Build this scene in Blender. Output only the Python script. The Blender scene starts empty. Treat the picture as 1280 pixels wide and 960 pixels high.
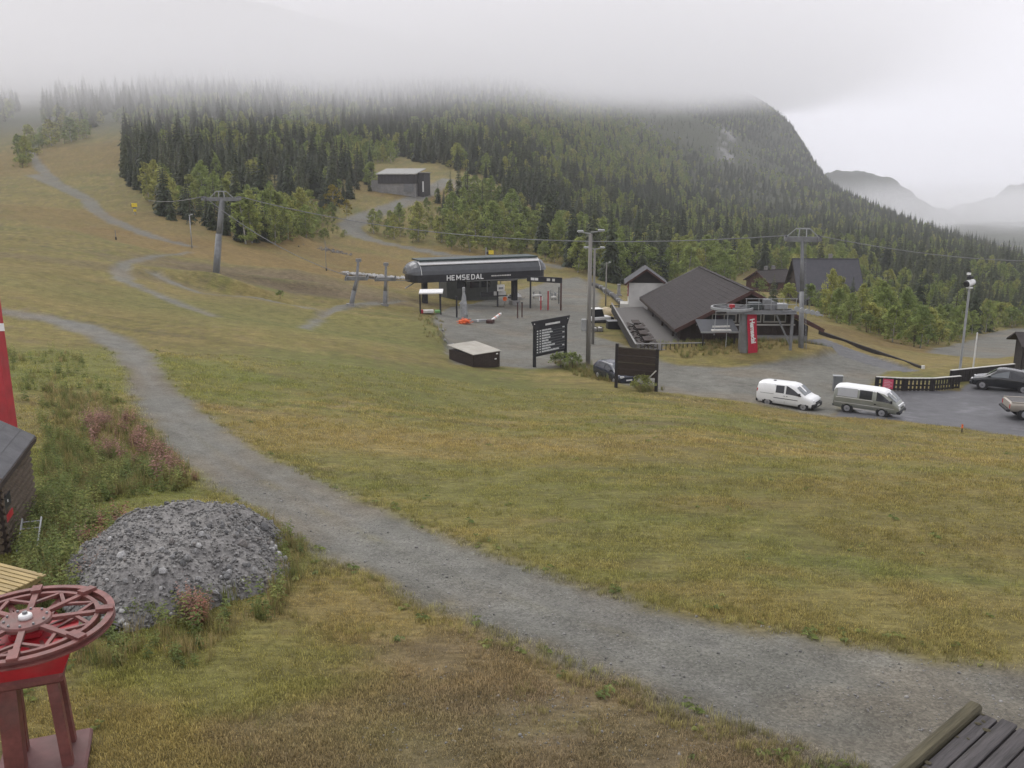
import bpy, bmesh, math, random
import numpy as np
from mathutils import Vector, Matrix, Euler

random.seed(7)
rng = np.random.default_rng(11)
scene = bpy.context.scene
COL = scene.collection

# ------------------------------------------------------------------ camera, sky, sun, exposure
FPX, CX, CY = 1100.0, 640.0, 480.0
PITCH = math.radians(13.0)
CP, SP = math.cos(PITCH), math.sin(PITCH)
cam_data = bpy.data.cameras.new("camera")
cam_data.sensor_width = 36.0
cam_data.lens = 36.0 * FPX / 1280.0
cam_data.clip_start = 0.1
cam_data.clip_end = 40000.0
cam = bpy.data.objects.new("camera", cam_data)
COL.objects.link(cam)
cam.location = (0, 0, 0)
cam.rotation_euler = (math.radians(90) - PITCH, 0, 0)
scene.camera = cam

SUN_EL, SUN_AZ = math.radians(48), math.radians(-35)
world = bpy.data.worlds.new("World")
scene.world = world
world.use_nodes = True
nt = world.node_tree
nt.nodes.clear()
w_out = nt.nodes.new("ShaderNodeOutputWorld")
w_bg = nt.nodes.new("ShaderNodeBackground")
w_sky = nt.nodes.new("ShaderNodeTexSky")
w_sky.sky_type = 'NISHITA'
w_sky.sun_disc = False
w_sky.sun_elevation = SUN_EL
w_sky.sun_rotation = SUN_AZ
w_sky.air_density = 1.0
w_sky.dust_density = 6.0
w_sky.ozone_density = 1.0
# overcast: the cloud sheet takes most of the colour out of the clear sky behind it and levels it
w_bw = nt.nodes.new("ShaderNodeRGBToBW")
w_hs = nt.nodes.new("ShaderNodeMix"); w_hs.data_type = 'RGBA'
w_hs.inputs[0].default_value = 0.92
w_hs.inputs[7].default_value = (7.65, 7.53, 8.1, 1)
w_tc = nt.nodes.new("ShaderNodeTexCoord")
w_map = nt.nodes.new("ShaderNodeMapping"); w_map.inputs['Scale'].default_value = (1.0, 1.0, 3.5)
w_n = nt.nodes.new("ShaderNodeTexNoise"); w_n.inputs['Scale'].default_value = 1.6; w_n.inputs['Detail'].default_value = 5; w_n.inputs['Roughness'].default_value = .5
w_mr = nt.nodes.new("ShaderNodeMapRange"); w_mr.inputs['From Min'].default_value = .3; w_mr.inputs['From Max'].default_value = .7
w_mr.inputs['To Min'].default_value = 0.88; w_mr.inputs['To Max'].default_value = 1.06
w_mul = nt.nodes.new("ShaderNodeVectorMath"); w_mul.operation = 'SCALE'
nt.links.new(w_tc.outputs['Generated'], w_map.inputs['Vector'])
nt.links.new(w_map.outputs[0], w_n.inputs['Vector'])
nt.links.new(w_n.outputs['Fac'], w_mr.inputs['Value'])
nt.links.new(w_sky.outputs[0], w_bw.inputs[0])
nt.links.new(w_bw.outputs[0], w_hs.inputs[6])
nt.links.new(w_hs.outputs[2], w_mul.inputs[0])
nt.links.new(w_mr.outputs[0], w_mul.inputs['Scale'])
nt.links.new(w_mul.outputs[0], w_bg.inputs[0])
w_bg.inputs[1].default_value = 0.1
nt.links.new(w_bg.outputs[0], w_out.inputs[0])

sun_d = bpy.data.lights.new("sun", 'SUN')
sun_d.energy = 1.5
sun_d.angle = math.radians(40)
sun_d.color = (1.0, 0.975, 0.94)
sun = bpy.data.objects.new("sun", sun_d)
COL.objects.link(sun)
sun.rotation_euler = Vector((-math.sin(SUN_AZ)*math.cos(SUN_EL), -math.cos(SUN_AZ)*math.cos(SUN_EL), -math.sin(SUN_EL))).to_track_quat('-Z', 'Y').to_euler()

vs = scene.view_settings
scene.display_settings.display_device = 'sRGB'
vs.view_transform = 'Standard'
vs.look = 'None'
vs.exposure = 0.6
vs.gamma = 1.0
vs.use_curve_mapping = False
cy = scene.cycles
cy.max_bounces = 7
cy.diffuse_bounces = 3
cy.glossy_bounces = 2
cy.transmission_bounces = 3
cy.volume_bounces = 3
cy.transparent_max_bounces = 8
cy.use_denoising = True
cy.caustics_reflective = False
cy.caustics_refractive = False
cy.use_adaptive_sampling = True
cy.adaptive_threshold = 0.02
scene.render.use_persistent_data = False

# ------------------------------------------------------------------ place geometry
def P(u, v, t):
    """point t metres along the viewing axis at pixel u, v of the survey picture"""
    k = (CY - v) / FPX
    return Vector(((u - CX) / FPX * t, t * (CP + k * SP), t * (-SP + k * CP)))

def project(x, y, z):
    t = y * CP - z * SP
    return CX + FPX * x / t, CY - FPX * (y * SP + z * CP) / t, t

def _hash(ix, iy, seed):
    h = (ix.astype(np.int64) * 374761393 + iy.astype(np.int64) * 668265263 + seed * 974711) & 0x7fffffff
    h = ((h ^ (h >> 13)) * 1274126177) & 0x7fffffff
    return ((h ^ (h >> 16)) & 0xffff) / 65535.0

def vnoise(x, y, seed=0):
    x = np.asarray(x, float); y = np.asarray(y, float)
    ix = np.floor(x); iy = np.floor(y)
    fx = x - ix; fy = y - iy
    fx = fx * fx * (3 - 2 * fx); fy = fy * fy * (3 - 2 * fy)
    a = _hash(ix, iy, seed); b = _hash(ix + 1, iy, seed)
    c = _hash(ix, iy + 1, seed); d = _hash(ix + 1, iy + 1, seed)
    return a + (b - a) * fx + (c - a) * fy + (a - b - c + d) * fx * fy

def fbm(x, y, oct=4, seed=0):
    s = 0; a = .5; tot = 0
    for i in range(oct):
        s = s + a * vnoise(np.asarray(x) * 2 ** i + 17.3 * i, np.asarray(y) * 2 ** i - 9.1 * i, seed + i)
        tot += a; a *= .5
    return s / tot

# surveyed ground points: column u -> list of (v, t)
Z_OF = lambda v, t: t * (-SP + (CY - v) / FPX * CP)
def by_z(v, z): return z / (-SP + (CY - v) / FPX * CP)
SURVEY = {
 -420: [(960, by_z(960,-8.0)), (700, by_z(700,-8.2)), (500, by_z(500,-7.5)), (380, 80), (300, 140), (220, 260), (160, 380), (120, 640)],
 0: [(960, by_z(960,-8.1)), (800, by_z(800,-8.3)), (640, by_z(640,-8.8)), (550, by_z(550,-9.3)), (500, by_z(500,-9.6)), (450, by_z(450,-9.9)),
     (400, by_z(400,-9.7)), (380, 66), (350, 76), (320, 92), (300, 108), (280, 132), (260, 160), (240, 205), (220, 260), (200, 320), (180, 370), (160, 430), (140, 500), (120, 700)],
 150: [(520, by_z(520,-9.9)), (455, by_z(455,-10.3)), (420, by_z(420,-10.6)), (380, by_z(380,-10.3)), (340, 95), (300, 130), (270, 170), (240, 220), (210, 285), (180, 360), (155, 440), (130, 560)],
 300: [(960, by_z(960,-8.1)), (800, by_z(800,-8.4)), (700, by_z(700,-8.8)), (600, by_z(600,-9.6)), (500, by_z(500,-10.9)), (450, by_z(450,-11.3)), (400, by_z(400,-11.6)),
       (345, 115), (320, 135), (300, 156), (250, 225), (200, 320), (160, 430), (135, 540), (110, 760)],
 480: [(440, by_z(440,-13.3)), (400, by_z(400,-14.4)), (382, 110), (350, 142), (320, 178), (300, 205), (270, 245), (243, 280), (220, 330), (190, 430), (160, 560), (130, 760), (100, 1000)],
 640: [(960, by_z(960,-8.2)), (850, by_z(850,-8.4)), (750, by_z(750,-8.7)), (700, by_z(700,-9.0)), (650, by_z(650,-9.35)), (600, by_z(600,-10.0)), (550, by_z(550,-11.2)),
       (520, by_z(520,-12.3)), (500, by_z(500,-13.4)), (480, by_z(480,-14.4)), (455, by_z(455,-15.2)), (420, by_z(420,-16.3)), (390, 117), (360, 149), (330, 184), (300, 225), (260, 285),
       (235, 340), (200, 450), (160, 650), (120, 950), (90, 1300)],
 735: [(478, by_z(478,-14.6)), (455, by_z(455,-15.2)), (400, 109), (375, 136), (350, 172), (320, 230), (300, 290), (260, 400), (220, 560), (180, 800), (150, 1050), (110, 1450)],
 870: [(520, by_z(520,-12.6)), (495, by_z(495,-14.7)), (480, by_z(480,-15.1)), (460, by_z(460,-15.3)), (440, by_z(440,-15.6)), (420, by_z(420,-16.2)), (400, 112), (380, 147), (350, 215), (320, 300), (290, 430), (250, 680), (200, 1050), (160, 1350), (110, 1700)],
 940: [(270, 700), (200, 1250), (160, 1550), (128, 1750)],
 1000: [(800, by_z(800,-8.5)), (700, by_z(700,-9.0)), (600, by_z(600,-10.2)), (550, by_z(550,-12.2)), (528, by_z(528,-13.9)), (510, by_z(510,-15.1)), (480, by_z(480,-15.3)), (460, by_z(460,-15.4)), (432, by_z(432,-15.6)),
        (405, 105), (380, 158), (350, 244), (320, 370), (290, 560), (250, 900), (210, 1350), (182, 1650)],
 1150: [(600, by_z(600,-10.4)), (560, by_z(560,-12.2)), (540, by_z(540,-13.9)), (523, by_z(523,-15.0)), (480, by_z(480,-15.3)), (467, by_z(467,-16.0)), (448, 90), (420, 142), (380, 235), (350, 319), (320, 470), (297, 700)],
 1280: [(960, by_z(960,-8.3)), (800, by_z(800,-8.6)), (700, by_z(700,-9.2)), (600, by_z(600,-10.5)), (570, by_z(570,-12.2)), (552, by_z(552,-13.9)), (536, by_z(536,-14.9)), (475, by_z(475,-15.3)), (460, by_z(460,-16.6)), (440, 112), (420, 160), (400, 212), (370, 300), (345, 420), (335, 600)],
 1750: [(960, by_z(960,-8.4)), (700, by_z(700,-9.5)), (560, by_z(560,-12)), (480, by_z(480,-13)), (420, 150), (370, 320), (345, 600)],
}
pts = [P(u, v, t) for u, L in SURVEY.items() for v, t in L]
# skyline of the big mountain and the ground falling away behind it
for u, v, t, t2, z2 in [(978, 146, 1780, 2300, 90), (1003, 172, 1720, 2200, 40), (1020, 205, 1560, 1900, -30), (1046, 240, 1400, 1700, -55), (1085, 258, 1280, 1560, -70), (1130, 278, 1120, 1400, -85),
                        (1180, 296, 980, 1250, -92), (1230, 311, 860, 1150, -96), (1280, 326, 760, 1050, -98), (1500, 360, 600, 900, -100)]:
    pts.append(P(u, v, t))
    q = P(u, 300, t2); pts.append(Vector((q.x, q.y, z2)))
for u, r, z in [(1022, 3000, -100), (1150, 2600, -105), (1300, 2400, -105), (1600, 2200, -110), (960, 3000, 150), (850, 3000, 300), (650, 2600, 320), (450, 1800, 260), (200, 1400, 190), (0, 1200, 150), (-420, 1200, 150)]:
    a = math.atan2((u - CX) / FPX, CP); pts.append(Vector((r * math.sin(a), r * math.cos(a), z)))
C = np.array([tuple(p) for p in pts])
Z0 = -8.3
AZ_K = 3.2
def _feat(x, y):
    r = np.maximum(np.hypot(x, y), 6.0)
    return np.arctan2(x, y) * AZ_K, np.log(r), r
ca, cl, cr = _feat(C[:, 0], C[:, 1])
def _ker(d2): return np.where(d2 > 1e-12, .5 * d2 * np.log(d2 + 1e-12), 0.0)
n = len(C)
K = _ker((ca[:, None] - ca[None]) ** 2 + (cl[:, None] - cl[None]) ** 2) + np.eye(n) * 0.004
Pm = np.stack([np.ones(n), ca, cl], 1)
A = np.block([[K, Pm], [Pm.T, np.zeros((3, 3))]])
W = np.linalg.solve(A, np.concatenate([(C[:, 2] - Z0) / cr, np.zeros(3)]))
def H0(x, y):
    """smooth ground height"""
    x = np.asarray(x, float); y = np.asarray(y, float)
    sh = np.broadcast(x, y).shape
    a, l, r = _feat(x.ravel(), y.ravel())
    s = W[n] + W[n + 1] * a + W[n + 2] * l
    for i in range(n):
        s = s + W[i] * _ker((a - ca[i]) ** 2 + (l - cl[i]) ** 2)
    z = Z0 + s * r
    near = np.clip((r - 7.0) / 4.0, 0, 1)
    return (z * near + (-8.15) * (1 - near)).reshape(sh)
AZ0, AZ1, RL0, RL1 = math.radians(-50), math.radians(50), math.log(3.0), math.log(4200.0)
NA_, NR_ = 401, 701
_ga = np.linspace(AZ0, AZ1, NA_); _gl = np.linspace(RL0, RL1, NR_)
_A, _L = np.meshgrid(_ga, _gl)
_HG = H0(np.exp(_L) * np.sin(_A), np.exp(_L) * np.cos(_A))
def Hs(x, y):
    """smooth ground height, fast (bilinear table)"""
    x = np.asarray(x, float); y = np.asarray(y, float)
    a = (np.arctan2(x, y) - AZ0) / (AZ1 - AZ0) * (NA_ - 1)
    l = (np.log(np.maximum(np.hypot(x, y), 3.01)) - RL0) / (RL1 - RL0) * (NR_ - 1)
    a = np.clip(a, 0, NA_ - 1.001); l = np.clip(l, 0, NR_ - 1.001)
    i = a.astype(int); j = l.astype(int); fa = a - i; fl = l - j
    return (_HG[j, i] * (1 - fa) + _HG[j, i + 1] * fa) * (1 - fl) + (_HG[j + 1, i] * (1 - fa) + _HG[j + 1, i + 1] * fa) * fl
_TS = np.exp(np.linspace(math.log(6), math.log(3500), 2600))
def G(u, v):
    """ground point seen at pixel u, v"""
    k = (CY - v) / FPX
    d = np.array([(u - CX) / FPX, CP + k * SP, -SP + k * CP])
    p = _TS[:, None] * d
    below = p[:, 2] <= Hs(p[:, 0], p[:, 1])
    i = int(np.argmax(below)) if below.any() else len(_TS) - 1
    t = _TS[i]
    return Vector((d[0] * t, d[1] * t, float(Hs(d[0] * t, d[1] * t))))
def GT(u, t):
    """ground point at picture column u, t metres away"""
    x = (u - CX) / FPX * t; y = t / CP * 1.0
    for _ in range(6):
        z = float(Hs(x, y)); y = (t + z * SP) / CP
    return Vector((x, y, z))
# ------------------------------------------------------------------ helpers: materials
def lk(nt, a, b): nt.links.new(a, b)
def new_mat(name):
    m = bpy.data.materials.new(name); m.use_nodes = True
    nt = m.node_tree
    return m, nt, nt.nodes["Principled BSDF"]
MATS = {}
def mat(name, col, rough=.7, var=.12, scale=6.0, metal=0.0, bump=0.0, bscale=None, spec=.35, stretch=(1, 1, 1), grime=0.0, coat=0.0):
    """solid colour with procedural mottling, a little grime and fine relief"""
    if name in MATS: return MATS[name]
    m, nt, b = new_mat(name)
    tc = nt.nodes.new("ShaderNodeTexCoord"); mp = nt.nodes.new("ShaderNodeMapping"); mp.inputs['Scale'].default_value = stretch
    lk(nt, tc.outputs['Object'], mp.inputs[0])
    oi = nt.nodes.new("ShaderNodeObjectInfo")
    ad = nt.nodes.new("ShaderNodeVectorMath"); ad.operation = 'ADD'
    cb = nt.nodes.new("ShaderNodeCombineXYZ"); 
    ml = nt.nodes.new("ShaderNodeMath"); ml.operation = 'MULTIPLY'; ml.inputs[1].default_value = 37.0
    lk(nt, oi.outputs['Random'], ml.inputs[0]); lk(nt, ml.outputs[0], cb.inputs[0]); lk(nt, ml.outputs[0], cb.inputs[1])
    lk(nt, mp.outputs[0], ad.inputs[0]); lk(nt, cb.outputs[0], ad.inputs[1])
    nz = nt.nodes.new("ShaderNodeTexNoise"); nz.inputs['Scale'].default_value = scale; nz.inputs['Detail'].default_value = 6; nz.inputs['Roughness'].default_value = .65
    lk(nt, ad.outputs[0], nz.inputs['Vector'])
    mr = nt.nodes.new("ShaderNodeMapRange"); mr.inputs['From Min'].default_value = .25; mr.inputs['From Max'].default_value = .75
    mr.inputs['To Min'].default_value = 1 - var * 1.6; mr.inputs['To Max'].default_value = 1 + var
    lk(nt, nz.outputs['Fac'], mr.inputs['Value'])
    sc = nt.nodes.new("ShaderNodeVectorMath"); sc.operation = 'SCALE'; sc.inputs[0].default_value = col
    lk(nt, mr.outputs[0], sc.inputs['Scale'])
    out = sc.outputs[0]
    if grime:
        n2 = nt.nodes.new("ShaderNodeTexNoise"); n2.inputs['Scale'].default_value = scale * .35; n2.inputs['Detail'].default_value = 4
        lk(nt, ad.outputs[0], n2.inputs['Vector'])
        m2 = nt.nodes.new("ShaderNodeMapRange"); m2.inputs['From Min'].default_value = .5; m2.inputs['From Max'].default_value = .72; m2.inputs['To Max'].default_value = grime
        lk(nt, n2.outputs['Fac'], m2.inputs['Value'])
        mx = nt.nodes.new("ShaderNodeMix"); mx.data_type = 'RGBA'
        lk(nt, m2.outputs[0], mx.inputs[0]); lk(nt, out, mx.inputs[6]); mx.inputs[7].default_value = (.11, .1, .085, 1)
        out = mx.outputs[2]
    lk(nt, out, b.inputs['Base Color'])
    b.inputs['Roughness'].default_value = rough; b.inputs['Metallic'].default_value = metal
    b.inputs['Specular IOR Level'].default_value = spec
    if coat: b.inputs['Coat Weight'].default_value = coat
    if bump:
        bp = nt.nodes.new("ShaderNodeBump"); bp.inputs['Strength'].default_value = bump; bp.inputs['Distance'].default_value = .02
        n3 = nt.nodes.new("ShaderNodeTexNoise"); n3.inputs['Scale'].default_value = bscale or scale * 4; n3.inputs['Detail'].default_value = 5
        lk(nt, ad.outputs[0], n3.inputs['Vector']); lk(nt, n3.outputs['Fac'], bp.inputs['Height']); lk(nt, bp.outputs[0], b.inputs['Normal'])
    MATS[name] = m
    return m

def foliage_mat(name, c1, c2, c3, transl=.25):
    """leaf colour varies from plant to plant and from clump to clump"""
    m, nt, b = new_mat(name)
    oi = nt.nodes.new("ShaderNodeObjectInfo")
    rp = nt.nodes.new("ShaderNodeValToRGB")
    e = rp.color_ramp.elements
    e[0].color = (*c1, 1); e[1].color = (*c3, 1); e[1].position = 1.0
    k = e.new(.55); k.color = (*c2, 1)
    lk(nt, oi.outputs['Random'], rp.inputs[0])
    at = nt.nodes.new("ShaderNodeAttribute"); at.attribute_name = "shade"
    sc = nt.nodes.new("ShaderNodeVectorMath"); sc.operation = 'MULTIPLY'
    lk(nt, rp.outputs[0], sc.inputs[0]); lk(nt, at.outputs['Color'], sc.inputs[1])
    lk(nt, sc.outputs[0], b.inputs['Base Color'])
    b.inputs['Roughness'].default_value = .65; b.inputs['Specular IOR Level'].default_value = .2
    if transl:
        tr = nt.nodes.new("ShaderNodeBsdfTranslucent"); lk(nt, sc.outputs[0], tr.inputs[0])
        mx = nt.nodes.new("ShaderNodeMixShader"); mx.inputs[0].default_value = transl
        lk(nt, b.outputs[0], mx.inputs[1]); lk(nt, tr.outputs[0], mx.inputs[2])
        lk(nt, mx.outputs[0], nt.nodes["Material Output"].inputs[0])
    MATS[name] = m
    return m

def tag(o, label=None, cat=None, group=None, kind=None):
    if label: o["label"] = label
    if cat: o["category"] = cat
    if group: o["group"] = group
    if kind: o["kind"] = kind
    return o

def mesh_np(name, V, F, material=None, smooth=False):
    """mesh from numpy arrays: V (n,3); F (m,3) or (m,4)"""
    me = bpy.data.meshes.new(name)
    V = np.asarray(V, np.float32); F = np.asarray(F, np.int32)
    me.vertices.add(len(V)); me.vertices.foreach_set("co", V.ravel())
    k = F.shape[1]
    me.loops.add(F.size); me.loops.foreach_set("vertex_index", F.ravel())
    me.polygons.add(len(F)); me.polygons.foreach_set("loop_start", np.arange(0, F.size, k, dtype=np.int32))
    if smooth: me.polygons.foreach_set("use_smooth", np.ones(len(F), bool))
    me.update(calc_edges=True)
    if material: me.materials.append(material)
    return me
def col_attr(me, name, C):
    a = me.color_attributes.new(name, 'FLOAT_COLOR', 'POINT')
    C = np.asarray(C, np.float32)
    if C.ndim == 1: C = np.stack([C, C, C], 1)
    a.data.foreach_set("color", np.concatenate([C, np.ones((len(C), 1), np.float32)], 1).ravel())
def flo_attr(me, name, A, kind='FLOAT'):
    a = me.attributes.new(name, kind, 'POINT'); a.data.foreach_set("value" if kind != 'FLOAT_VECTOR' else "vector", np.asarray(A).ravel())
def link(name, me, parent=None, loc=None, rot=None):
    o = bpy.data.objects.new(name, me); COL.objects.link(o)
    if parent: o.parent = parent
    if loc is not None: o.location = loc
    if rot is not None: o.rotation_euler = rot
    return o
def empty(name, loc, rz=0.0, label=None, cat=None, group=None):
    o = bpy.data.objects.new(name, None); COL.objects.link(o)
    o.location = loc; o.rotation_euler = (0, 0, rz); o.empty_display_size = .3
    return tag(o, label, cat, group)

# ------------------------------------------------------------------ ground: surfaces laid out on the survey
def sdist(poly, X, Y):
    """signed distance to a closed polygon (positive inside)"""
    px = np.array([p[0] for p in poly]); py = np.array([p[1] for p in poly])
    out = np.full(X.shape, -60.0)
    box = (X > px.min() - 9) & (X < px.max() + 9) & (Y > py.min() - 9) & (Y < py.max() + 9)
    x = X[box]; y = Y[box]
    d = np.full(x.shape, 1e9); ins = np.zeros(x.shape, bool)
    for i in range(len(px)):
        x0, y0 = px[i - 1], py[i - 1]; x1, y1 = px[i], py[i]
        dx, dy = x1 - x0, y1 - y0; L = dx * dx + dy * dy + 1e-12
        s = np.clip(((x - x0) * dx + (y - y0) * dy) / L, 0, 1)
        d = np.minimum(d, np.hypot(x - x0 - s * dx, y - y0 - s * dy))
        c = ((y0 > y) != (y1 > y)) & (x < dx * (y - y0) / (dy + (1e-12 if dy == 0 else 0)) + x0)
        ins ^= c
    out[box] = np.where(ins, d, -d)
    return out
def world_poly(px): return [(G(u, v).x, G(u, v).y) for u, v in px]
def strip_poly(line, w):
    """polygon round a centre line given in survey pixels, width w metres"""
    c = [np.array([G(u, v).x, G(u, v).y]) for u, v in line]
    L, R = [], []
    for i, p in enumerate(c):
        d = c[min(i + 1, len(c) - 1)] - c[max(i - 1, 0)]; d = d / (np.linalg.norm(d) + 1e-9); nn = np.array([-d[1], d[0]])
        ww = w[i] if isinstance(w, (list, tuple)) else w
        L.append(p + nn * ww / 2); R.append(p - nn * ww / 2)
    return L + R[::-1]
ROAD = world_poly([(-60, 382), (0, 386), (60, 394), (120, 407), (165, 425), (192, 445), (210, 474), (240, 503), (285, 540), (335, 572), (400, 602), (500, 648), (600, 691), (700, 727), (800, 755),
                   (900, 778), (1000, 797), (1100, 812), (1200, 828), (1300, 842), (1400, 860), (1400, 1010), (1150, 1010), (1090, 966), (1000, 940), (900, 905), (800, 862), (700, 820), (600, 784), (500, 742), (400, 692), (330, 645),
                   (255, 600), (205, 553), (170, 505), (155, 462), (140, 440), (110, 421), (60, 404), (0, 394), (-60, 389)])
PATHS = [strip_poly([(-20, 222), (40, 219), (76, 233), (108, 249), (124, 267), (160, 285), (200, 299), (240, 308)], [3.4, 3.8, 4.2, 3.6, 3.2, 3.0, 2.8, 1.8]),
         strip_poly([(76, 233), (52, 212), (38, 192), (46, 178)], [3.2, 3.4, 3.4, 2.2]),
         strip_poly([(238, 315), (190, 321), (160, 328), (150, 338), (154, 350), (180, 362), (215, 377), (245, 388), (270, 397)], [.9, 1.1, 1.4, 1.7, 1.7, 1.6, 1.6, 1.5, .9]),
         strip_poly([(190, 343), (250, 366), (322, 371), (390, 388), (440, 397), (500, 408)], [1.1, 1.3, 1.8, 1.6, 1.3, .8]),
         strip_poly([(380, 411), (408, 395), (424, 384), (442, 379), (478, 380), (510, 379)], [.9, 1.3, 1.5, 1.9, 1.6, .9])]
UPROAD = strip_poly([(612, 236), (588, 226), (562, 223), (540, 238), (515, 250), (478, 263), (450, 273), (436, 283), (447, 294), (470, 302), (505, 309), (550, 317), (600, 323), (660, 327), (705, 335)], [4, 5, 5, 6, 7, 6.5, 6, 6, 6, 5.5, 4.8, 4.4, 4.2, 4.2, 4])
YARD = world_poly([(546, 392), (560, 384), (600, 377), (650, 362), (700, 349), (722, 347), (741, 356), (752, 372), (748, 392), (742, 410), (746, 422), (772, 428), (800, 443), (850, 457), (905, 460), (965, 455), (1015, 447), (1050, 443), (1092, 451), (1130, 462),
                   (1100, 470), (1068, 500), (1040, 521), (990, 512), (940, 503), (850, 492), (808, 488), (775, 478), (745, 465), (722, 458), (665, 461), (622, 458), (566, 456), (556, 432), (540, 408)])
CARPARK = world_poly([(1068, 500), (1082, 484), (1100, 489), (1200, 489), (1210, 480), (1262, 472), (1420, 474), (1420, 575), (1280, 546), (1205, 535), (1130, 527), (1040, 521)])
RAMP = world_poly([(962, 431), (1010, 424), (1030, 423), (1078, 441), (1152, 465), (1130, 467), (1086, 456), (1040, 441), (1000, 434)])
FARROAD = strip_poly([(1205, 446), (1218, 441), (1238, 431), (1262, 419), (1290, 412)], [7, 9, 8, 8, 7])
TERRACE = world_poly([(768, 398), (795, 392), (870, 425), (812, 430), (775, 408)])

# fine polar grid round the mast that carries the camera
az = np.radians(np.concatenate([np.linspace(-50, -33.2, 14), np.linspace(-32.6, 32.6, 522), np.linspace(33.2, 50, 14)]))
rr = np.exp(np.concatenate([np.arange(math.log(4.5), math.log(150), .0088), np.arange(math.log(150), math.log(600), .0155), np.arange(math.log(600), math.log(4150), .03)]))
GA, GR = np.meshgrid(az, rr)
GX = GR * np.sin(GA); GY = GR * np.cos(GA)
sh = GX.shape
X = GX.ravel(); Y = GY.ravel(); R = GR.ravel()
Zs = Hs(X, Y)
wob = (fbm(X / 1.1, Y / 1.1, 3, 5) - .5) * 1.0
wob2 = (fbm(X / 4.5, Y / 4.5, 3, 9) - .5) * 2.2
d_road = sdist(ROAD, X, Y)
d_path = np.max([sdist(p, X, Y) for p in PATHS], axis=0)
d_up = sdist(UPROAD, X, Y); d_yard = sdist(YARD, X, Y); d_car = sdist(CARPARK, X, Y); d_ramp = sdist(RAMP, X, Y); d_far = sdist(FARROAD, X, Y); d_ter = sdist(TERRACE, X, Y)
def sstep(a, b, x):
    t = np.clip((x - a) / (b - a), 0, 1); return t * t * (3 - 2 * t)
g_road = sstep(-.45, .45, d_road + wob * .9)
g_path = sstep(-.5, .6, d_path + wob * .8 + wob2 * .3)
g_up = sstep(-.6, .6, d_up + wob2 * .5)
g_yard = sstep(-.5, .5, d_yard + wob * .8 + wob2 * .35)
g_far = sstep(-.6, .6, d_far + wob2 * .5)
g_car = sstep(-.15, .15, d_car + wob * .25)
g_ramp = sstep(-.1, .1, d_ramp)
gravel = np.max([g_road, g_path * .9, g_up, g_yard, g_far], axis=0)
hard = np.maximum(g_car, g_ramp)
# relief: tussocks on the turf, ruts on the tracks, hummocks further out, gullies on the mountain
soft = 1 - np.maximum(gravel, hard)
near = np.clip(1 - R / 120, 0, 1)
relief = soft * (.10 * (fbm(X / .5, Y / .5, 3, 21) - .5) * near + .22 * (fbm(X / 3, Y / 3, 3, 22) - .5) * near)
hum = sstep(55, 110, R) * (1 - sstep(500, 700, R)) * soft
relief += hum * (1.1 * (fbm(X / 14, Y / 14, 4, 23) - .5) + .35 * (fbm(X / 3.5, Y / 3.5, 2, 24) - .5))
relief += gravel * .035 * (fbm(X / .35, Y / .35, 3, 25) - .5) * near
c_line = np.clip(d_road, 0, 3)
relief -= g_road * .05 * np.exp(-((c_line - 1.0) / .28) ** 2) * (R < 70)
relief += g_road * .035 * sstep(1.2, 2.0, c_line) * (R < 70)
far = sstep(600, 900, R)
relief += far * (45 * (fbm(X / 260, Y / 260, 5, 26) - .5) * sstep(700, 1500, R) * .6 + 8 * (fbm(X / 60, Y / 60, 3, 27) - .5))
# earth banks in the ski slope by the lift and the cut of the drainage ditch
def bump_at(u, v, h, sx, sy, ang=0):
    global relief
    p = G(u, v); c, s = math.cos(ang), math.sin(ang)
    dx = X - p.x; dy = Y - p.y
    relief = relief + h * np.exp(-(((c * dx + s * dy) / sx) ** 2 + ((-s * dx + c * dy) / sy) ** 2)) * soft
bump_at(388, 352, 1.5, 11, 4.5, .15); bump_at(345, 372, -.8, 10, 3.0, .1); bump_at(420, 376, -.7, 8, 2.5, 0)
bump_at(250, 352, .9, 9, 4, .2); bump_at(545, 425, .9, 4, 6, .3); bump_at(350, 298, 2.0, 6, 4); bump_at(480, 405, .7, 8, 4); bump_at(945, 440, .9, 12, 3.2, -.05); bump_at(395, 362, 1.1, 12, 1.6, .05); bump_at(300, 362, .7, 7, 1.6, -.2)
Z = Zs + relief
def Hfull(x, y): return Hs(x, y)

# turf colour: patches of green, straw, rust and bare soil where they lie on the hill
OLIVE = np.array([.152, .132, .045]); GREEN = np.array([.116, .124, .039]); STRAW = np.array([.208, .162, .064]); RUST = np.array([.180, .123, .050]); SOIL = np.array([.150, .117, .072]); LUSH = np.array([.124, .148, .036])
FOREST = np.array([.046, .052, .028])
def mix(a, b, w): return a * (1 - w[:, None]) + b * w[:, None]
T = np.repeat(OLIVE[None], len(X), 0)
n1 = fbm(X / 9, Y / 9, 4, 31); n2 = fbm(X / 2.2, Y / 2.2, 4, 32); n3 = fbm(X / 26, Y / 26, 3, 33)
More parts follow.
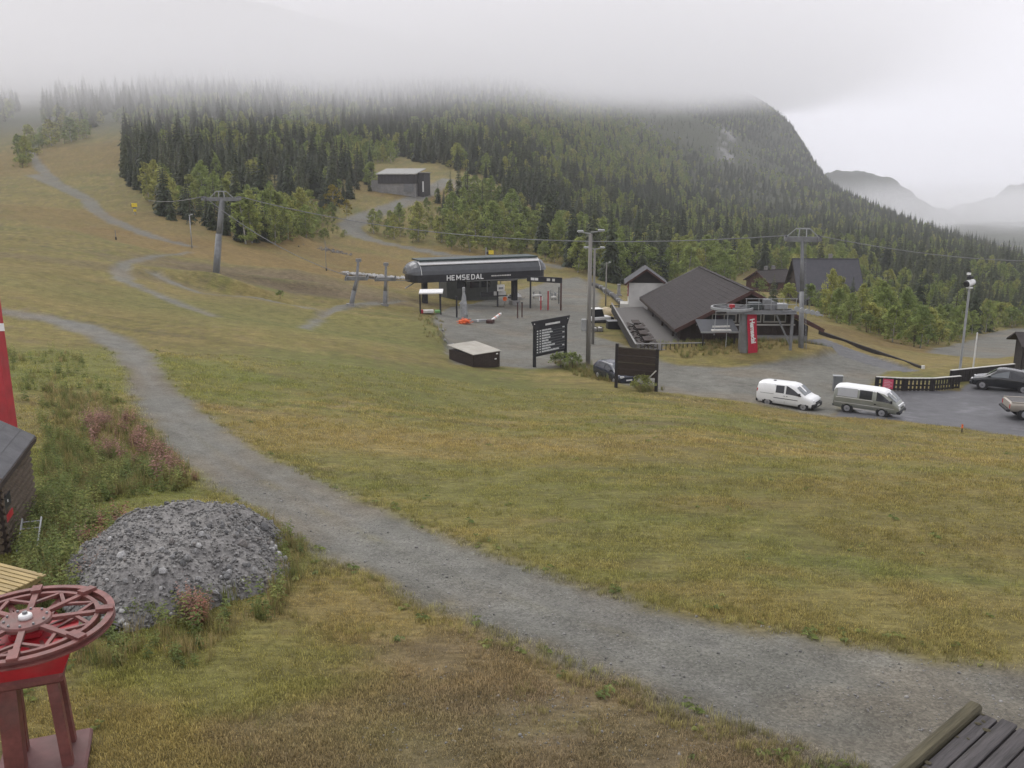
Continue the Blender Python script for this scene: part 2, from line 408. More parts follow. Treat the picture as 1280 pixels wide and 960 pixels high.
# mowing and drainage streaks follow the contour
cs = math.cos(-.18); sn = math.sin(-.18)
st = fbm((X * cs + Y * sn) / 7.0, (-X * sn + Y * cs) / .9, 4, 34)
T = mix(T, GREEN, sstep(.5, .75, n1) * .7)
T = mix(T, STRAW, sstep(.52, .78, st) * .75)
st2 = fbm((X * cs + Y * sn) / 9.0, (-X * sn + Y * cs) / .38, 3, 36)
T = mix(T, STRAW * 1.08, sstep(.55, .8, st2) * .6)
T = mix(T, SOIL * .72, sstep(.42, .2, st2) * .55)
T = mix(T, STRAW, sstep(.55, .8, n2) * .5)
T = mix(T, SOIL, sstep(.62, .85, fbm(X / 1.3, Y / 1.3, 4, 35)) * .6)
def blob(u, v, rx, ry, col, w, seed=0):
    """a patch of another turf colour centred on a survey pixel; radii in metres"""
    global T
    p = G(u, v)
    q = ((X - p.x) / rx) ** 2 + ((Y - p.y) / ry) ** 2
    m = sstep(1.5, .35, q + (fbm(X / (rx * .3), Y / (ry * .3), 4, 50 + seed) - .5) * 1.6) * w
    T = mix(T, np.array(col), m)
blob(760, 930, 6.5, 3.6, SOIL, .5, 1); blob(560, 860, 4.0, 2.6, RUST * .95, .35, 2); blob(330, 900, 3.5, 1.5, OLIVE * 1.1, .7, 45); blob(600, 920, 3.0, 1.0, LUSH, .4, 46); blob(400, 760, 3.2, 2.6, STRAW * .85, .6, 3); blob(880, 930, 4, 2, SOIL, .8, 4)
blob(250, 900, 3.0, 1.8, STRAW * .9, .5, 5); blob(480, 920, 2.8, 1.4, SOIL, .6, 6); blob(300, 830, 2.4, 1.6, LUSH * .9, .4, 7); blob(650, 830, 3.0, 1.6, SOIL, .5, 16)
blob(300, 318, 30, 12, RUST, .8, 8); blob(200, 280, 30, 26, RUST * .95, .55, 9); blob(470, 330, 26, 14, RUST, .75, 10); blob(110, 200, 60, 60, RUST * .92, .5, 11); blob(560, 318, 30, 12, RUST, .5, 12)
blob(330, 350, 16, 6, SOIL * .8, .9, 13); blob(395, 361, 12, 1.8, GREEN * .9, .9, 36); blob(420, 369, 11, 2.2, SOIL * .75, .85, 37); blob(285, 352, 7, 3, LUSH * .95, .8, 38); blob(210, 335, 10, 3, SOIL * .85, .6, 39); blob(100, 330, 26, 2.4, SOIL * .85, .5, 40); blob(60, 366, 20, 2.2, GREEN * .9, .6, 41); blob(480, 395, 10, 3, GREEN * .85, .6, 42); blob(190, 392, 22, 2.5, STRAW * 1.05, .5, 43); blob(330, 402, 16, 1.8, GREEN * .85, .6, 44); blob(450, 368, 14, 5, SOIL * 1.15, .6, 14); blob(70, 350, 30, 14, STRAW * .85, .4, 15)
blob(520, 480, 14, 8, GREEN, .55, 17); blob(900, 600, 14, 7, GREEN, .5, 18); blob(1150, 690, 10, 6, GREEN * 1.05, .5, 19); blob(420, 410, 26, 9, GREEN * 1.05, .5, 20)
blob(1100, 790, 7, 3, STRAW * .9, .6, 21); blob(180, 700, 4, 4.5, LUSH * .8, .6, 22); blob(80, 600, 5, 6, LUSH * .85, .6, 23); blob(100, 460, 12, 8, LUSH * .9, .5, 24)
blob(900, 440, 11, 4, STRAW, .7, 25); blob(1110, 445, 18, 8, STRAW * .95, .75, 26); blob(715, 372, 8, 12, STRAW, .6, 27); blob(560, 240, 40, 24, RUST, .7, 28); blob(575, 232, 16, 12, np.array([.19, .165, .125]), .8, 47); blob(900, 300, 40, 30, RUST, .4, 29)
blob(1070, 420, 22, 8, RUST * .8, .7, 30); blob(950, 368, 16, 10, STRAW * .9, .6, 31); blob(1000, 520, 8, 3, RUST, .4, 32); blob(1240, 640, 9, 6, RUST * .9, .35, 33)
blob(700, 560, 10, 4, STRAW * .9, .5, 34); blob(420, 540, 6, 5, STRAW * .9, .5, 35)
# gravel and tarmac
GRAV = np.array([.150, .148, .128]); YGRAV = np.array([.200, .200, .193]); TAR = np.array([.088, .088, .092])
gn = fbm(X / 2.6, Y / 2.6, 4, 41)
gcol = GRAV[None] * (.82 + .36 * gn)[:, None]
gcol = mix(gcol, np.array([.172, .152, .118]), sstep(.48, .75, fbm(X / 5, Y / 5, 3, 42)) * .7)
gcol = mix(gcol, np.array([.118, .108, .092]), sstep(.56, .8, fbm(X / 1.5, Y / 3.5, 4, 43)) * .45)
dirt = sstep(.5, .72, fbm(X / 6, Y / 3, 4, 48)) * g_road
gcol = mix(gcol, np.array([.150, .130, .098]), dirt * .6)
mid = g_road * np.exp(-((c_line - 1.9) / .35) ** 2) * sstep(.45, .65, fbm(X / 1.7, Y / 1.7, 3, 44))
gcol = mix(gcol, OLIVE * 1.1, mid * .5 * (R < 60) * (X < 2.5))
trk = g_road * np.exp(-((c_line - 1.05) / .32) ** 2) * (X < 4)
gcol = mix(gcol, np.array([.166, .163, .146]), trk * .55)
verge = g_road * sstep(.7, .1, c_line)
gcol = mix(gcol, np.array([.135, .118, .088]), verge * .55 * sstep(.35, .6, fbm(X / .8, Y / .8, 3, 47)))
T = mix(T, gcol, gravel)
tcol = TAR[None] * (.8 + .4 * fbm(X / 3, Y / 3, 4, 45))[:, None]
T = mix(T, tcol, g_car)
T = mix(T, np.array([.13, .13, .13]) * np.ones((len(X), 3)), g_ramp)
U_, V_, TT_ = project(X, Y, Z)
# rock face of the mountain
rock = sstep(15, 6, np.abs(U_ - 908)) * sstep(30, 14, np.abs(V_ - 180)) * (R > 1000)
far_col = mix(np.repeat(FOREST[None], len(X), 0), np.array([.21, .205, .205]), rock * sstep(.48, .62, fbm(X / 14, Y / 200, 3, 46)))
T = mix(T, far_col, sstep(380, 560, R))

mg, nt, bs = new_mat("ground")
at = nt.nodes.new("ShaderNodeAttribute"); at.attribute_name = "tint"
ag = nt.nodes.new("ShaderNodeAttribute"); ag.attribute_name = "grit"
ah = nt.nodes.new("ShaderNodeAttribute"); ah.attribute_name = "hard"
geo = nt.nodes.new("ShaderNodeNewGeometry")
def noise(scale, detail=5, rough=.6):
    z = nt.nodes.new("ShaderNodeTexNoise"); z.inputs['Scale'].default_value = scale; z.inputs['Detail'].default_value = detail; z.inputs['Roughness'].default_value = rough
    lk(nt, geo.outputs['Position'], z.inputs['Vector']); return z
def rng_(src, a, b, c, d):
    z = nt.nodes.new("ShaderNodeMapRange"); z.inputs['From Min'].default_value = a; z.inputs['From Max'].default_value = b; z.inputs['To Min'].default_value = c; z.inputs['To Max'].default_value = d
    lk(nt, src, z.inputs['Value']); return z.outputs[0]
def scale_(c, f):
    z = nt.nodes.new("ShaderNodeVectorMath"); z.operation = 'SCALE'; lk(nt, c, z.inputs[0]); lk(nt, f, z.inputs['Scale']); return z.outputs[0]
def mixc(f, a, b):
    z = nt.nodes.new("ShaderNodeMix"); z.data_type = 'RGBA'; lk(nt, f, z.inputs[0]); lk(nt, a, z.inputs[6])
    if isinstance(b, tuple): z.inputs[7].default_value = (*b, 1)
    else: lk(nt, b, z.inputs[7])
    return z.outputs[2]
def mathn(op, a, b):
    z = nt.nodes.new("ShaderNodeMath"); z.operation = op
    for i, q in enumerate((a, b)):
        if isinstance(q, (int, float)): z.inputs[i].default_value = q
        else: lk(nt, q, z.inputs[i])
    return z.outputs[0]
nf = noise(9, 6, .72); nm = noise(1.1, 6, .65); nl = noise(.09, 5, .6); nv = noise(34, 3, .6)
nfv = mathn('ADD', 1.0, mathn('MULTIPLY', mathn('SUBTRACT', rng_(nf.outputs['Fac'], .3, .7, .62, 1.36), 1.0), rng_(ag.outputs['Fac'], 0, 1, 1.0, .55)))
c = scale_(at.outputs['Color'], nfv)
c = scale_(c, rng_(nm.outputs['Fac'], .3, .7, .78, 1.2))
c = scale_(c, rng_(nl.outputs['Fac'], .3, .7, .9, 1.1))
mpf = nt.nodes.new("ShaderNodeMapping"); mpf.inputs['Rotation'].default_value = (0, 0, .2); mpf.inputs['Scale'].default_value = (1.1, 7.0, 1.0); lk(nt, geo.outputs['Position'], mpf.inputs[0])
fk = nt.nodes.new("ShaderNodeTexNoise"); fk.inputs['Scale'].default_value = 1.0; fk.inputs['Detail'].default_value = 5; fk.inputs['Roughness'].default_value = .7; lk(nt, mpf.outputs[0], fk.inputs['Vector'])
flk = mathn('MULTIPLY', mathn('SUBTRACT', rng_(fk.outputs['Fac'], .32, .68, .66, 1.34), 1.0), mathn('SUBTRACT', 1.0, ag.outputs['Fac']))
c = scale_(c, mathn('ADD', flk, 1.0))
# grains: pale and dark chips in the gravel, dry litter in the turf
chip = nt.nodes.new("ShaderNodeTexVoronoi"); chip.inputs['Scale'].default_value = 27; lk(nt, geo.outputs['Position'], chip.inputs['Vector'])
chipv = nt.nodes.new("ShaderNodeSeparateColor"); lk(nt, chip.outputs['Color'], chipv.inputs[0])
cg = scale_(c, rng_(chipv.outputs[0], 0, 1, .74, 1.28))
c = mixc(mathn('MULTIPLY', ag.outputs['Fac'], .9), c, cg)
pud = mathn('MULTIPLY', rng_(noise(.22, 4).outputs['Fac'], .52, .66, 0, 1), ah.outputs['Fac'])
c = mixc(mathn('MULTIPLY', pud, .4), c, (.045, .045, .048))
lk(nt, c, bs.inputs['Base Color'])
ro = mathn('SUBTRACT', rng_(nf.outputs['Fac'], .3, .7, .82, .98), mathn('MULTIPLY', ah.outputs['Fac'], .22))
ro = mathn('SUBTRACT', ro, mathn('MULTIPLY', pud, .38))
lk(nt, ro, bs.inputs['Roughness'])
sp_ = mathn('ADD', mathn('MULTIPLY', ah.outputs['Fac'], .3), .12)
lk(nt, sp_, bs.inputs['Specular IOR Level'])
bp = nt.nodes.new("ShaderNodeBump"); bp.inputs['Distance'].default_value = .05
hh = mathn('ADD', mathn('MULTIPLY', nf.outputs['Fac'], 1.0), mathn('MULTIPLY', nv.outputs['Fac'], .5))
lk(nt, hh, bp.inputs['Height']); lk(nt, rng_(ah.outputs['Fac'], 0, 1, .8, .12), bp.inputs['Strength']); lk(nt, bp.outputs[0], bs.inputs['Normal'])
MATS["ground"] = mg

nr, na = sh
idx = np.arange(nr * na).reshape(nr, na)
F = np.stack([idx[:-1, :-1], idx[:-1, 1:], idx[1:, 1:], idx[1:, :-1]], -1).reshape(-1, 4)
fm = lambda A: A[F].mean(1)
kind = np.zeros(len(F), int)
kind[fm(R) > 620] = 7
kind[fm(g_path) > .5] = 2
kind[fm(g_up) > .5] = 3
kind[fm(g_far) > .5] = 8
kind[fm(g_yard) > .5] = 4
kind[fm(g_road) > .5] = 1
kind[fm(g_car) > .5] = 5
kind[fm(g_ramp) > .5] = 6
VV = np.stack([X, Y, Z], 1)
SURF = {0: ("ground", "mown olive and straw coloured turf of the ski slope"), 1: ("gravel_road", "grey gravel track curving across the turf"), 2: ("footpath", "narrow worn gravel paths on the ski slope"),
        3: ("hill_road", "gravel road curving up to the grey building"), 4: ("gravel_yard", "grey gravel yard in front of the lift station"), 5: ("car_park", "wet dark tarmac of the car park"),
        6: ("ramp_path", "grey paved ramp beside the lodge"), 7: ("mountain", "wooded mountain rising into low cloud"), 8: ("valley_road", "gravel road far down in the valley")}
for k, (nm_, lab) in SURF.items():
    f = F[kind == k]
    if not len(f): continue
    used, inv = np.unique(f.ravel(), return_inverse=True)
    me = mesh_np(nm_, VV[used], inv.reshape(-1, 4), mg, True)
    col_attr(me, "tint", T[used]); flo_attr(me, "grit", np.maximum(gravel, hard * .5)[used].astype(np.float32)); flo_attr(me, "hard", g_car[used].astype(np.float32))
    tag(link(nm_, me), lab, kind="structure")
# ------------------------------------------------------------------ far ridges beyond the valley
def ridge(name, sky, t, depth, foot_v, seed, label):
    us = np.linspace(sky[0][0], sky[-1][0], 110)
    vsk = np.interp(us, [s[0] for s in sky], [s[1] for s in sky]) + (fbm(us / 14, us * 0, 4, seed) - .5) * 5
    rows = 26; V_ = []
    for j in range(rows):
        f = j / (rows - 1)
        for u, v in zip(us, vsk):
            if f <= .6:
                g = f / .6; tt = t - depth * (1 - g); vv = foot_v + (v - foot_v) * (g ** .8)
            else:
                g = (f - .6) / .4; tt = t + depth * g; vv = v + (foot_v - v) * g
            p = P(u, vv, tt); V_.append((p.x, p.y, p.z + (float(fbm(u / 9 + f * 13, f * 40 + u / 40, 4, seed + 3)) - .5) * t * .007))
    i = np.arange(rows * len(us)).reshape(rows, -1)
    Fq = np.stack([i[:-1, :-1], i[:-1, 1:], i[1:, 1:], i[1:, :-1]], -1).reshape(-1, 4)
    me = mesh_np(name, V_, Fq, mat("far_wood", (.052, .058, .038), .95, .5, .012, spec=.05), True)
    tag(link(name, me), label, kind="structure")
ridge("hill", [(985, 236), (1010, 222), (1040, 213), (1060, 212), (1090, 217), (1115, 222), (1132, 234), (1150, 250), (1185, 264), (1225, 268), (1250, 278), (1290, 284), (1400, 300)], 2900, 800, 318, 61, "rounded hill behind the mountain, half lost in fog")
ridge("distant_hill", [(1130, 285), (1165, 274), (1192, 258), (1215, 252), (1240, 247), (1262, 232), (1285, 226), (1400, 222)], 4300, 1000, 300, 71, "pale distant hill across the valley")

# ------------------------------------------------------------------ low cloud and haze
def vol_box(name, lo, hi, label, density, color, aniso, hetero=None):
    V_ = [(x, y, z) for z in (lo[2], hi[2]) for y in (lo[1], hi[1]) for x in (lo[0], hi[0])]
    Fq = [(0, 2, 3, 1), (4, 5, 7, 6), (0, 1, 5, 4), (2, 6, 7, 3), (0, 4, 6, 2), (1, 3, 7, 5)]
    m = bpy.data.materials.new(name); m.use_nodes = True; nt = m.node_tree; nt.nodes.clear()
    out = nt.nodes.new("ShaderNodeOutputMaterial"); pv = nt.nodes.new("ShaderNodeVolumePrincipled")
    pv.inputs['Color'].default_value = (*color, 1); pv.inputs['Anisotropy'].default_value = aniso; pv.inputs['Density'].default_value = density
    lk(nt, pv.outputs[0], out.inputs['Volume'])
    if hetero: hetero(nt, pv)
    me = mesh_np(name, V_, Fq, m)
    o = link(name, me); tag(o, label, kind="stuff")
    return o, m
HAZE_TOP = 420.0
vol_box("haze", (-2600, -60, -190), (3600, 5700, HAZE_TOP), "thin damp haze in the air of the valley", .00020, (.96, .97, 1.0), .0)

def cloud_nodes(nt, pv):
    """cloud base: density rises from nothing over some tens of metres, the base lifts towards the valley and is ragged"""
    geo = nt.nodes.new("ShaderNodeNewGeometry")
    sx = nt.nodes.new("ShaderNodeSeparateXYZ"); lk(nt, geo.outputs['Position'], sx.inputs[0])
    nz = nt.nodes.new("ShaderNodeTexNoise"); nz.inputs['Scale'].default_value = .0032; nz.inputs['Detail'].default_value = 3
    mp = nt.nodes.new("ShaderNodeMapping"); mp.inputs['Scale'].default_value = (1, 1, 2.2); lk(nt, geo.outputs['Position'], mp.inputs[0]); lk(nt, mp.outputs[0], nz.inputs['Vector'])
    def m(op, a, b):
        z = nt.nodes.new("ShaderNodeMath"); z.operation = op
        for i, q in enumerate((a, b)):
            if isinstance(q, (int, float)): z.inputs[i].default_value = q
            else: lk(nt, q, z.inputs[i])
        return z.outputs[0]
    base = m('ADD', m('MULTIPLY', sx.outputs[0], CLOUD_A), m('ADD', m('MULTIPLY', sx.outputs[1], CLOUD_B), CLOUD_C))
    h = m('SUBTRACT', sx.outputs[2], base)
    h = m('ADD', h, m('MULTIPLY', m('SUBTRACT', nz.outputs['Fac'], .5), 70.0))
    mr = nt.nodes.new("ShaderNodeMapRange"); mr.inputs['From Min'].default_value = 0; mr.inputs['From Max'].default_value = 75; mr.inputs['To Min'].default_value = 0; mr.inputs['To Max'].default_value = CLOUD_D
    mr.interpolation_type = 'SMOOTHSTEP'; lk(nt, h, mr.inputs['Value'])
    tp = nt.nodes.new("ShaderNodeMapRange"); tp.inputs['From Min'].default_value = 75; tp.inputs['From Max'].default_value = 125; tp.inputs['To Min'].default_value = 1; tp.inputs['To Max'].default_value = 0
    lk(nt, h, tp.inputs['Value'])
    # the sheet ends at the shoulder of the mountain
    sd = nt.nodes.new("ShaderNodeMapRange"); sd.inputs['From Min'].default_value = -160; sd.inputs['From Max'].default_value = 240; sd.inputs['To Min'].default_value = 1; sd.inputs['To Max'].default_value = 0; sd.interpolation_type = 'SMOOTHSTEP'
    lk(nt, m('SUBTRACT', sx.outputs[0], m('MULTIPLY', sx.outputs[1], .29)), sd.inputs['Value'])
    lk(nt, m('MULTIPLY', m('MULTIPLY', mr.outputs[0], tp.outputs[0]), sd.outputs[0]), pv.inputs['Density'])
CLOUD_A, CLOUD_B, CLOUD_C, CLOUD_D = .060, .050, .0, .0062
o, m = vol_box("low_cloud", (-1900, 120, -5), (1500, 3600, 330), "low grey cloud hiding the top of the mountain", .01, (.985, .985, 1.0), .0, cloud_nodes)
m.cycles.volume_sampling = 'MULTIPLE_IMPORTANCE'
def fog_nodes(nt, pv):
    geo = nt.nodes.new("ShaderNodeNewGeometry"); sx = nt.nodes.new("ShaderNodeSeparateXYZ"); lk(nt, geo.outputs['Position'], sx.inputs[0])
    nz = nt.nodes.new("ShaderNodeTexNoise"); nz.inputs['Scale'].default_value = .006; nz.inputs['Detail'].default_value = 3; lk(nt, geo.outputs['Position'], nz.inputs['Vector'])
    prod = None
    for ax, a0, a1, b0, b1 in ((0, 520, 760, 1900, 2350), (1, 1750, 2000, 2350, 2600), (2, -150, -110, -75, 14)):
        for lo_, hi_, t0, t1 in ((a0, a1, 0, 1), (b0, b1, 1, 0)):
            q = nt.nodes.new("ShaderNodeMapRange"); q.interpolation_type = 'SMOOTHSTEP'
            for k_, v_ in (('From Min', lo_), ('From Max', hi_), ('To Min', t0), ('To Max', t1)): q.inputs[k_].default_value = v_
            lk(nt, sx.outputs[ax], q.inputs['Value'])
            if prod is None: prod = q.outputs[0]
            else:
                z = nt.nodes.new("ShaderNodeMath"); z.operation = 'MULTIPLY'; lk(nt, prod, z.inputs[0]); lk(nt, q.outputs[0], z.inputs[1]); prod = z.outputs[0]
    q = nt.nodes.new("ShaderNodeMapRange"); q.inputs['From Min'].default_value = .35; q.inputs['From Max'].default_value = .65; q.inputs['To Max'].default_value = .0062; lk(nt, nz.outputs['Fac'], q.inputs['Value'])
    z = nt.nodes.new("ShaderNodeMath"); z.operation = 'MULTIPLY'; lk(nt, prod, z.inputs[0]); lk(nt, q.outputs[0], z.inputs[1]); lk(nt, z.outputs[0], pv.inputs['Density'])
o2, m2 = vol_box("fog_bank", (500, 1740, -150), (2360, 2610, 20), "white fog bank lying in the far valley", .001, (.99, .99, 1.0), .0, fog_nodes)
m2.cycles.volume_step_rate = 1.0
cy.volume_step_rate = 1.0
cy.volume_max_steps = 128
m.cycles.volume_step_rate = 1.0
# ------------------------------------------------------------------ trees: prototypes
M_BARK = mat("bark", (.085, .068, .052), .9, .35, 3, bump=.6)
M_BIRCHBARK = mat("birch_bark", (.36, .35, .32), .85, .45, 2.2, bump=.4)
M_SPRUCE = foliage_mat("spruce_needles", (.044, .060, .032), (.062, .080, .038), (.098, .112, .050), .14)
M_BIRCH = foliage_mat("birch_leaves", (.215, .275, .090), (.290, .342, .104), (.385, .378, .120), .45)
M_BUSH = foliage_mat("willow_leaves", (.190, .245, .085), (.255, .302, .096), (.335, .335, .110), .45)
M_YELLOW = foliage_mat("yellow_birch_leaves", (.30, .25, .05), (.33, .26, .05), (.36, .26, .05), .3)

def tube(V, F, p0, p1, r0, r1, seg=6):
    p0 = np.array(p0, float); p1 = np.array(p1, float); d = p1 - p0; d /= np.linalg.norm(d) + 1e-9
    a = np.cross(d, [0, 0, 1.0] if abs(d[2]) < .9 else [1.0, 0, 0]); a /= np.linalg.norm(a); b = np.cross(d, a)
    o = len(V)
    for p, r in ((p0, r0), (p1, r1)):
        for i in range(seg):
            t = 2 * math.pi * i / seg; V.append(p + r * (math.cos(t) * a + math.sin(t) * b))
    for i in range(seg):
        j = (i + 1) % seg; F.append((o + i, o + j, o + seg + j, o + seg + i))

def spruce_meshes(h, rad, seed, tiers, per, narrow=1.0):
    r = random.Random(seed)
    V, F = [], []
    tube(V, F, (0, 0, -.4), (0, 0, h * .5), h * .014, h * .009); tube(V, F, (0, 0, h * .5), (0, 0, h * .99), h * .009, h * .001)
    trunk = mesh_np("trunk", V, F, M_BARK, True)
    V, F, S = [], [], []
    for k in range(tiers):
        f = (k + r.random() * .6) / tiers
        z = h * (.03 + .95 * f)
        R0 = rad * (1 - f) ** .85 * (.82 + .36 * r.random()) + .12
        nb = max(4, int(per * (1 - .45 * f)))
        a0 = r.random() * 7
        for b in range(nb):
            a = a0 + 2 * math.pi * b / nb + r.uniform(-.3, .3)
            L = R0 * r.uniform(.62, 1.12)
            ca_, sa_ = math.cos(a), math.sin(a); px_, py_ = -sa_, ca_
            drop = L * r.uniform(.25, .55); w = L * r.uniform(.24, .38) + .05
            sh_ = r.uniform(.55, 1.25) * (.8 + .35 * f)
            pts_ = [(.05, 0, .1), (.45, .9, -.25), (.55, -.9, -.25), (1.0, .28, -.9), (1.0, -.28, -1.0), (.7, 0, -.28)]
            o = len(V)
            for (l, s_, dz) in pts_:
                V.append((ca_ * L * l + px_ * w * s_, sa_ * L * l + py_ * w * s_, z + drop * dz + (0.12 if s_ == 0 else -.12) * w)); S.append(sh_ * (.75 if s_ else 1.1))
            F += [(o, o + 1, o + 5), (o, o + 5, o + 2), (o + 5, o + 1, o + 3), (o + 5, o + 4, o + 2)]
            for q in (-1, 1):   # hanging twigs give the ragged edge
                l = r.uniform(.4, .95); o = len(V); x = ca_ * L * l; y = sa_ * L * l; zz = z - drop * l * .8; tw = w * r.uniform(.8, 1.5) * q
                V += [(x - ca_ * .08 * L, y - sa_ * .08 * L, zz), (x + ca_ * .1 * L, y + sa_ * .1 * L, zz), (x + px_ * tw, y + py_ * tw, zz - drop * .75)]; S += [sh_, sh_, sh_ * .7]
                F.append((o, o + 1, o + 2))
    o = len(V)
    V += [(-.06 * rad, 0, h * .93), (.06 * rad, 0, h * .93), (0, 0, h * 1.02), (0, -.06 * rad, h * .93), (0, .06 * rad, h * .93)]; S += [1] * 5
    F += [(o, o + 1, o + 2), (o + 3, o + 4, o + 2)]
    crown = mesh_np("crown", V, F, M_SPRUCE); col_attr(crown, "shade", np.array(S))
    return trunk, crown

def leafy_meshes(h, rx, seed, clumps, leaves, leaf, material, bark, base=.22, stems=1, top=.12):
    r = random.Random(seed)
    V, F = [], []
    tips = []
    for s in range(stems):
        lean = (r.uniform(-.12, .12) * h * (1 + .6 * (stems > 1)), r.uniform(-.12, .12) * h * (1 + .6 * (stems > 1)))
        r0 = h * .016 / (1 if stems == 1 else 1.5)
        ox, oy = (0, 0) if stems == 1 else (r.uniform(-.15, .15), r.uniform(-.15, .15))
        mid_ = (ox + lean[0] * .35, oy + lean[1] * .35, h * .45); end = (ox + lean[0], oy + lean[1], h * .93)
        tube(V, F, (ox, oy, -.3), mid_, r0, r0 * .65, 5); tube(V, F, mid_, end, r0 * .65, r0 * .12, 5)
        for b in range(8):
            f = r.uniform(.3, .85); a = r.random() * 6.283
            st_ = tuple(np.array((ox, oy, 0)) + np.array((lean[0] * f, lean[1] * f, h * f)) * 1.0)
            e = (st_[0] + math.cos(a) * rx * (1.05 - f) * 1.1, st_[1] + math.sin(a) * rx * (1.05 - f) * 1.1, st_[2] + h * .13)
            tube(V, F, st_, e, r0 * .35, r0 * .08, 4); tips.append(e)
        tips.append(end)
    trunk = mesh_np("trunk", V, F, bark, True)
    V, F, S = [], [], []
    for k in range(clumps):
        if k < len(tips) and r.random() < .8:
            cx_, cy_, cz_ = tips[k]
        else:
            f = r.random() ** .8
            env = math.sin(min(1, f * .9 + top) * math.pi) ** .6
            a = r.random() * 6.283; q = rx * env * math.sqrt(r.random()) * 1.0
            cx_, cy_, cz_ = math.cos(a) * q, math.sin(a) * q, h * (base + (1 - base) * f) * .96
        cr_ = rx * r.uniform(.16, .36); sh_ = r.uniform(.55, 1.3)
        for _ in range(leaves):
            d = np.array([r.gauss(0, 1), r.gauss(0, 1), r.gauss(0, .8)]); d *= cr_ / (np.linalg.norm(d) + .3) * r.random() ** .3
            c = np.array([cx_, cy_, cz_]) + d
            n_ = np.array([r.gauss(0, 1), r.gauss(0, 1), r.gauss(1.3, .8)]); n_ /= np.linalg.norm(n_)
            a_ = np.cross(n_, [.3, .5, .8]); a_ /= np.linalg.norm(a_); b_ = np.cross(n_, a_); l = leaf * r.uniform(.6, 1.3)
            o = len(V); V += [c - a_ * l, c + b_ * l * .6, c + a_ * l, c - b_ * l * .6]; F.append((o, o + 1, o + 2, o + 3)); S += [sh_ * r.uniform(.8, 1.2)] * 4
    crown = mesh_np("crown", V, F, material); col_attr(crown, "shade", np.array(S))
    return trunk, crown

SPR = [spruce_meshes(h, rad, 100 + i, int(h * 2.1), 9) for i, (h, rad) in enumerate([(14, 2.8), (16.5, 3.1), (11, 2.5), (18, 3.3), (8, 2.0), (13, 2.3)])]
SPR.append(spruce_meshes(15, 1.9, 107, 17, 5)); SPR.append(spruce_meshes(10, 3.0, 108, 20, 10))
BIR = [leafy_meshes(h, rx, 200 + i, cl, 34, .20, M_BIRCH, M_BIRCHBARK, .08, st) for i, (h, rx, cl, st) in enumerate([(9, 2.5, 84, 1), (7.5, 2.4, 74, 2), (11, 2.8, 100, 1), (6, 2.3, 64, 3), (8.5, 2.1, 76, 1)])]
BIR_H = [9, 7.5, 11, 6, 8.5]
BUS = [leafy_meshes(h, rx, 300 + i, cl, 28, .12, M_BUSH, M_BARK, .05, 4, .3) for i, (h, rx, cl) in enumerate([(3.0, 2.0, 40), (2.2, 1.7, 34), (3.8, 2.1, 46)])]
BUS_H = [3.0, 2.2, 3.8]
YEL = leafy_meshes(8, 2.0, 401, 52, 30, .17, M_YELLOW, M_BIRCHBARK, .2, 1)

# whole-tree meshes (trunk and crown joined) for the far wood
def joined(name, tr, cr):
    bm = bmesh.new(); bm.from_mesh(tr); nf_ = len(bm.faces)
    bm.from_mesh(cr)
    bm.faces.ensure_lookup_table()
    for i, f in enumerate(bm.faces): f.material_index = 0 if i < nf_ else 1
    me = bpy.data.meshes.new(name); bm.to_mesh(me); bm.free()
    me.materials.append(tr.materials[0]); me.materials.append(cr.materials[0])
    return me
def wood_stuff(name, label, protos, pos, scl, rotz, which, tall=False):
    coll = bpy.data.collections.new(name + "_kinds")
    for i, me in enumerate(protos):
        o = bpy.data.objects.new("%s_kind_%02d" % (name, i), me); coll.objects.link(o)
    me = bpy.data.meshes.new(name); me.vertices.add(len(pos)); me.vertices.foreach_set("co", np.asarray(pos, np.float32).ravel())
    scl = np.asarray(scl, np.float32); wid = np.random.default_rng(len(scl)).uniform(.75, 1.3, len(scl)) if tall else np.ones(len(scl)); flo_attr(me, "scl", np.stack([scl * wid, scl * wid, scl], 1).astype(np.float32), 'FLOAT_VECTOR'); flo_attr(me, "rz", np.asarray(rotz, np.float32)); flo_attr(me, "which", np.asarray(which, np.int32), 'INT')
    o = link(name, me); tag(o, label, kind="stuff")
    ng = bpy.data.node_groups.new(name, 'GeometryNodeTree')
    ng.interface.new_socket("Geometry", in_out='INPUT', socket_type='NodeSocketGeometry'); ng.interface.new_socket("Geometry", in_out='OUTPUT', socket_type='NodeSocketGeometry')
    gi = ng.nodes.new("NodeGroupInput"); go = ng.nodes.new("NodeGroupOutput")
    ci = ng.nodes.new("GeometryNodeCollectionInfo"); ci.inputs[0].default_value = coll; ci.inputs[1].default_value = True; ci.inputs[2].default_value = True
    ip = ng.nodes.new("GeometryNodeInstanceOnPoints"); ip.inputs['Pick Instance'].default_value = True
    def nat(nm, typ):
        a = ng.nodes.new("GeometryNodeInputNamedAttribute"); a.data_type = typ; a.inputs[0].default_value = nm; return a.outputs[0]
    cx_ = ng.nodes.new("ShaderNodeCombineXYZ"); ng.links.new(nat("rz", 'FLOAT'), cx_.inputs[2])
    ng.links.new(gi.outputs[0], ip.inputs['Points']); ng.links.new(ci.outputs[0], ip.inputs['Instance']); ng.links.new(nat("which", 'INT'), ip.inputs['Instance Index'])
    e2r = ng.nodes.new("FunctionNodeEulerToRotation"); ng.links.new(cx_.outputs[0], e2r.inputs[0])
    ng.links.new(e2r.outputs[0], ip.inputs['Rotation']); ng.links.new(nat("scl", 'FLOAT_VECTOR'), ip.inputs['Scale'])
    ng.links.new(ip.outputs[0], go.inputs[0])
    md = o.modifiers.new("scatter", 'NODES'); md.node_group = ng
    return o

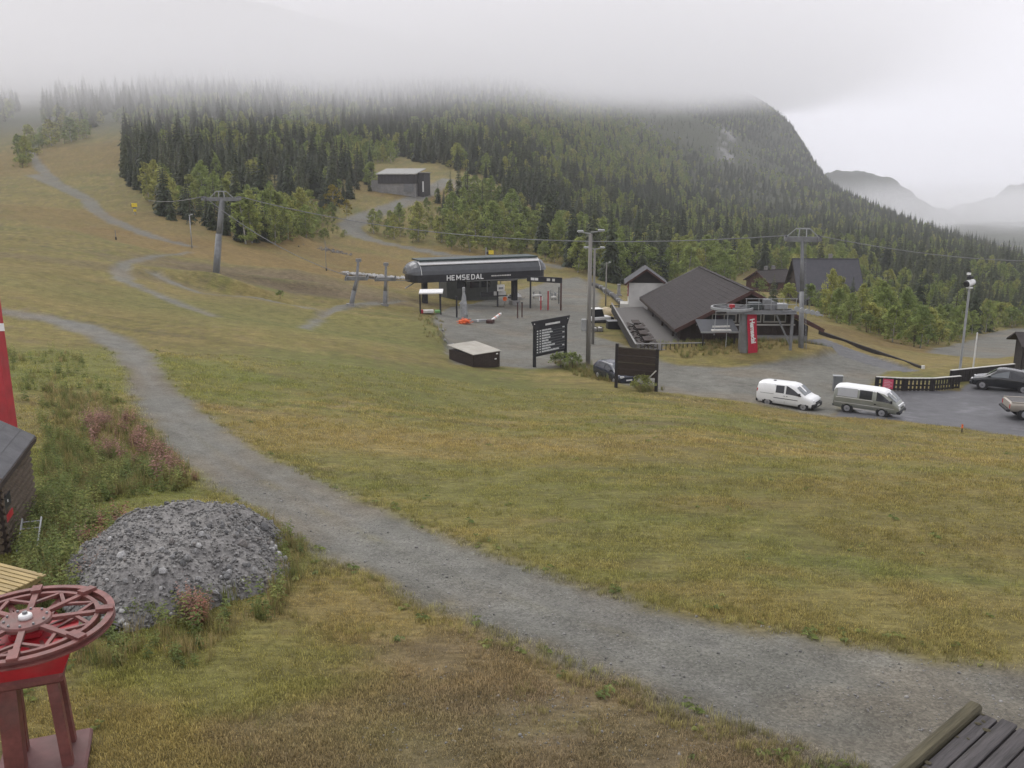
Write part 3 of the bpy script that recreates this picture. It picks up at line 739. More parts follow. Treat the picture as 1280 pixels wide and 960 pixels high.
# ------------------------------------------------------------------ where trees stand (survey pixels of their feet)
def inpoly(poly, u, v):
    px = [p[0] for p in poly]; py = [p[1] for p in poly]
    ins = np.zeros(np.shape(u), bool)
    for i in range(len(px)):
        x0, y0, x1, y1 = px[i - 1], py[i - 1], px[i], py[i]
        if y0 == y1: continue
        ins ^= ((y0 > v) != (y1 > v)) & (u < (x1 - x0) * (v - y0) / (y1 - y0) + x0)
    return ins
F_SPRUCE = [(158, 168), (152, 195), (156, 222), (172, 250), (204, 272), (252, 284), (300, 302), (345, 304), (388, 290), (425, 262), (462, 248), (468, 222), (500, 196), (545, 210), (600, 222), (625, 236), (650, 262), (715, 292), (780, 310),
            (840, 308), (905, 322), (985, 334), (1060, 338), (1150, 352), (1300, 372), (1300, 200), (1040, 120), (700, 40), (300, 40), (180, 100), (160, 140)]
F_BIRCH = [(455, 297), (476, 276), (520, 262), (556, 246), (606, 243), (640, 262), (715, 292), (780, 310), (838, 308), (905, 322), (985, 334), (1040, 342), (1110, 352), (1000, 365), (905, 356), (850, 358), (830, 356), (795, 352), (768, 356), (742, 346), (712, 338), (668, 322), (600, 316), (545, 309), (500, 301)]
F_RIGHT = [(1030, 397), (1005, 380), (1062, 372), (1100, 352), (1300, 370), (1300, 405), (1255, 412), (1228, 428), (1205, 440), (1150, 438), (1100, 422), (1056, 408)]
F_LEFTTOP = [(60, 168), (110, 162), (150, 152), (170, 148), (165, 120), (60, 120), (52, 150)]
F_FARLEFT = [(-40, 160), (22, 152), (24, 120), (-40, 110)]
F_SHRUB = [(330, 298), (300, 305), (360, 306), (395, 300), (430, 300), (438, 290), (425, 272), (400, 278), (370, 285)]
F_LSHRUB = [(15, 205), (30, 185), (60, 165), (110, 163), (115, 172), (80, 180), (50, 190), (30, 212)]
F_MIDSPRUCE = [(690, 312), (760, 318), (838, 320), (835, 350), (795, 350), (768, 354), (742, 344), (700, 330)]
F_PALE = [(600, 140), (680, 118), (790, 150), (850, 190), (860, 240), (760, 235), (680, 190)]
CLEAR = [  # roads, houses and clearings kept free
    [(468, 262), (462, 205), (545, 205), (620, 228), (610, 245), (545, 248), (500, 262)],
    [(912, 366), (916, 346), (940, 338), (985, 340), (1000, 350), (1070, 362), (1078, 384), (1040, 392), (1000, 390), (930, 384)],
    [(760, 392), (764, 356), (830, 356), (870, 372), (1030, 398), (1030, 420), (760, 420)]]
ALL_T = []
g_small = np.random.default_rng(99)
def scatter(polys, n, kinds, tmin, tmax, mind, seed, size=(.75, 1.2), clear=True, sel=None):
    """even random planting over survey polygons; kinds = list of (species, weight)"""
    g = np.random.default_rng(seed)
    us = []
    poly_all = [p for q in polys for p in q]
    u0, u1 = min(p[0] for p in poly_all), max(p[0] for p in poly_all)
    lo = math.atan((u0 - CX) / FPX / CP) - .02; hi = math.atan((u1 - CX) / FPX / CP) + .02
    a = g.uniform(lo, hi, n); r_ = np.sqrt(g.uniform(tmin ** 2, tmax ** 2, n)) if mind >= 0 else np.exp(g.uniform(math.log(tmin), math.log(tmax), n))
    x = r_ * np.sin(a); y = r_ * np.cos(a); z = Hs(x, y)
    u, v, t = project(x, y, z)
    ok = np.zeros(n, bool)
    for q in polys: ok |= inpoly(q, u, v)
    if clear:
        for q in CLEAR: ok &= ~inpoly(q, u, v)
        for q in (UPROAD, YARD, FARROAD): ok &= sdist(q, x, y) < -1.2
    if sel is not None: ok &= sel(x, y, u, v, t)
    grid = {}
    md = abs(mind)
    sp = [k for k, w in kinds]; ww = np.cumsum([w for k, w in kinds]); ww = ww / ww[-1]
    cl_ = fbm(x / 30, y / 30, 3, seed)
    for i in np.nonzero(ok)[0]:
        k = (int(x[i] // md), int(y[i] // md))
        bad = False
        for dx in (-1, 0, 1):
            for dy in (-1, 0, 1):
                for (qx, qy) in grid.get((k[0] + dx, k[1] + dy), ()):
                    if (qx - x[i]) ** 2 + (qy - y[i]) ** 2 < md * md: bad = True
        if bad: continue
        grid.setdefault(k, []).append((x[i], y[i]))
        pick = sp[int(np.searchsorted(ww, min(.999, max(0, (cl_[i] - .5) * 2.2 + .5 + g.uniform(-.3, .3)))))] if len(sp) > 1 else sp[0]
        ALL_T.append((float(t[i]), pick, float(x[i]), float(y[i]), float(z[i]), float(g.uniform(*size)), float(u[i]), float(v[i])))
S, B, U = 'spruce', 'birch', 'bush'
scatter([F_SPRUCE], 14000, [(B, .42), (S, .58)], 150, 480, 3.0, 1, (.38, .95))
scatter([F_SPRUCE], 16000, [(B, .32), (S, .68)], 480, 800, 4.2, 2, (.4, .9))
scatter([F_SPRUCE], 75000, [(B, .28), (S, .72)], 800, 2000, 6.6, 3, (.5, .85))
scatter([F_PALE], 9000, [(B, 1.0)], 600, 1700, 8.0, 13, (.75, 1.15))
scatter([F_MIDSPRUCE], 2500, [(S, .78), (B, .22)], 130, 300, 3.6, 15, (.5, .9))
scatter([F_BIRCH], 8000, [(B, .93), (S, .07)], 130, 420, 3.6, 4, (.55, 1.0), sel=lambda x, y, u, v, t: (u > 545) | (g_small.random(len(u)) < .6))
scatter([F_BIRCH, F_RIGHT], 6000, [(U, 1.0)], 100, 420, 3.2, 14, (.55, 1.1))
scatter([F_RIGHT], 5000, [(B, .66), (S, .34)], 95, 420, 3.0, 5, (.33, .68))
scatter([F_LEFTTOP, F_FARLEFT], 2500, [(S, .85), (B, .15)], 300, 800, 6.0, 6, (.6, .95))
scatter([F_SHRUB], 1500, [(U, .6), (B, .4)], 130, 260, 2.6, 7, (.6, 1.1))
scatter([F_LSHRUB], 1500, [(U, .8), (B, .2)], 250, 520, 4.2, 8, (.8, 1.3))
ALL_T.sort()
# ------------------------------------------------------------------ plant the trees: the nearest ones as trees of their own, the rest as the wood
def x_seed(loc): return abs(loc[0] * 12.9898 + loc[1] * 78.233)
def plant(name, meshes, loc, s, rz, label, cat, group):
    e = bpy.data.objects.new(name, None); COL.objects.link(e); e.location = loc; e.rotation_euler = (0, 0, rz); w_ = .8 + .45 * ((x_seed(loc)) % 1.0); e.scale = (s * w_, s * w_, s); e.empty_display_size = .5
    tag(e, label, cat, group)
    for nm_, me in zip(("trunk", "crown"), meshes):
        o = bpy.data.objects.new(nm_, me); COL.objects.link(o); o.parent = e
    return e
SPECIES = {S: (SPR, "spruce_tree"), B: (BIR, "birch_tree"), U: (BUS, "willow_bush")}
BIRCH_ZONE = [(730, 300), (905, 300), (905, 352), (842, 372), (790, 358), (730, 352)]
def zone_of(sp, u, v, t):
    right = u > 990 and t < 260
    if sp == S:
        if right: return "dark spruce in the mixed grove below the grass slope right of the lodge", "spruces in the grove below the lodge"
        if u > 690: return "dark spruce behind the gravel yard between lift station and lodge", "spruces behind the lodge"
        if u > 450: return "dark spruce in the birch scrub behind the lift station", "spruces behind the lift station"
        return "tall dark spruce in the dense stand above the ski slope", "spruces along the ski slope"
    if sp == B:
        if right: return "green birch in the mixed grove below the grass slope right of the lodge", "birches in the grove below the lodge"
        if u > 690: return "light green birch on the hillside behind the lodge", "birches behind the lodge"
        if u > 450: return "light green birch in the scrub behind the lift station", "birches behind the lift station"
        return "light green birch at the edge of the spruce stand", "birches along the ski slope"
    if right: return "low willow bush in the undergrowth of the grove below the lodge", "willow bushes below the lodge"
    if u > 690: return "low willow bush on the hillside behind the lodge", "willow bushes behind the lodge"
    if u > 450: return "low willow bush in the scrub behind the lift station", "willow bushes behind the lift station"
    return "low willow bush beside the ski slope", "willow bushes beside the ski slope"
LIMIT = {S: 200, B: 240, U: 60}
count = {S: 0, B: 0, U: 0}
stuff = {S: [], B: [], U: []}
rt = random.Random(5)
# things that hide a tree wholly are no reason to plant it as one: skip feet far inside the stand
occ = {}
for (t, sp, x, y, z, s, u, v) in ALL_T:
    k = rt.randrange(len(SPECIES[sp][0])); rz = rt.random() * 6.283
    cell = (int(u // (9 if sp != S else 8)), int(v // 9))
    hidden = occ.get(cell, 0) >= 2
    occ[cell] = occ.get(cell, 0) + 1
    if 396 < u < 447 and 258 < v < 312 and t < 300: s *= .42
    if 440 < u < 560 and 240 < v < 300 and t < 320:
        if sp == S and u < 545: continue
        s *= .55
    if count[sp] < LIMIT[sp] and -20 < u < 1300 and not hidden and t < 420:
        lab, grp = zone_of(sp, u, v, t)
        cat = {S: "spruce", B: "birch", U: "bush"}[sp]
        plant(SPECIES[sp][1], SPECIES[sp][0][k], (x, y, z - .05), s, rz, lab, cat, grp); count[sp] += 1
    else:
        stuff[sp].append((x, y, z - .1, s, rz, k))
for sp, nm_, lab in ((S, "spruce_forest", "dense dark spruce forest covering the mountainside"), (B, "birch_wood", "pale green birches scattered through the far forest"), (U, "willow_scrub", "low green willow scrub")):
    L = np.array(stuff[sp])
    if not len(L): continue
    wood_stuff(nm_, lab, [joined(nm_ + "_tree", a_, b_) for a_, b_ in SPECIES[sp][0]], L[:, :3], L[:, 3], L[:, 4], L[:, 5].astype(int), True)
for u, v, s in ((417, 277, 1.15), (434, 275, .65)):
    p = G(u, v); plant("birch_tree", YEL, p, s, u, ("tall" if s > 1 else "small") + " yellow birch in front of the dark spruces below the grey building", "birch", "yellow birches")
for u, t_, me_, s, nm_, cat_, lab in ((1046, 150, BIR[0], .72, "birch_tree", "birch", "light green birch standing alone in front of the steep dark roof"), (1012, 146, BIR[3], .7, "birch_tree", "birch", "small round birch between the lodge tower and the steep-roofed house"),
        (1063, 150, SPR[2], .62, "spruce_tree", "spruce", "dark spruce at the right corner of the steep-roofed house"), (984, 150, BIR[3], .62, "birch_tree", "birch", "small birch left of the lodge tower below the brown cabin"), (966, 158, SPR[4], .62, "spruce_tree", "spruce", "small dark spruce on the grass below the brown cabin"),
        (948, 165, BUS[2], 1.0, "willow_bush", "bush", "willow bush on the grass left of the small spruce below the cabin"), (1078, 158, BIR[1], .75, "birch_tree", "birch", "bushy birch just right of the steep-roofed house"), (1030, 142, BUS[0], 1.1, "willow_bush", "bush", "green bush under the steep-roofed house behind the paved ramp")):
    p = GT(u, t_); plant(nm_, me_, p, s, u, lab, cat_, None)
print("TREES", count, {k: len(v) for k, v in stuff.items()})
# ------------------------------------------------------------------ mesh builder
class MB:
    def __init__(s): s.V = []; s.F = []
    def quad(s, a, b, c, d): o = len(s.V); s.V += [tuple(a), tuple(b), tuple(c), tuple(d)]; s.F.append((o, o + 1, o + 2, o + 3)); return s
    def tri(s, a, b, c): o = len(s.V); s.V += [tuple(a), tuple(b), tuple(c)]; s.F.append((o, o + 1, o + 2)); return s
    def box(s, lo, hi, bev=0.0):
        x0, y0, z0 = lo; x1, y1, z1 = hi
        if bev:
            # chamfered box
            b = min(bev, (x1 - x0) * .45, (y1 - y0) * .45, (z1 - z0) * .45)
            bm = bmesh.new(); bmesh.ops.create_cube(bm, size=1)
            for v in bm.verts: v.co = Vector((x0 + (v.co.x + .5) * (x1 - x0), y0 + (v.co.y + .5) * (y1 - y0), z0 + (v.co.z + .5) * (z1 - z0)))
            bmesh.ops.bevel(bm, geom=list(bm.edges), offset=b, segments=1, affect='EDGES')
            o = len(s.V); bm.verts.index_update(); s.V += [tuple(v.co) for v in bm.verts]; s.F += [tuple(o + v.index for v in f.verts) for f in bm.faces]; bm.free(); return s
        o = len(s.V)
        s.V += [(x, y, z) for z in (z0, z1) for y in (y0, y1) for x in (x0, x1)]
        s.F += [tuple(o + i for i in f) for f in ((0, 2, 3, 1), (4, 5, 7, 6), (0, 1, 5, 4), (2, 6, 7, 3), (0, 4, 6, 2), (1, 3, 7, 5))]
        return s
    def bar(s, p0, p1, w, h, up=(0, 0, 1)):
        """rectangular bar from p0 to p1, w across, h along up"""
        p0 = Vector(p0); p1 = Vector(p1); d = (p1 - p0).normalized(); a = d.cross(Vector(up))
        if a.length < 1e-4: a = d.cross(Vector((1, 0, 0)))
        a.normalize(); b = a.cross(d).normalized(); o = len(s.V)
        for p in (p0, p1):
            for i, j in ((-1, -1), (1, -1), (1, 1), (-1, 1)): s.V.append(tuple(p + a * w / 2 * i + b * h / 2 * j))
        s.F += [tuple(o + i for i in f) for f in ((0, 3, 2, 1), (4, 5, 6, 7), (0, 1, 5, 4), (1, 2, 6, 5), (2, 3, 7, 6), (3, 0, 4, 7))]
        return s
    def tube(s, p0, p1, r0, r1=None, seg=10, cap=True):
        r1 = r0 if r1 is None else r1
        o = len(s.V); tube(s.V, s.F, tuple(p0), tuple(p1), r0, r1, seg)
        if cap: s.F += [tuple(o + i for i in range(seg))[::-1], tuple(o + seg + i for i in range(seg))]
        return s
    def path(s, pts_, r, seg=8):
        for a, b in zip(pts_[:-1], pts_[1:]): s.tube(a, b, r, r, seg)
        return s
    def prism(s, poly, axis, a, b):
        """polygon in the plane across axis ('x','y','z') extruded from a to b"""
        def at_(p, q): return {'x': (q, p[0], p[1]), 'y': (p[0], q, p[1]), 'z': (p[0], p[1], q)}[axis]
        o = len(s.V); n_ = len(poly)
        s.V += [at_(p, a) for p in poly] + [at_(p, b) for p in poly]
        s.F += [tuple(o + i for i in range(n_)), tuple(o + n_ + i for i in range(n_))[::-1]]
        for i in range(n_):
            j = (i + 1) % n_; s.F.append((o + i, o + n_ + i, o + n_ + j, o + j))
        return s
    def ring(s, prof, seg=48, c=(0, 0, 0)):
        """closed profile (r, z) turned about the z axis"""
        o = len(s.V); k = len(prof)
        for i in range(seg):
            t = 2 * math.pi * i / seg
            for r, z in prof: s.V.append((c[0] + r * math.cos(t), c[1] + r * math.sin(t), c[2] + z))
        for i in range(seg):
            for j in range(k): s.F.append((o + i * k + j, o + ((i + 1) % seg) * k + j, o + ((i + 1) % seg) * k + (j + 1) % k, o + i * k + (j + 1) % k))
        return s
    def build(s, name, material, parent=None, smooth=False, loc=None, rot=None):
        me = bpy.data.meshes.new(name); me.from_pydata([tuple(map(float, v)) for v in s.V], [], s.F)
        bm = bmesh.new(); bm.from_mesh(me); bmesh.ops.recalc_face_normals(bm, faces=bm.faces); bm.to_mesh(me); bm.free()
        if smooth:
            for p in me.polygons: p.use_smooth = True
        if isinstance(material, (list, tuple)):
            for m in material: me.materials.append(m)
        else: me.materials.append(material)
        return link(name, me, parent, loc, rot)
def heading(p, q): return math.atan2(q[1] - p[1], q[0] - p[0])
def loc_of(p, dz=0.0): return Vector((p.x, p.y, p.z + dz))
def text_mesh(name, body, size, material, parent, loc, rot, extrude=.02, space=1.0, xs=1.0, bold=0.0):
    cu = bpy.data.curves.new(name, 'FONT'); cu.body = body; cu.size = size; cu.extrude = extrude; cu.align_x = 'CENTER'; cu.align_y = 'CENTER'; cu.space_character = space; cu.offset = bold; cu.resolution_u = 3
    tmp = bpy.data.objects.new(name + "_tmp", cu); COL.objects.link(tmp)
    dg = bpy.context.evaluated_depsgraph_get(); me = bpy.data.meshes.new_from_object(tmp.evaluated_get(dg))
    bpy.data.objects.remove(tmp); bpy.data.curves.remove(cu)
    me.materials.clear(); me.materials.append(material)
    o = link(name, me, parent, loc, rot); o.scale = (xs, 1, 1)
    return o
def strand(p0, p1, sag, r, n_=14):
    b = MB(); L = []
    for i in range(n_ + 1):
        f = i / n_; p = Vector(p0).lerp(Vector(p1), f); p.z -= sag * 4 * f * (1 - f); L.append(p)
    return b.path(L, r, 5)

# ------------------------------------------------------------------ shared materials
M_WHEEL = mat("red_oxide_paint", (.165, .056, .048), .55, .3, 5, grime=.35, bump=.15)
M_RED = mat("red_paint", (.40, .022, .030), .45, .18, 5, grime=.3)
M_REDPOST = mat("red_post_paint", (.36, .026, .032), .5, .15, 3, grime=.2)
M_WHITE = mat("white_paint", (.72, .72, .70), .5, .06, 4, grime=.15)
M_OFFWHITE = mat("weathered_white", (.55, .54, .50), .7, .12, 3, grime=.3)
M_GALV = mat("galvanised_steel", (.34, .35, .35), .5, .15, 2.5, metal=.35, grime=.2)
M_TOWER = mat("weathered_tower_steel", (.20, .205, .205), .6, .25, 1.2, metal=.25, grime=.35)
M_STEEL = mat("grey_steel", (.20, .205, .21), .55, .18, 3, metal=.2, grime=.2)
M_BLACK = mat("black_paint", (.018, .018, .022), .5, .25, 4)
M_BLACKWOOD = mat("black_stained_wood", (.030, .026, .025), .8, .35, 2.5, stretch=(1, 1, 6), bump=.3)
M_BROWN = mat("brown_stained_wood", (.042, .030, .024), .8, .32, 2.5, stretch=(1, 1, 5), bump=.3)
M_BROWNLOG = mat("brown_log_wood", (.105, .080, .056), .85, .35, 3, stretch=(4, .4, 4), bump=.4)
M_REDBROWN = mat("red_brown_trim", (.075, .036, .030), .75, .25, 2)
M_TIMBER = mat("yellow_timber", (.36, .27, .12), .75, .25, 3, stretch=(.4, 4, 4), grime=.2, bump=.2)
M_GREYWOOD = mat("weathered_grey_wood", (.085, .075, .045), .9, .4, 4, stretch=(.4, 5, 5), grime=.4, bump=.5)
M_ROOFFELT = mat("roofing_felt", (.040, .034, .033), .92, .25, 2.0, grime=.12, bump=.3, bscale=30)
M_ROOFGREY = mat("grey_roofing", (.085, .085, .09), .85, .2, 2.5, grime=.15, bump=.25, bscale=30)
M_CONC = mat("concrete", (.26, .255, .245), .9, .16, 1.2, grime=.3, bump=.2)
M_GLASS = mat("dark_glass", (.018, .020, .024), .08, .2, 1.0, spec=.6)
M_SCREENGLASS = mat("windscreen_glass", (.10, .115, .12), .07, .2, 1.0, spec=.8)
M_RUBBER = mat("tyre_rubber", (.022, .022, .022), .85, .3, 8)
M_RIM = mat("wheel_alloy", (.36, .36, .37), .4, .15, 6, metal=.6)
M_PLASTIC = mat("black_plastic", (.025, .025, .027), .6, .2, 5)
M_TAIL = mat("red_lamp", (.42, .02, .02), .25, .1, 4)
M_LENS = mat("clear_lamp", (.62, .63, .62), .15, .1, 4)
M_YELLOW2 = mat("yellow_padding", (.72, .55, .04), .6, .12, 4)
M_ORANGE = mat("orange_netting", (.80, .17, .05), .7, .2, 8)
M_STONE = mat("crushed_stone", (.185, .19, .195), .92, .4, 5, bump=.4)
M_FINE = mat("stone_grit", (.205, .197, .186), .95, .4, 14, bump=.9, bscale=26)

# ------------------------------------------------------------------ old drag-lift return wheel beside the camera mast
wc = P(33, 781, 12.0)
e = empty("bull_wheel", (wc.x, wc.y, float(Hs(wc.x, wc.y))), .35, "rust red lift bull wheel with eight spokes on a red gearbox stand", "bull wheel")
hz = wc.z - e.location.z
RW = 1.11
b = MB().ring([(RW, .055), (RW, .035), (RW - .055, .015), (RW - .055, -.02), (RW, -.035), (RW, -.06), (RW - .09, -.06), (RW - .09, -.02), (RW - .07, .0), (RW - .07, .02), (RW - .09, .035), (RW - .09, .055)], 96, (0, 0, hz)); b.build("rim", M_WHEEL, e)
b = MB().ring([(.92, .05), (.92, -.05), (.86, -.05), (.86, .05)], 80, (0, 0, hz)); b.build("inner_ring", M_WHEEL, e)
for k in range(8):
    a = k * math.pi / 4; ca_, sa_ = math.cos(a), math.sin(a)
    sp_o = MB().bar((ca_ * .16, sa_ * .16, hz + .055), (ca_ * 1.02, sa_ * 1.02, hz + .03), .08, .05).build("spoke", M_WHEEL, e)
    MB().bar((ca_ * .87, sa_ * .87, hz + .075), (ca_ * 1.095, sa_ * 1.095, hz + .06), .13, .06).build("rim_clamp", M_WHEEL, sp_o)
    for s_ in (-1, 1):
        a2 = a + s_ * math.pi / 8
        MB().bar((ca_ * .60, sa_ * .60, hz + .03), (math.cos(a2) * .88, math.sin(a2) * .88, hz + .03), .05, .035).build("brace", M_WHEEL, sp_o)
        MB().bar((ca_ * .25, sa_ * .25, hz - .17), (math.cos(a2) * .88, math.sin(a2) * .88, hz - .03), .045, .03).build("lower_brace", M_WHEEL, sp_o)
MB().ring([(.02, .10), (.31, .10), (.33, .07), (.33, .03), (.02, .03)], 32, (0, 0, hz)).build("hub", M_WHEEL, e)
hub_o = [c_ for c_ in e.children if c_.name.startswith("hub")][0]
for k in range(10):
    a = k * math.pi / 5 + .2; MB().tube((math.cos(a) * .26, math.sin(a) * .26, hz + .10), (math.cos(a) * .26, math.sin(a) * .26, hz + .125), .017, .016, 6).build("bolt", M_STEEL, hub_o)
cp_ = MB().ring([(.005, .17), (.065, .165), (.085, .15), (.09, .10), (.005, .10)], 24, (0, 0, hz)).build("hub_cap", M_WHITE, e, True)
MB().ring([(.004, .20), (.03, .20), (.035, .172), (.004, .172)], 12, (0, 0, hz)).build("axle_end", M_STEEL, cp_)
b = MB(); o = 0
T1, T2 = .62, .42
V_ = [(-T1, -.48, hz - .14), (T1, -.48, hz - .14), (T1, .48, hz - .14), (-T1, .48, hz - .14), (-T2, -.34, hz - .62), (T2, -.34, hz - .62), (T2, .34, hz - .62), (-T2, .34, hz - .62)]
b.V = V_; b.F = [(0, 1, 2, 3), (4, 7, 6, 5), (0, 4, 5, 1), (1, 5, 6, 2), (2, 6, 7, 3), (3, 7, 4, 0)]; gb = b.build("gearbox", M_RED, e)
MB().box((-.2, -.2, hz - .14), (.2, .2, hz - .02), .03).build("bearing_block", M_RED, gb)
MB().box((-.30, .36, hz - .38), (.30, .62, hz - .12), .04).build("motor_cover", M_RED, gb)
MB().box((-.42, -.38, hz - .76), (.42, .38, hz - .62), .04).build("collar", M_WHEEL, e)
for (x0, y0, x1, y1, w) in ((-.28, -.22, -.30, -.26, .24), (.26, -.20, .34, -.28, .14), (-.28, .24, -.30, .28, .14), (.26, .24, .32, .28, .13)):
    MB().bar((x0, y0, hz - .76), (x1, y1, .14), w, w, (0, 1, 0)).build("leg", M_WHEEL, e)
MB().box((-.58, -.55, .05), (.58, .55, .16), .03).build("base_plate", mat("faded_red_plate", (.135, .062, .060), .7, .2, 3, grime=.3), e)
MB().box((-.55, -.52, -.35), (.55, .52, .05), .02).build("footing", M_CONC, e)

# ------------------------------------------------------------------ log hut
h0 = G(8, 692); h1 = G(47, 641)
rz = heading(h0, h1)
HL = math.hypot(h1.x - h0.x, h1.y - h0.y); zb = min(h0.z, h1.z)
e = empty("wooden_hut", (h0.x, h0.y, zb), rz, "small brown log hut with grey felt roof beside the rubble heap", "hut")
HH = 2.05; HD = 3.0
b = MB().box((0, .05, 0), (HL, HD, HH)); b.prism([(.05, HH), (HD, HH), (HD / 2, HH + .85)], 'x', 0, HL); wall = b.build("wall", M_BROWN, e)
nl_ = 12
lg = MB()
lg.prism([(0.05, 0), (0.0, .02), (-.055, .07), (-.06, .1), (-.05, .14), (0, .175), (.05, .177)], 'x', -.12, HL + .12)
log_me = None
for k in range(nl_):
    if log_me is None:
        o = lg.build("log", M_BROWNLOG, wall); log_me = o.data
    else: o = link("log", log_me, wall)
    o.location = (0, .05, k * .177)
lg2 = MB().prism([(-.05, 0), (0.0, .02), (.055, .07), (.06, .1), (.05, .14), (0, .175), (-.05, .177)], 'y', -.1, HD + .05)
o0 = None
for k in range(nl_):
    if o0 is None: o = lg2.build("log", M_BROWNLOG, wall); o0 = o.data
    else: o = link("log", o0, wall)
    o.location = (0, 0, k * .177); o.scale = (-1, 1, 1)
MB().box((-.06, -.06, 0), (.07, .07, HH)).build("corner_board", M_BROWN, e)
b = MB(); ov = .10
ze = HH - .05; zr = HH + .95
b.bar((-.35, -ov, ze - .03), (-.35, HD / 2, zr), .05, .14, (0, 0, 1)); b.bar((HL + .35, -ov, ze - .03), (HL + .35, HD / 2, zr), .05, .14, (0, 0, 1)); b.bar((-.35, -ov, ze), (HL + .35, -ov, ze), .05, .13); barge = b
b = MB(); b.prism([(-ov, ze + .02), (HD / 2, zr), (HD + ov, ze + .02), (HD + ov, ze + .09), (HD / 2, zr + .08), (-ov, ze + .09)], 'x', -.38, HL + .38); rf = b.build("roof", M_ROOFGREY, e)
barge.build("fascia", M_BROWN, rf)
for k in range(1, 5):
    f = k / 5; MB().bar((-.375, -ov + (HD / 2 + ov) * f, ze + .096 + (zr - ze - .01) * f), (HL + .375, -ov + (HD / 2 + ov) * f, ze + .096 + (zr - ze - .01) * f), .012, .008).build("felt_lap", M_ROOFGREY, rf)
s_ = MB().box((.05, -.10, 1.32), (.62, -.075, 1.62)).build("sign_board", M_BLACK, e); MB().box((.28, -.108, 1.44), (.34, -.10, 1.5)).build("sign_mark", M_WHITE, s_)
MB().box((.03, -.105, 1.02), (.66, -.075, 1.17)).build("red_strip", M_RED, e)
MB().box((-.05, -.07, -.4), (HL, HD - .1, .0)).build("plinth", M_CONC, e)
hut_e = e
def ladder(name, p0, p1, wdir, w, n_, label, grp=None, m=None):
    b0 = Vector(p0); b1 = Vector(p1); wv = Vector(wdir).normalized() * w / 2
    e = empty(name, b0, 0, label, "ladder", grp); d = b1 - b0
    for s_ in (-1, 1): MB().bar(wv * s_, d + wv * s_, .03, .06).build("rail", m or M_GALV, e)
    for k in range(n_): q = d * ((k + .5) / n_); MB().tube(q - wv, q + wv, .014, .014, 6).build("rung", m or M_GALV, e)
q = G(19, 694); d = Vector((math.cos(rz), math.sin(rz), 0)); nrm = Vector((d.y, -d.x, 0))
ladder("ladder", q + nrm * .25 + Vector((0, 0, .02)), q + nrm * .25 + d * .9 + Vector((0, 0, .55)), nrm, .42, 5, "short aluminium ladder leaning low by the hut corner and yellow deck")
q = h1 + d * .25 - nrm * .15
ladder("rack_frame", q + Vector((0, 0, .1)), q + Vector((0, 0, 1.25)), d, .3, 7, "narrow white metal rack upright at the back end of the log hut", m=M_OFFWHITE)
# wild white umbels are part of the weeds; yellow timber deck in front of the hut
c0 = P(56, 716, 17.9); c1 = P(40, 738, 17.1); c2 = P(-20, 694, 18.6)
ex = Vector((c2.x - c0.x, c2.y - c0.y, 0)); LX = max(ex.length, 2.2); rzd = math.atan2(ex.y, ex.x)
e = empty("timber_deck", (c0.x, c0.y, float(Hs(c0.x, c0.y))), rzd, "yellow slatted timber deck beside the hut, behind the bull wheel", "deck")
dz = c0.z - e.location.z; wy = 1.15
me0 = None
for k in range(9):
    y = .03 + k * wy / 9
    if me0 is None: o = MB().box((-.08, 0, dz - .035), (LX + .1, wy / 9 - .03, dz), .006).build("plank", M_TIMBER, e); me0 = o.data
    else: o = link("plank", me0, e)
    o.location = (random.uniform(-.02, .02), y, random.uniform(-.004, .004))
for x in (.1, LX * .5, LX - .1):
    MB().box((x - .04, .02, dz - .18), (x + .04, wy, dz - .037)).build("joist", M_TIMBER, e)
    for y in (.1, wy - .1): MB().box((x - .045, y - .045, -.2), (x + .045, y + .045, dz - .18)).build("post", M_TIMBER, e)
MB().box((-.06, wy + .002, dz - .2), (LX, wy + .04, dz - .01)).build("edge_board", M_TIMBER, e)

# ------------------------------------------------------------------ red mast behind the hut
pb = GT(14, 30.5); pt = P(-24, 290, 30.0)
e = empty("lift_mast", pb, 0, "red square mast with a white band behind the log hut", "mast")
d = Vector((pt.x - pb.x, pt.y - pb.y, pt.z - pb.z))
def seg(f0, f1, w, m, nm, par=None): return MB().bar(d * f0, d * f1, w, w, (0, 1, 0)).build(nm, m, par or e)
sh_ = seg(-.03, 1, .44, M_REDPOST, "shaft"); seg(.555, .59, .452, M_WHITE, "white_band", sh_); seg(-.05, .035, .62, M_CONC, "footing"); 
MB().bar(d * .04 + Vector((-.27, 0, 0)), d * 1 + Vector((-.27, 0, 0)), .05, .08, (0, 1, 0)).build("cable_duct", M_TIMBER, sh_)

# ------------------------------------------------------------------ rubble heap
rc = G(224, 702)
e = empty("rubble_heap", loc_of(rc), 0, "heap of grey crushed rock overgrown by weeds beside the gravel track", "rubble heap")
RX, RY, RH = 2.65, 3.4, .98
def heap_h(x, y):
    q = np.hypot(x / RX, y / RY); th = np.arctan2(y, x)
    q = q * (1 + .12 * np.sin(2 * th + .6) + .07 * np.sin(5 * th))
    return RH * np.clip(1 - q ** 3.4, -.55, 1) + (fbm(x * 1.2 + 3, y * 1.2, 3, 81) - .5) * .5
def heap_z(x, y):
    return float(heap_h(np.array(x), np.array(y)) + Hs(rc.x + x, rc.y + y) - rc.z)
N_ = 70
gx, gy = np.meshgrid(np.linspace(-RX * 1.15, RX * 1.15, N_), np.linspace(-RY * 1.15, RY * 1.15, N_))
gz = heap_h(gx, gy) + Hs(rc.x + gx, rc.y + gy) - rc.z - .03
gz += (fbm(gx * 9, gy * 9, 3, 82) - .5) * .10
i = np.arange(N_ * N_).reshape(N_, N_)
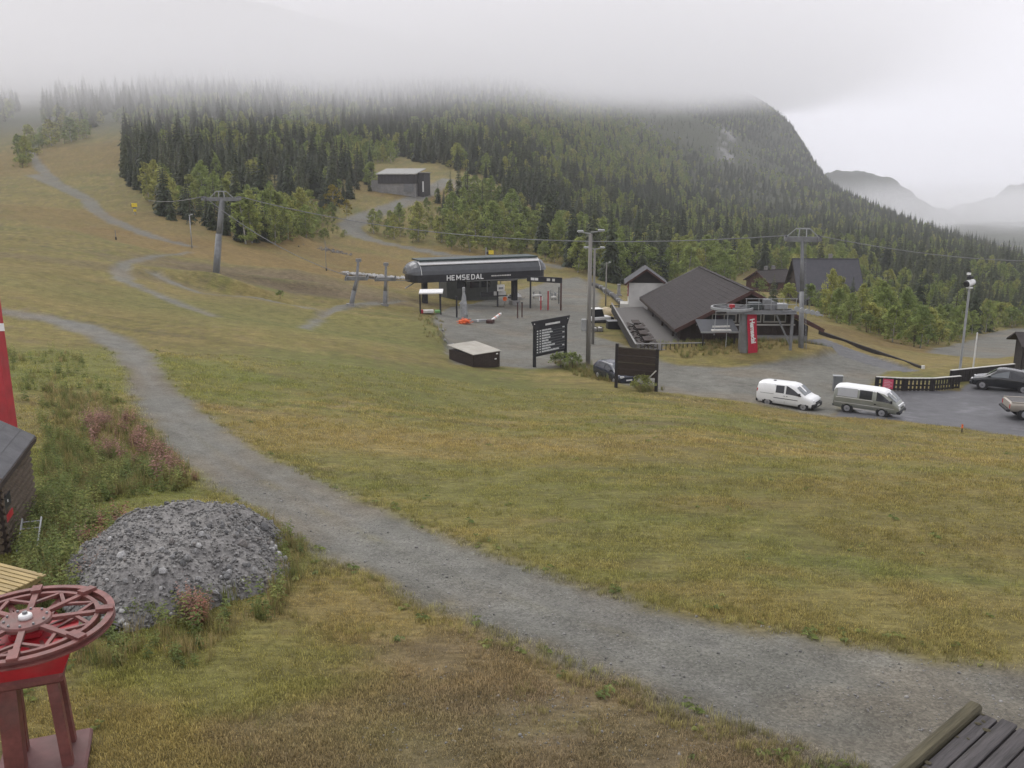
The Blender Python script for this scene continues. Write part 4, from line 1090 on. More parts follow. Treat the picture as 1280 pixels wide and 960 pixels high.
me = mesh_np("mound", np.stack([gx, gy, gz], -1).reshape(-1, 3), np.stack([i[:-1, :-1], i[:-1, 1:], i[1:, 1:], i[1:, :-1]], -1).reshape(-1, 4), M_FINE, True)
link("mound", me, e)
def stone_mesh(seed):
    r = random.Random(seed); bm = bmesh.new(); bmesh.ops.create_icosphere(bm, subdivisions=1, radius=1)
    sx, sy, sz = r.uniform(.7, 1.2), r.uniform(.6, 1.0), r.uniform(.45, .8)
    for v in bm.verts:
        k = r.uniform(.72, 1.18); v.co = Vector((v.co.x * sx * k, v.co.y * sy * k, v.co.z * sz * k))
    pl = [Vector((r.gauss(0, 1), r.gauss(0, 1), r.gauss(0, 1))).normalized() for _ in range(3)]
    for n_ in pl:
        for v in bm.verts:
            q = v.co.dot(n_)
            if q > .5: v.co -= n_ * (q - .5)
    me = bpy.data.meshes.new("stone"); bm.to_mesh(me); bm.free(); return me
M_STONES = [mat("crushed_stone_%d" % i, c, .92, .35, 5, bump=.4) for i, c in enumerate([(.205, .203, .196), (.28, .277, .27), (.15, .15, .148), (.42, .415, .40), (.22, .205, .19)])]
ST = []
for k in range(14):
    me = stone_mesh(k); me.materials.append(M_STONES[[0, 1, 2, 0, 1, 2, 4, 0, 1, 2, 0, 3, 1, 4][k]]); ST.append(me)
rs = random.Random(3)
def heap_spot(big):
    while True:
        a = rs.random() * 6.283; q = math.sqrt(rs.random())
        x, y = RX * q * math.cos(a), RY * q * math.sin(a)
        th_ = math.atan2(y, x); k_ = 1.04 / (1 + .12 * math.sin(2 * th_ + .6) + .07 * math.sin(5 * th_)); x *= k_; y *= k_
        # the coarse rock has rolled to the foot of the heap, the fine grit stays on top
        pr = .04 + .96 * (q ** 2) * max(0, .45 + .55 * math.cos(a + .45)) if big else .35 + .65 * q
        if rs.random() < pr: return x, y
for k in range(290):
    x, y = heap_spot(True); s_ = rs.uniform(.05, .105) * (1 if rs.random() < .9 else 1.5)
    o = link("stone", ST[rs.randrange(14)], e, (x, y, heap_z(x, y) + s_ * .15), (rs.random() * 6, rs.random() * 6, rs.random() * 6)); o.scale = (s_, s_, s_)
Vs, Fs, off = [], [], 0
base_s = [(np.array([tuple(v.co) for v in m.vertices]), np.array([tuple(p.vertices) for p in m.polygons])) for m in ST]
for k in range(5200):
    x, y = heap_spot(False); s_ = rs.uniform(.018, .052)
    v0, f0 = base_s[rs.randrange(14)]; a = rs.random() * 6.283; ca_, sa_ = math.cos(a), math.sin(a)
    v1 = v0 @ np.array([[ca_, -sa_, 0], [sa_, ca_, 0], [0, 0, 1]]) * s_ + np.array([x, y, heap_z(x, y) + s_ * .1])
    Vs.append(v1); Fs.append(f0 + off); off += len(v0)
m_ = mat("small_stone", (.225, .22, .21), .92, .6, 9, bump=.3)
o = link("small_stones", mesh_np("small_stones", np.concatenate(Vs), np.concatenate(Fs), m_), e); o["kind"] = "stuff"

# ------------------------------------------------------------------ lean-to roof below the camera
A_ = P(1226, 889, 7.15); ra = math.atan2(-.646, -.763)
zg = float(Hs(A_.x, A_.y))
e = empty("lean_to_shed", (A_.x, A_.y, zg), ra, "low shed roof of grey boards with a mossy edge beam above the gravel track", "shed")
zt = A_.z - zg
L1, L2 = 4.2, 3.4    # along +x (edge beam) and +y (left of it in the local frame)
rf = MB().box((0, 0.0, zt - .10), (L1, L2, zt - .03)).build("roof", M_ROOFFELT, e)
MB().box((-.05, -.11, zt - .14), (L1, -.002, zt + .04), .02).build("edge_beam", M_GREYWOOD, e)
n_ = 25
mR = mat("roof_board", (.070, .064, .064), .85, .4, 3, stretch=(.5, 6, 3), grime=.35, bump=.5)
me0 = None
for k in range(n_):
    if me0 is None: o = MB().box((0.02, .005, -.03), (L1, L2 / n_ - .012, .0), .005).build("roof_board", mR, rf); me0 = o.data
    else: o = link("roof_board", me0, rf)
    o.location = (random.uniform(-.05, .03), .01 + k * L2 / n_, zt + random.uniform(-.006, .006)); o.rotation_euler = (0, random.uniform(-.002, .002), 0)
rl = random.Random(8)
MOSS = ST[2].copy(); MOSS.materials.clear(); MOSS.materials.append(mat("moss", (.060, .052, .030), .95, .4, 9))
for k in range(16):
    o = link("debris_clump", MOSS, e, (rl.uniform(.0, 2.0), abs(rl.gauss(.02, .10)) + .02, zt + .002), (0, 0, rl.random() * 6)); s_ = rl.uniform(.012, .03); o.scale = (s_ * 1.4, s_, s_ * .5)
MB().box((.15, .15, -.2), (L1 - .1, L2 - .1, zt - .11)).build("wall", M_BROWN, e)
# ------------------------------------------------------------------ service box, boards and poles at the edge of the yard
p = G(592, 459)
e = empty("service_box", p, math.radians(40), "low dark brown wooden box with a pale lid at the edge of the yard", "box")
W_, D_, H_ = 2.7, 3.3, 1.0
bx = MB().box((0, 0, -.3), (W_, D_, H_ - .02)).build("wall", M_BROWN, e)
for side in range(2):
    me0 = None; n_ = 12
    LL = W_ if side == 0 else D_
    for k in range(n_):
        w = LL / n_
        if me0 is None:
            o = MB().box((.004, -.028, -.3), (w - .008, -.002, H_ - .04)).build("plank", M_BROWN, bx); me0 = o.data
        else: o = link("plank", me0, bx)
        if side == 0: o.location = (k * w, 0, 0)
        else: o.rotation_euler = (0, 0, math.pi / 2); o.location = (0, k * w, 0); o.scale = (1, -1, 1)
lid = MB().box((-.12, -.12, H_), (W_ + .12, D_ + .12, H_ + .06), .01)
for i_, v_ in enumerate(lid.V): lid.V[i_] = (v_[0], v_[1], v_[2] + .09 * v_[1])
lid.build("lid", mat("pale_lid", (.36, .34, .29), .8, .12, 1.5, grime=.25), e)
for x, y, z in ((2.3, -.034, .76), (2.15, -.034, .35)): MB().box((x, y - .01, z), (x + .2, y, z + .1)).build("vent_plate", M_WHITE, e)

p0 = G(668, 459); p1 = G(706.5, 452.5)
rz = heading(p0, p1); SW = math.hypot(p1.x - p0.x, p1.y - p0.y); zb = min(p0.z, p1.z)
e = empty("trail_board", (p0.x, p0.y, zb), rz, "tall black piste information board with rows of white text on two posts", "notice board")
sc_ = math.hypot(p0.x, p0.y) / FPX
TH = 4.05
for x in (0, SW): MB().box((x - .11, -.09, -.3), (x + .11, .09, TH - .1)).build("post", M_BLACK, e)
MB().prism([(-.58, TH + .02), (SW + .42, TH + .02), (SW + .08, TH - .75), (-.1, TH - .75)], 'y', -.14, -.092).build("header", M_BLACK, e)
for x in (-.18, SW + .1): MB().tube((x, -.15, TH - .22), (x, -.14, TH - .22), .05, .05, 10).build("header_lamp", M_WHITE, e)
bk = MB().box((.11, -.05, 1.02), (SW - .11, .05, TH - .75)).build("back_panel", M_BLACK, e)
rw = random.Random(21); nrow = 9
x0, x1 = .16, SW - .16
MH = (TH - .78 - 1.25) / nrow
M_TXT = mat("board_white_print", (.66, .67, .66), .6, .1, 6)
M_TXT2 = mat("board_grey_print", (.28, .30, .29), .6, .2, 6)
M_SLAT = mat("board_slat", (.028, .03, .036), .5, .15, 4)
for r_ in range(nrow):
    z1_ = TH - .79 - r_ * MH; z0_ = z1_ - MH + .035
    sl = MB().box((x0, -.085, z0_), (x1, -.052, z1_)).build("slat", M_SLAT, bk)
    L = x1 - x0; tw = rw.uniform(.36, .62)
    if r_ == nrow - 1: tw = .7
    b = MB(); b.box((x0 + .02, -.089, z0_ + .05), (x0 + .02 + .05 * L, -.0855, z1_ - .05)); b.box((x0 + .1 * L, -.089, z0_ + .05), (x0 + .15 * L, -.0855, z1_ - .05))
    # line of lettering, far too small to read in the picture: word-long blocks
    x = x0 + .18 * L
    while x < x0 + tw * L:
        w = rw.uniform(.05, .13) * L; b.box((x, -.089, z0_ + .045), (x + w, -.0855, z0_ + .12)); b.box((x, -.089, z1_ - .11), (x + w * rw.uniform(.5, 1), -.0855, z1_ - .03)); x += w + .03
    if r_ in (0, 2, 4, 7): b.box((x1 - .10 * L, -.089, z0_ + .05), (x1 - .03 * L, -.0855, z1_ - .05))
    b.build("print", M_TXT, sl)
    MB().box((x0 + .18 * L, -.0862, z0_ + .02), (x0 + (tw + .02) * L, -.0852, z1_ - .02)).build("print_ground", M_TXT2, sl)
    MB().box((x0, -.091, z0_ - .018), (x1, -.084, z0_ - .004)).build("slat_edge", M_TXT2, sl)
b = MB(); x = SW * .30
while x < SW * .74: w = rw.uniform(.07, .14); b.box((x, -.15, TH - .5 ), (x + w, -.141, TH - .34)); x += w + .025
b.build("header_print", M_WHITE, e)

q0 = G(770, 485); q1 = G(820, 490)
rz = heading(q0, q1); BW = math.hypot(q1.x - q0.x, q1.y - q0.y)
e = empty("plank_board", (q0.x, q0.y, q0.z), rz, "brown wooden board on two posts seen from its back, beside the parked dark car", "notice board")
dz1 = q1.z - q0.z
MB().box((-.1, -.1, -.3), (.1, .1, 3.2)).build("post", M_BLACKWOOD, e); MB().box((BW - .1, -.1, dz1 - .3), (BW + .1, .1, 3.0)).build("post", M_BLACKWOOD, e)
for z0_, z1_ in ((.95, 1.42), (1.43, 1.90), (1.915, 2.42), (2.43, 2.92)):
    MB().box((.1, -.05, z0_), (BW - .1, .05, z1_ - .012)).build("board", M_BROWN, e)
MB().box((.1, -.06, 2.93), (BW - .1, .06, 2.97)).build("cap_rail", M_GREYWOOD, e)
MB().bar((BW - .6, -.12, .85), (BW - .02, -.12, 1.5), .05, .08).build("brace", M_OFFWHITE, e)
MB().bar((.1, -.085, 1.91), (BW - .1, -.085, 1.91), .03, .07).build("batten", M_GREYWOOD, e)

def lamp_pole(u, v, t, top_v, lamps, label, rad=.16, box=False, name="floodlight_pole", grp=None, wood=True):
    p = GT(u, t) if t else G(u, v)
    t = p.y * CP - p.z * SP
    h = P(u, top_v, t).z - p.z
    e = empty(name, p, 0, label, "light pole", grp)
    MB().tube((0, 0, -.4), (0, 0, h), rad, rad * .72, 14).build("pole", mat("pole_wood", (.22, .21, .19), .85, .2, 1.5, stretch=(3, 3, .4), grime=.25) if wood else M_GALV, e, True)
    for (dx, dz_, flip) in lamps:
        z = h + dz_
        a = MB().bar((0, 0, z - .12), (dx * .72, -.1, z - .05), .07, .07).build("lamp_arm", M_GALV, e)
        b = MB(); s = 1 if dx > 0 else -1
        b.box((min(dx * .6, dx * 1.15), -.32, z - .04), (max(dx * .6, dx * 1.15), .22, z + .12), .05)
        l = b.build("lamp_head", M_GALV, e); MB().box((min(dx * .64, dx * 1.1), -.27, z - .055), (max(dx * .64, dx * 1.1), .17, z - .041)).build("lens", M_LENS, l)
    if box:
        MB().box((-.62, -.2, 2.9), (-.2, .2, 3.9), .03).build("meter_box", M_GALV, e)
    return e
lamp_pole(735, 456, 0, 290, [(-.95, .15, 0), (1.0, .25, 0)], "thick floodlight pole with two lamp heads between the two notice boards", .21, True)
lamp_pole(741, 0, 88, 309, [(-.95, .1, 0), (.85, .1, 0)], "slimmer floodlight pole standing behind the thick one", .15)
lamp_pole(757, 0, 128, 327, [(.5, 0, 0)], "short single-lamp pole beside the spruces behind the yard", .12, name="lamp_post")
lamp_pole(240, 0, 135, 268, [(.4, 0, 0)], "thin lamp post with one small lamp near the spruce edge on the slope", .09, name="lamp_post", wood=False)
for u, v, tv in ((408, 339, 300), (145, 300, 262 + 25)):
    p = G(u, v); t = p.y * CP - p.z * SP; h = P(u, tv, t).z - p.z
    e = empty("marker_pole", p, 0, "thin grey marker pole on the ski slope", "pole", "marker poles on the ski slope"); MB().tube((0, 0, -.2), (0, 0, h), .06, .04, 8).build("shaft", M_STEEL, e); MB().tube((0, 0, -.1), (0, 0, .45), .12, .12, 8).build("pad", M_PLASTIC, e)

# ------------------------------------------------------------------ vehicles
def interp(tab, x, c): return float(np.interp(x, [r_[0] for r_ in tab], [r_[c] for r_ in tab]))
def vehicle(name, label, loc, rz, tab, paint, wheels, wr, panes, screen, rear=None, two_tone=None, bumper=None, extras=None, n_st=44, roofpaint=None):
    """tab rows: x, z_bottom, z_belt, z_roof, w_bottom, w_belt, w_roof (half widths); the front is +x"""
    e = empty(name, loc, rz, label, {"v": "van", "c": "car", "p": "pickup"}[extras.get("cat", "c")] if extras else "car")
    e.scale = [extras.get("scale", 1.0)] * 3
    x0, x1 = tab[0][0], tab[-1][0]
    xs = sorted(set(list(np.linspace(x0, x1, n_st)) + [r_[0] for r_ in tab]))
    def sect(x):
        zb, zm, zr, wb, wm, wr_ = [interp(tab, x, c) for c in range(1, 7)]
        hh_ = max(zr - zm, .012)
        return [(0, zb), (wb * .92, zb), (wb, zb + .1), (wm * 1.012, zb + (zm - zb) * .45), (wm * 1.015, zb + (zm - zb) * .7), (wm, zm), (wr_ + (wm - wr_) * .18, zm + hh_ * .78), (wr_ * .9, zm + hh_ * .955), (wr_ * .6, zr), (0, zr + min(.03, hh_ * .1))]
    V_, F_ = [], []
    secs = []
    for x in xs:
        s = sect(x); ring_ = [(x, -y, z) for y, z in s] + [(x, y, z) for y, z in s[-2:0:-1]]
        secs.append(list(range(len(V_), len(V_) + len(ring_)))); V_ += ring_
    for a, b_ in zip(secs[:-1], secs[1:]):
        for i in range(len(a)): j = (i + 1) % len(a); F_.append((a[i], a[j], b_[j], b_[i]))
    F_ += [tuple(secs[0]), tuple(secs[-1][::-1])]
    b = MB(); b.V = V_; b.F = F_; body = b.build("body", paint, e, True)
    body.data.polygons[-1].use_smooth = False; body.data.polygons[-2].use_smooth = False
    if two_tone:   # the roof band in another paint
        body.data.materials.append(two_tone[0])
        for p_ in body.data.polygons:
            if p_.center.z > two_tone[1]: p_.material_index = 1
    def side(x, f, s, off=.008):
        zb, zm, zr, wb, wm, wr_ = [interp(tab, x, c) for c in range(1, 7)]
        hh_ = max(zr - zm, .012)
        if f >= 0: z = zm + hh_ * f; y = wm + (wr_ + (wm - wr_) * .18 - wm) * min(1, f / .78)
        else: z = zm + (zm - zb) * f; y = wm * 1.015
        return (x, s * (y + off), z)
    for nm_, m_, xa, xb, fa0, fb0, fa1, fb1 in panes:   # bottom and top fractions at both ends
        for s in (-1, 1):
            b = MB(); k = 6
            for i in range(k):
                a0, a1 = i / k, (i + 1) / k
                xa_, xb_ = xa + (xb - xa) * a0, xa + (xb - xa) * a1
                b.quad(side(xa_, fa0 + (fa1 - fa0) * a0, s), side(xb_, fa0 + (fa1 - fa0) * a1, s), side(xb_, fb0 + (fb1 - fb0) * a1, s), side(xa_, fb0 + (fb1 - fb0) * a0, s))
            b.build(nm_, m_, body)
    def topstrip(nm_, m_, xa, xb, wf, off=.012, par=None):
        b = MB(); k = 8
        for i in range(k):
            xa_, xb_ = xa + (xb - xa) * i / k, xa + (xb - xa) * (i + 1) / k
            def pt_(x, f): return (x, f * interp(tab, x, 6) * wf, interp(tab, x, 3) + off)
            for f0, f1 in ((-1, -.6), (-.6, 0), (0, .6), (.6, 1)): b.quad(pt_(xa_, f0), pt_(xb_, f0), pt_(xb_, f1), pt_(xa_, f1))
        return b.build(nm_, m_, par or body, True)
    topstrip("windscreen", M_SCREENGLASS, screen[0], screen[1], .97, .022)
    if rear: topstrip("rear_window", M_GLASS, rear[0], rear[1], .84, .016)
    for x in wheels:
        w_ = interp(tab, x, 4)
        for s in (-1, 1):
            MB().tube((x, s * (w_ - .28), wr + .03), (x, s * (w_ + .016), wr + .03), wr + .085, wr + .085, 22).build("wheel_arch", M_PLASTIC, body)
            wh = MB().tube((x, s * (w_ - .2), wr), (x, s * (w_ + .03), wr), wr, wr, 22).build("wheel", M_RUBBER, e)
            MB().tube((x, s * (w_ + .03), wr), (x, s * (w_ + .042), wr), wr * .66, wr * .62, 18).build("rim", M_RIM, wh)
            MB().tube((x, s * (w_ + .042), wr), (x, s * (w_ + .05), wr), wr * .2, wr * .18, 10).build("hub_cap", M_STEEL, wh)
    if bumper:
        for (xa, xb, za, zb_, m_) in bumper:
            b = MB(); w_ = max(interp(tab, min(max(xa, x0), x1), 4), interp(tab, min(max(xb, x0), x1), 4)) + .015
            b.box((xa, -w_, za), (xb, w_, zb_), .05); b.build("bumper", m_, body)
    if extras:
        for (nm_, lo, hi, m_) in extras.get("boxes", []): MB().box(lo, hi, .015).build(nm_, m_, body)
        for (nm_, lo, hi, m_) in extras.get("pairs", []):
            for s in (-1, 1): MB().box((lo[0], min(s * lo[1], s * hi[1]), lo[2]), (hi[0], max(s * lo[1], s * hi[1]), hi[2]), .012).build(nm_, m_, body)
    return e
M_VANWHITE = mat("van_white_paint", (.76, .77, .76), .32, .03, 2, grime=.08, coat=.3, spec=.5)
M_VANSILVER = mat("silver_green_paint", (.24, .25, .215), .35, .08, 2, metal=.3, grime=.15, coat=.25)
M_CARBLACK = mat("black_car_paint", (.014, .016, .018), .18, .1, 2, coat=.5, spec=.5)
M_BEIGE = mat("beige_car_paint", (.40, .36, .30), .35, .06, 2, metal=.25, grime=.12, coat=.3)
M_CARDARK = mat("dark_blue_car_paint", (.03, .035, .05), .25, .1, 2, coat=.4)
# white panel van: x from tail to nose
pa = G(962, 507); pb = G(1004, 511)
cw = Vector(((pa.x + pb.x) / 2, (pa.y + pb.y) / 2, 0)); cw.y += .6; cw.x += .3
rz = math.radians(-37)
tab = [(-2.2, .42, 1.02, 1.42, .80, .86, .70), (-2.12, .30, 1.04, 1.74, .85, .89, .74), (-1.8, .26, 1.05, 1.82, .86, .90, .75), (.2, .26, 1.06, 1.86, .86, .90, .75), (.62, .26, 1.06, 1.80, .86, .90, .74), (.85, .26, 1.05, 1.66, .86, .90, .73), (1.45, .26, 1.04, 1.16, .86, .90, .76), (1.62, .26, .98, 1.08, .86, .89, .76), (2.0, .26, .88, .98, .84, .86, .74), (2.16, .28, .74, .84, .78, .80, .66), (2.22, .34, .62, .70, .70, .70, .55)]
van = vehicle("panel_van", "small white panel van with a black front bumper at the edge of the turf", (cw.x, cw.y, float(Hs(cw.x, cw.y))), rz, tab, M_VANWHITE, (-1.32, 1.42), .315,
    [("side_window", M_GLASS, -.72, -.08, .10, .80, .10, .82), ("door_window", M_GLASS, .06, 1.22, .06, .86, .04, .30), ("rub_strip", M_PLASTIC, -.85, 1.0, -.42, -.36, -.42, -.36), ("slide_rail", M_STEEL, -1.9, -.85, -.07, -.035, -.07, -.035), ("door_seam", M_STEEL, -.01, .005, -.95, .9, -.95, .9), ("door_seam", M_STEEL, -.80, -.785, -.9, .9, -.9, .9)],
    (.84, 1.47), bumper=[(1.98, 2.27, .26, .62, M_PLASTIC), (-2.26, -2.05, .28, .52, M_PLASTIC)],
    extras={"cat": "v", "scale": .9, "boxes": [("grille", (2.16, -.5, .64), (2.25, .5, .74), M_PLASTIC), ("plate", (2.27, -.26, .40), (2.28, .26, .51), M_WHITE), ("roof_vent", (-1.2, -.15, 1.86), (-1.0, .05, 1.9), M_PLASTIC)],
            "pairs": [("headlamp", (1.95, .55, .70), (2.17, .80, .86), M_LENS), ("mirror", (1.02, .90, 1.12), (1.18, 1.08, 1.30), M_PLASTIC), ("tail_lamp", (-2.19, .70, .85), (-2.11, .87, 1.3), M_TAIL), ("door_handle", (-.1, .905, .93), (.02, .935, .97), M_PLASTIC), ("door_handle", (.1, .905, .93), (.22, .935, .97), M_PLASTIC)]})
# silver cab-over van
pa = G(1062, 515); pb = G(1104, 522)
cw = Vector(((pa.x + pb.x) / 2, (pa.y + pb.y) / 2, 0)); cw.y += .65; cw.x += .35
tab = [(-2.3, .46, 1.08, 1.62, .80, .83, .68), (-2.2, .36, 1.10, 1.88, .83, .85, .71), (-1.8, .34, 1.12, 1.95, .84, .86, .72), (.8, .34, 1.12, 1.95, .84, .86, .72), (1.22, .34, 1.12, 1.86, .84, .86, .72), (1.4, .34, 1.12, 1.72, .84, .86, .72), (2.02, .34, 1.06, 1.20, .83, .85, .74), (2.18, .36, .95, 1.02, .80, .82, .72), (2.28, .40, .78, .84, .76, .78, .68), (2.32, .45, .68, .72, .70, .72, .6)]
vehicle("minibus", "older silver-green van with a white roof and dark window beside the slat fence", (cw.x, cw.y, float(Hs(cw.x, cw.y))), math.radians(-37), tab, M_VANSILVER, (-1.25, 1.18), .33,
    [("side_window", M_GLASS, -.45, .42, .06, .82, .06, .82), ("blank_panel", mat("pale_van_panel", (.40, .41, .42), .4, .06, 2), -2.0, -.6, .10, .80, .10, .84), ("door_window", M_GLASS, .72, 1.82, .06, .84, .04, .26), ("trim_line", M_OFFWHITE, -2.2, 2.0, -.52, -.47, -.50, -.45), ("belt_line", M_OFFWHITE, -2.1, .5, -.02, .03, -.02, .03), ("sill", M_OFFWHITE, -.8, .75, -.98, -.86, -.98, -.86), ("door_seam", M_PLASTIC, .55, .562, -.95, .85, -.95, .85)],
    (1.38, 2.04), two_tone=(M_VANWHITE, 1.60), bumper=[(2.12, 2.42, .38, .62, M_PLASTIC), (-2.36, -2.2, .40, .55, M_PLASTIC)],
    extras={"cat": "v", "scale": .9, "boxes": [("plate", (2.42, -.26, .42), (2.43, .26, .53), M_OFFWHITE), ("front_panel", (2.06, -.66, .86), (2.27, .66, 1.02), M_VANWHITE), ("grille", (2.24, -.5, .74), (2.325, .5, .82), M_PLASTIC)],
            "pairs": [("headlamp", (2.16, .45, .68), (2.335, .74, .84), M_LENS), ("mirror", (1.72, .86, 1.14), (1.84, 1.06, 1.34), M_PLASTIC), ("tail_lamp", (-2.3, .66, .7), (-2.24, .82, 1.1), M_TAIL), ("door_handle", (.60, .865, .88), (.74, .90, .96), M_PLASTIC)]})
# black car, tail towards the camera
pc = G(1255, 487)
tab = [(-2.3, .40, .78, .84, .72, .76, .62), (-2.22, .30, .88, .98, .84, .86, .72), (-1.75, .24, .95, 1.08, .87, .88, .68), (-1.15, .28, 1.02, 1.54, .87, .90, .62), (-.5, .28, 1.01, 1.62, .87, .90, .62), (.2, .28, 1.0, 1.62, .87, .90, .62), (.55, .28, .98, 1.55, .87, .90, .63), (1.25, .24, .92, 1.02, .87, .88, .70), (1.5, .24, .86, .94, .87, .87, .70), (2.0, .26, .76, .84, .83, .83, .62), (2.22, .32, .62, .68, .72, .74, .5)]
vehicle("black_hatchback", "glossy black car parked by the dark timber wall", (pc.x, pc.y, pc.z), math.radians(143), tab, M_CARBLACK, (-1.38, 1.36), .32,
    [("rear_side_window", M_GLASS, -1.35, -.42, .10, .35, .08, .84), ("door_window", M_SCREENGLASS, -.32, 1.0, .08, .86, .06, .28), ("door_seam", M_PLASTIC, -.38, -.36, -.9, .8, -.9, .8)],
    (.58, 1.27), rear=(-1.72, -.98), bumper=[(-2.36, -2.05, .30, .56, M_CARBLACK), (2.02, 2.28, .28, .56, M_CARBLACK)],
    extras={"cat": "c", "boxes": [("plate", (-2.37, -.26, .62), (-2.345, .26, .74), M_WHITE)], "pairs": [("tail_lamp", (-2.30, .50, .76), (-2.12, .83, .92), M_TAIL), ("headlamp", (1.98, .45, .62), (2.2, .74, .76), M_LENS), ("mirror", (.85, .88, .98), (1.0, 1.06, 1.12), M_CARBLACK)]})
# pickup, only its tail in the picture
pc = G(1290, 524)
tab = [(-2.55, .55, 1.0, 1.06, .82, .86, .80), (-2.5, .50, 1.05, 1.10, .86, .90, .84), (-.65, .42, 1.06, 1.12, .88, .91, .84), (-.55, .42, 1.06, 1.70, .88, .91, .70), (-.2, .42, 1.06, 1.76, .88, .91, .68), (.6, .42, 1.06, 1.76, .88, .91, .68), (.8, .42, 1.06, 1.70, .88, .91, .70), (1.45, .42, 1.05, 1.16, .88, .90, .76), (1.7, .42, 1.02, 1.10, .88, .89, .76), (2.35, .44, .96, 1.02, .85, .86, .70), (2.5, .5, .82, .86, .78, .80, .6)]
vehicle("pickup_truck", "beige pickup truck standing on the wet car park", (pc.x + 1.15, pc.y + .2, pc.z), math.radians(-14), tab, M_BEIGE, (-1.6, 1.55), .36,
    [("door_window", M_GLASS, .1, 1.2, .06, .84, .04, .3), ("rear_side_window", M_GLASS, -.45, .0, .08, .82, .08, .84)], (.82, 1.47),
    bumper=[(-2.75, -2.5, .48, .66, M_PLASTIC), (2.35, 2.58, .48, .7, M_PLASTIC)],
    extras={"cat": "p", "boxes": [("cargo_bed", (-2.4, -.74, 1.11), (-.7, .74, 1.135), mat("bed_liner", (.12, .115, .11), .8, .2, 4))], "pairs": [("tail_lamp", (-2.57, .74, .7), (-2.5, .87, .98), M_TAIL), ("headlamp", (2.38, .5, .72), (2.5, .8, .86), M_LENS), ("bed_rail", (-2.5, .80, 1.10), (-.7, .88, 1.16), M_BEIGE)]})
# dark car half hidden behind the plank board
pc = G(766, 480)
tab = [(-2.0, .38, .80, .86, .72, .76, .6), (-1.95, .28, .92, 1.08, .82, .84, .7), (-1.7, .22, .94, 1.36, .84, .85, .62), (-1.0, .22, .94, 1.46, .84, .86, .60), (.2, .22, .93, 1.47, .84, .86, .60), (.5, .22, .92, 1.40, .84, .86, .6), (1.15, .22, .90, 1.02, .84, .85, .68), (1.4, .22, .84, .94, .84, .84, .68), (1.8, .24, .74, .82, .80, .80, .6), (2.0, .3, .6, .66, .7, .72, .5)]
vehicle("small_car", "small dark car parked behind the brown plank board", (pc.x + .45, pc.y + 2.3, float(Hs(pc.x + .45, pc.y + 2.3)) - .1), math.radians(-66), tab, M_CARDARK, (-1.22, 1.25), .3,
    [("door_window", M_GLASS, -.2, 1.0, .08, .84, .06, .28), ("rear_side_window", M_GLASS, -1.3, -.3, .1, .8, .08, .84)], (.52, 1.17), rear=None,
    extras={"cat": "c", "boxes": [("plate", (2.0, -.26, .40), (2.03, .26, .51), M_WHITE)], "pairs": [("headlamp", (1.76, .42, .62), (1.99, .72, .76), M_LENS), ("tail_lamp", (-2.0, .6, .8), (-1.94, .78, 1.0), M_TAIL), ("mirror", (.78, .86, .95), (.92, 1.02, 1.1), M_PLASTIC)]})

# ------------------------------------------------------------------ fences and street furniture by the car park
def slat_fence(pxs, h, label, name, open_from=None, sign=None, n_per=None, cap=M_BLACK, gap=.45):
    P_ = [G(u, v) for u, v in pxs]
    e = empty(name, P_[0], 0, label, "fence"); o_ = P_[0]
    me0 = None
    for a, b_ in zip(P_[:-1], P_[1:]):
        L = (b_ - a); LL = L.length; d = L / LL
        n_ = int(LL / .28)
        rl_ = MB().bar(a - o_ + Vector((0, 0, h + .03)), b_ - o_ + Vector((0, 0, h + .03)), .2, .05).build("cap_rail", cap, e)
        for z in (.12, h * .45, h - .1): MB().bar(a - o_ + Vector((0, 0, z)), b_ - o_ + Vector((0, 0, z)), .04, .12).build("rail", M_BLACKWOOD, e)
        for k in range(n_):
            f = (k + .5) / n_; q = a.lerp(b_, f) - o_
            if me0 is None: o = MB().box((-.09 * (1 if gap else 1.45), -.05, -.1), (.09 * (1 if gap else 1.45), -.022, h - .0)).build("slat", M_BLACKWOOD, e); me0 = o.data
            else: o = link("slat", me0, e)
            o.location = q; o.rotation_euler = (0, 0, math.atan2(d.y, d.x))
        for k in range(int(LL / 2.2) + 1):
            q = a.lerp(b_, min(1, k * 2.2 / LL)) - o_; MB().box((q.x - .06, q.y - .06, q.z - .3), (q.x + .06, q.y + .06, q.z + h)).build("post", M_BLACKWOOD, e)
    return e, P_
fe, fp = slat_fence([(1094, 487), (1130, 489), (1165, 489), (1199, 486)], .95, "low black slat fence with a pink sign along the car park", "slat_fence", cap=M_OFFWHITE)
d = (fp[1] - fp[0]).normalized(); a_ = math.atan2(d.y, d.x)
q = (fp[0] + d * .85) - fp[0]
sg = MB().box((-.36, -.10, .12), (.36, -.075, .86)).build("sign_panel", mat("pink_sign", (.62, .09, .15), .5, .1, 4), fe, loc=q, rot=(0, 0, a_))
b = MB()
for k in range(5): b.box((-.28, -.106, .20 + k * .12), (-.28 + (.56 if k % 2 else .42), -.1015, .25 + k * .12))
b.build("sign_lines", mat("pale_sign_print", (.72, .42, .45), .6, .1, 4), sg)
slat_fence([(1187, 480), (1222, 476), (1266, 471)], 1.05, "dark timber wall with a pale capping behind the black car", "timber_wall", cap=M_OFFWHITE, gap=0)
p = G(1046, 489); e = empty("cable_cabinet", p, math.radians(-10), "narrow grey utility cabinet standing behind the gap between the two vans", "cabinet")
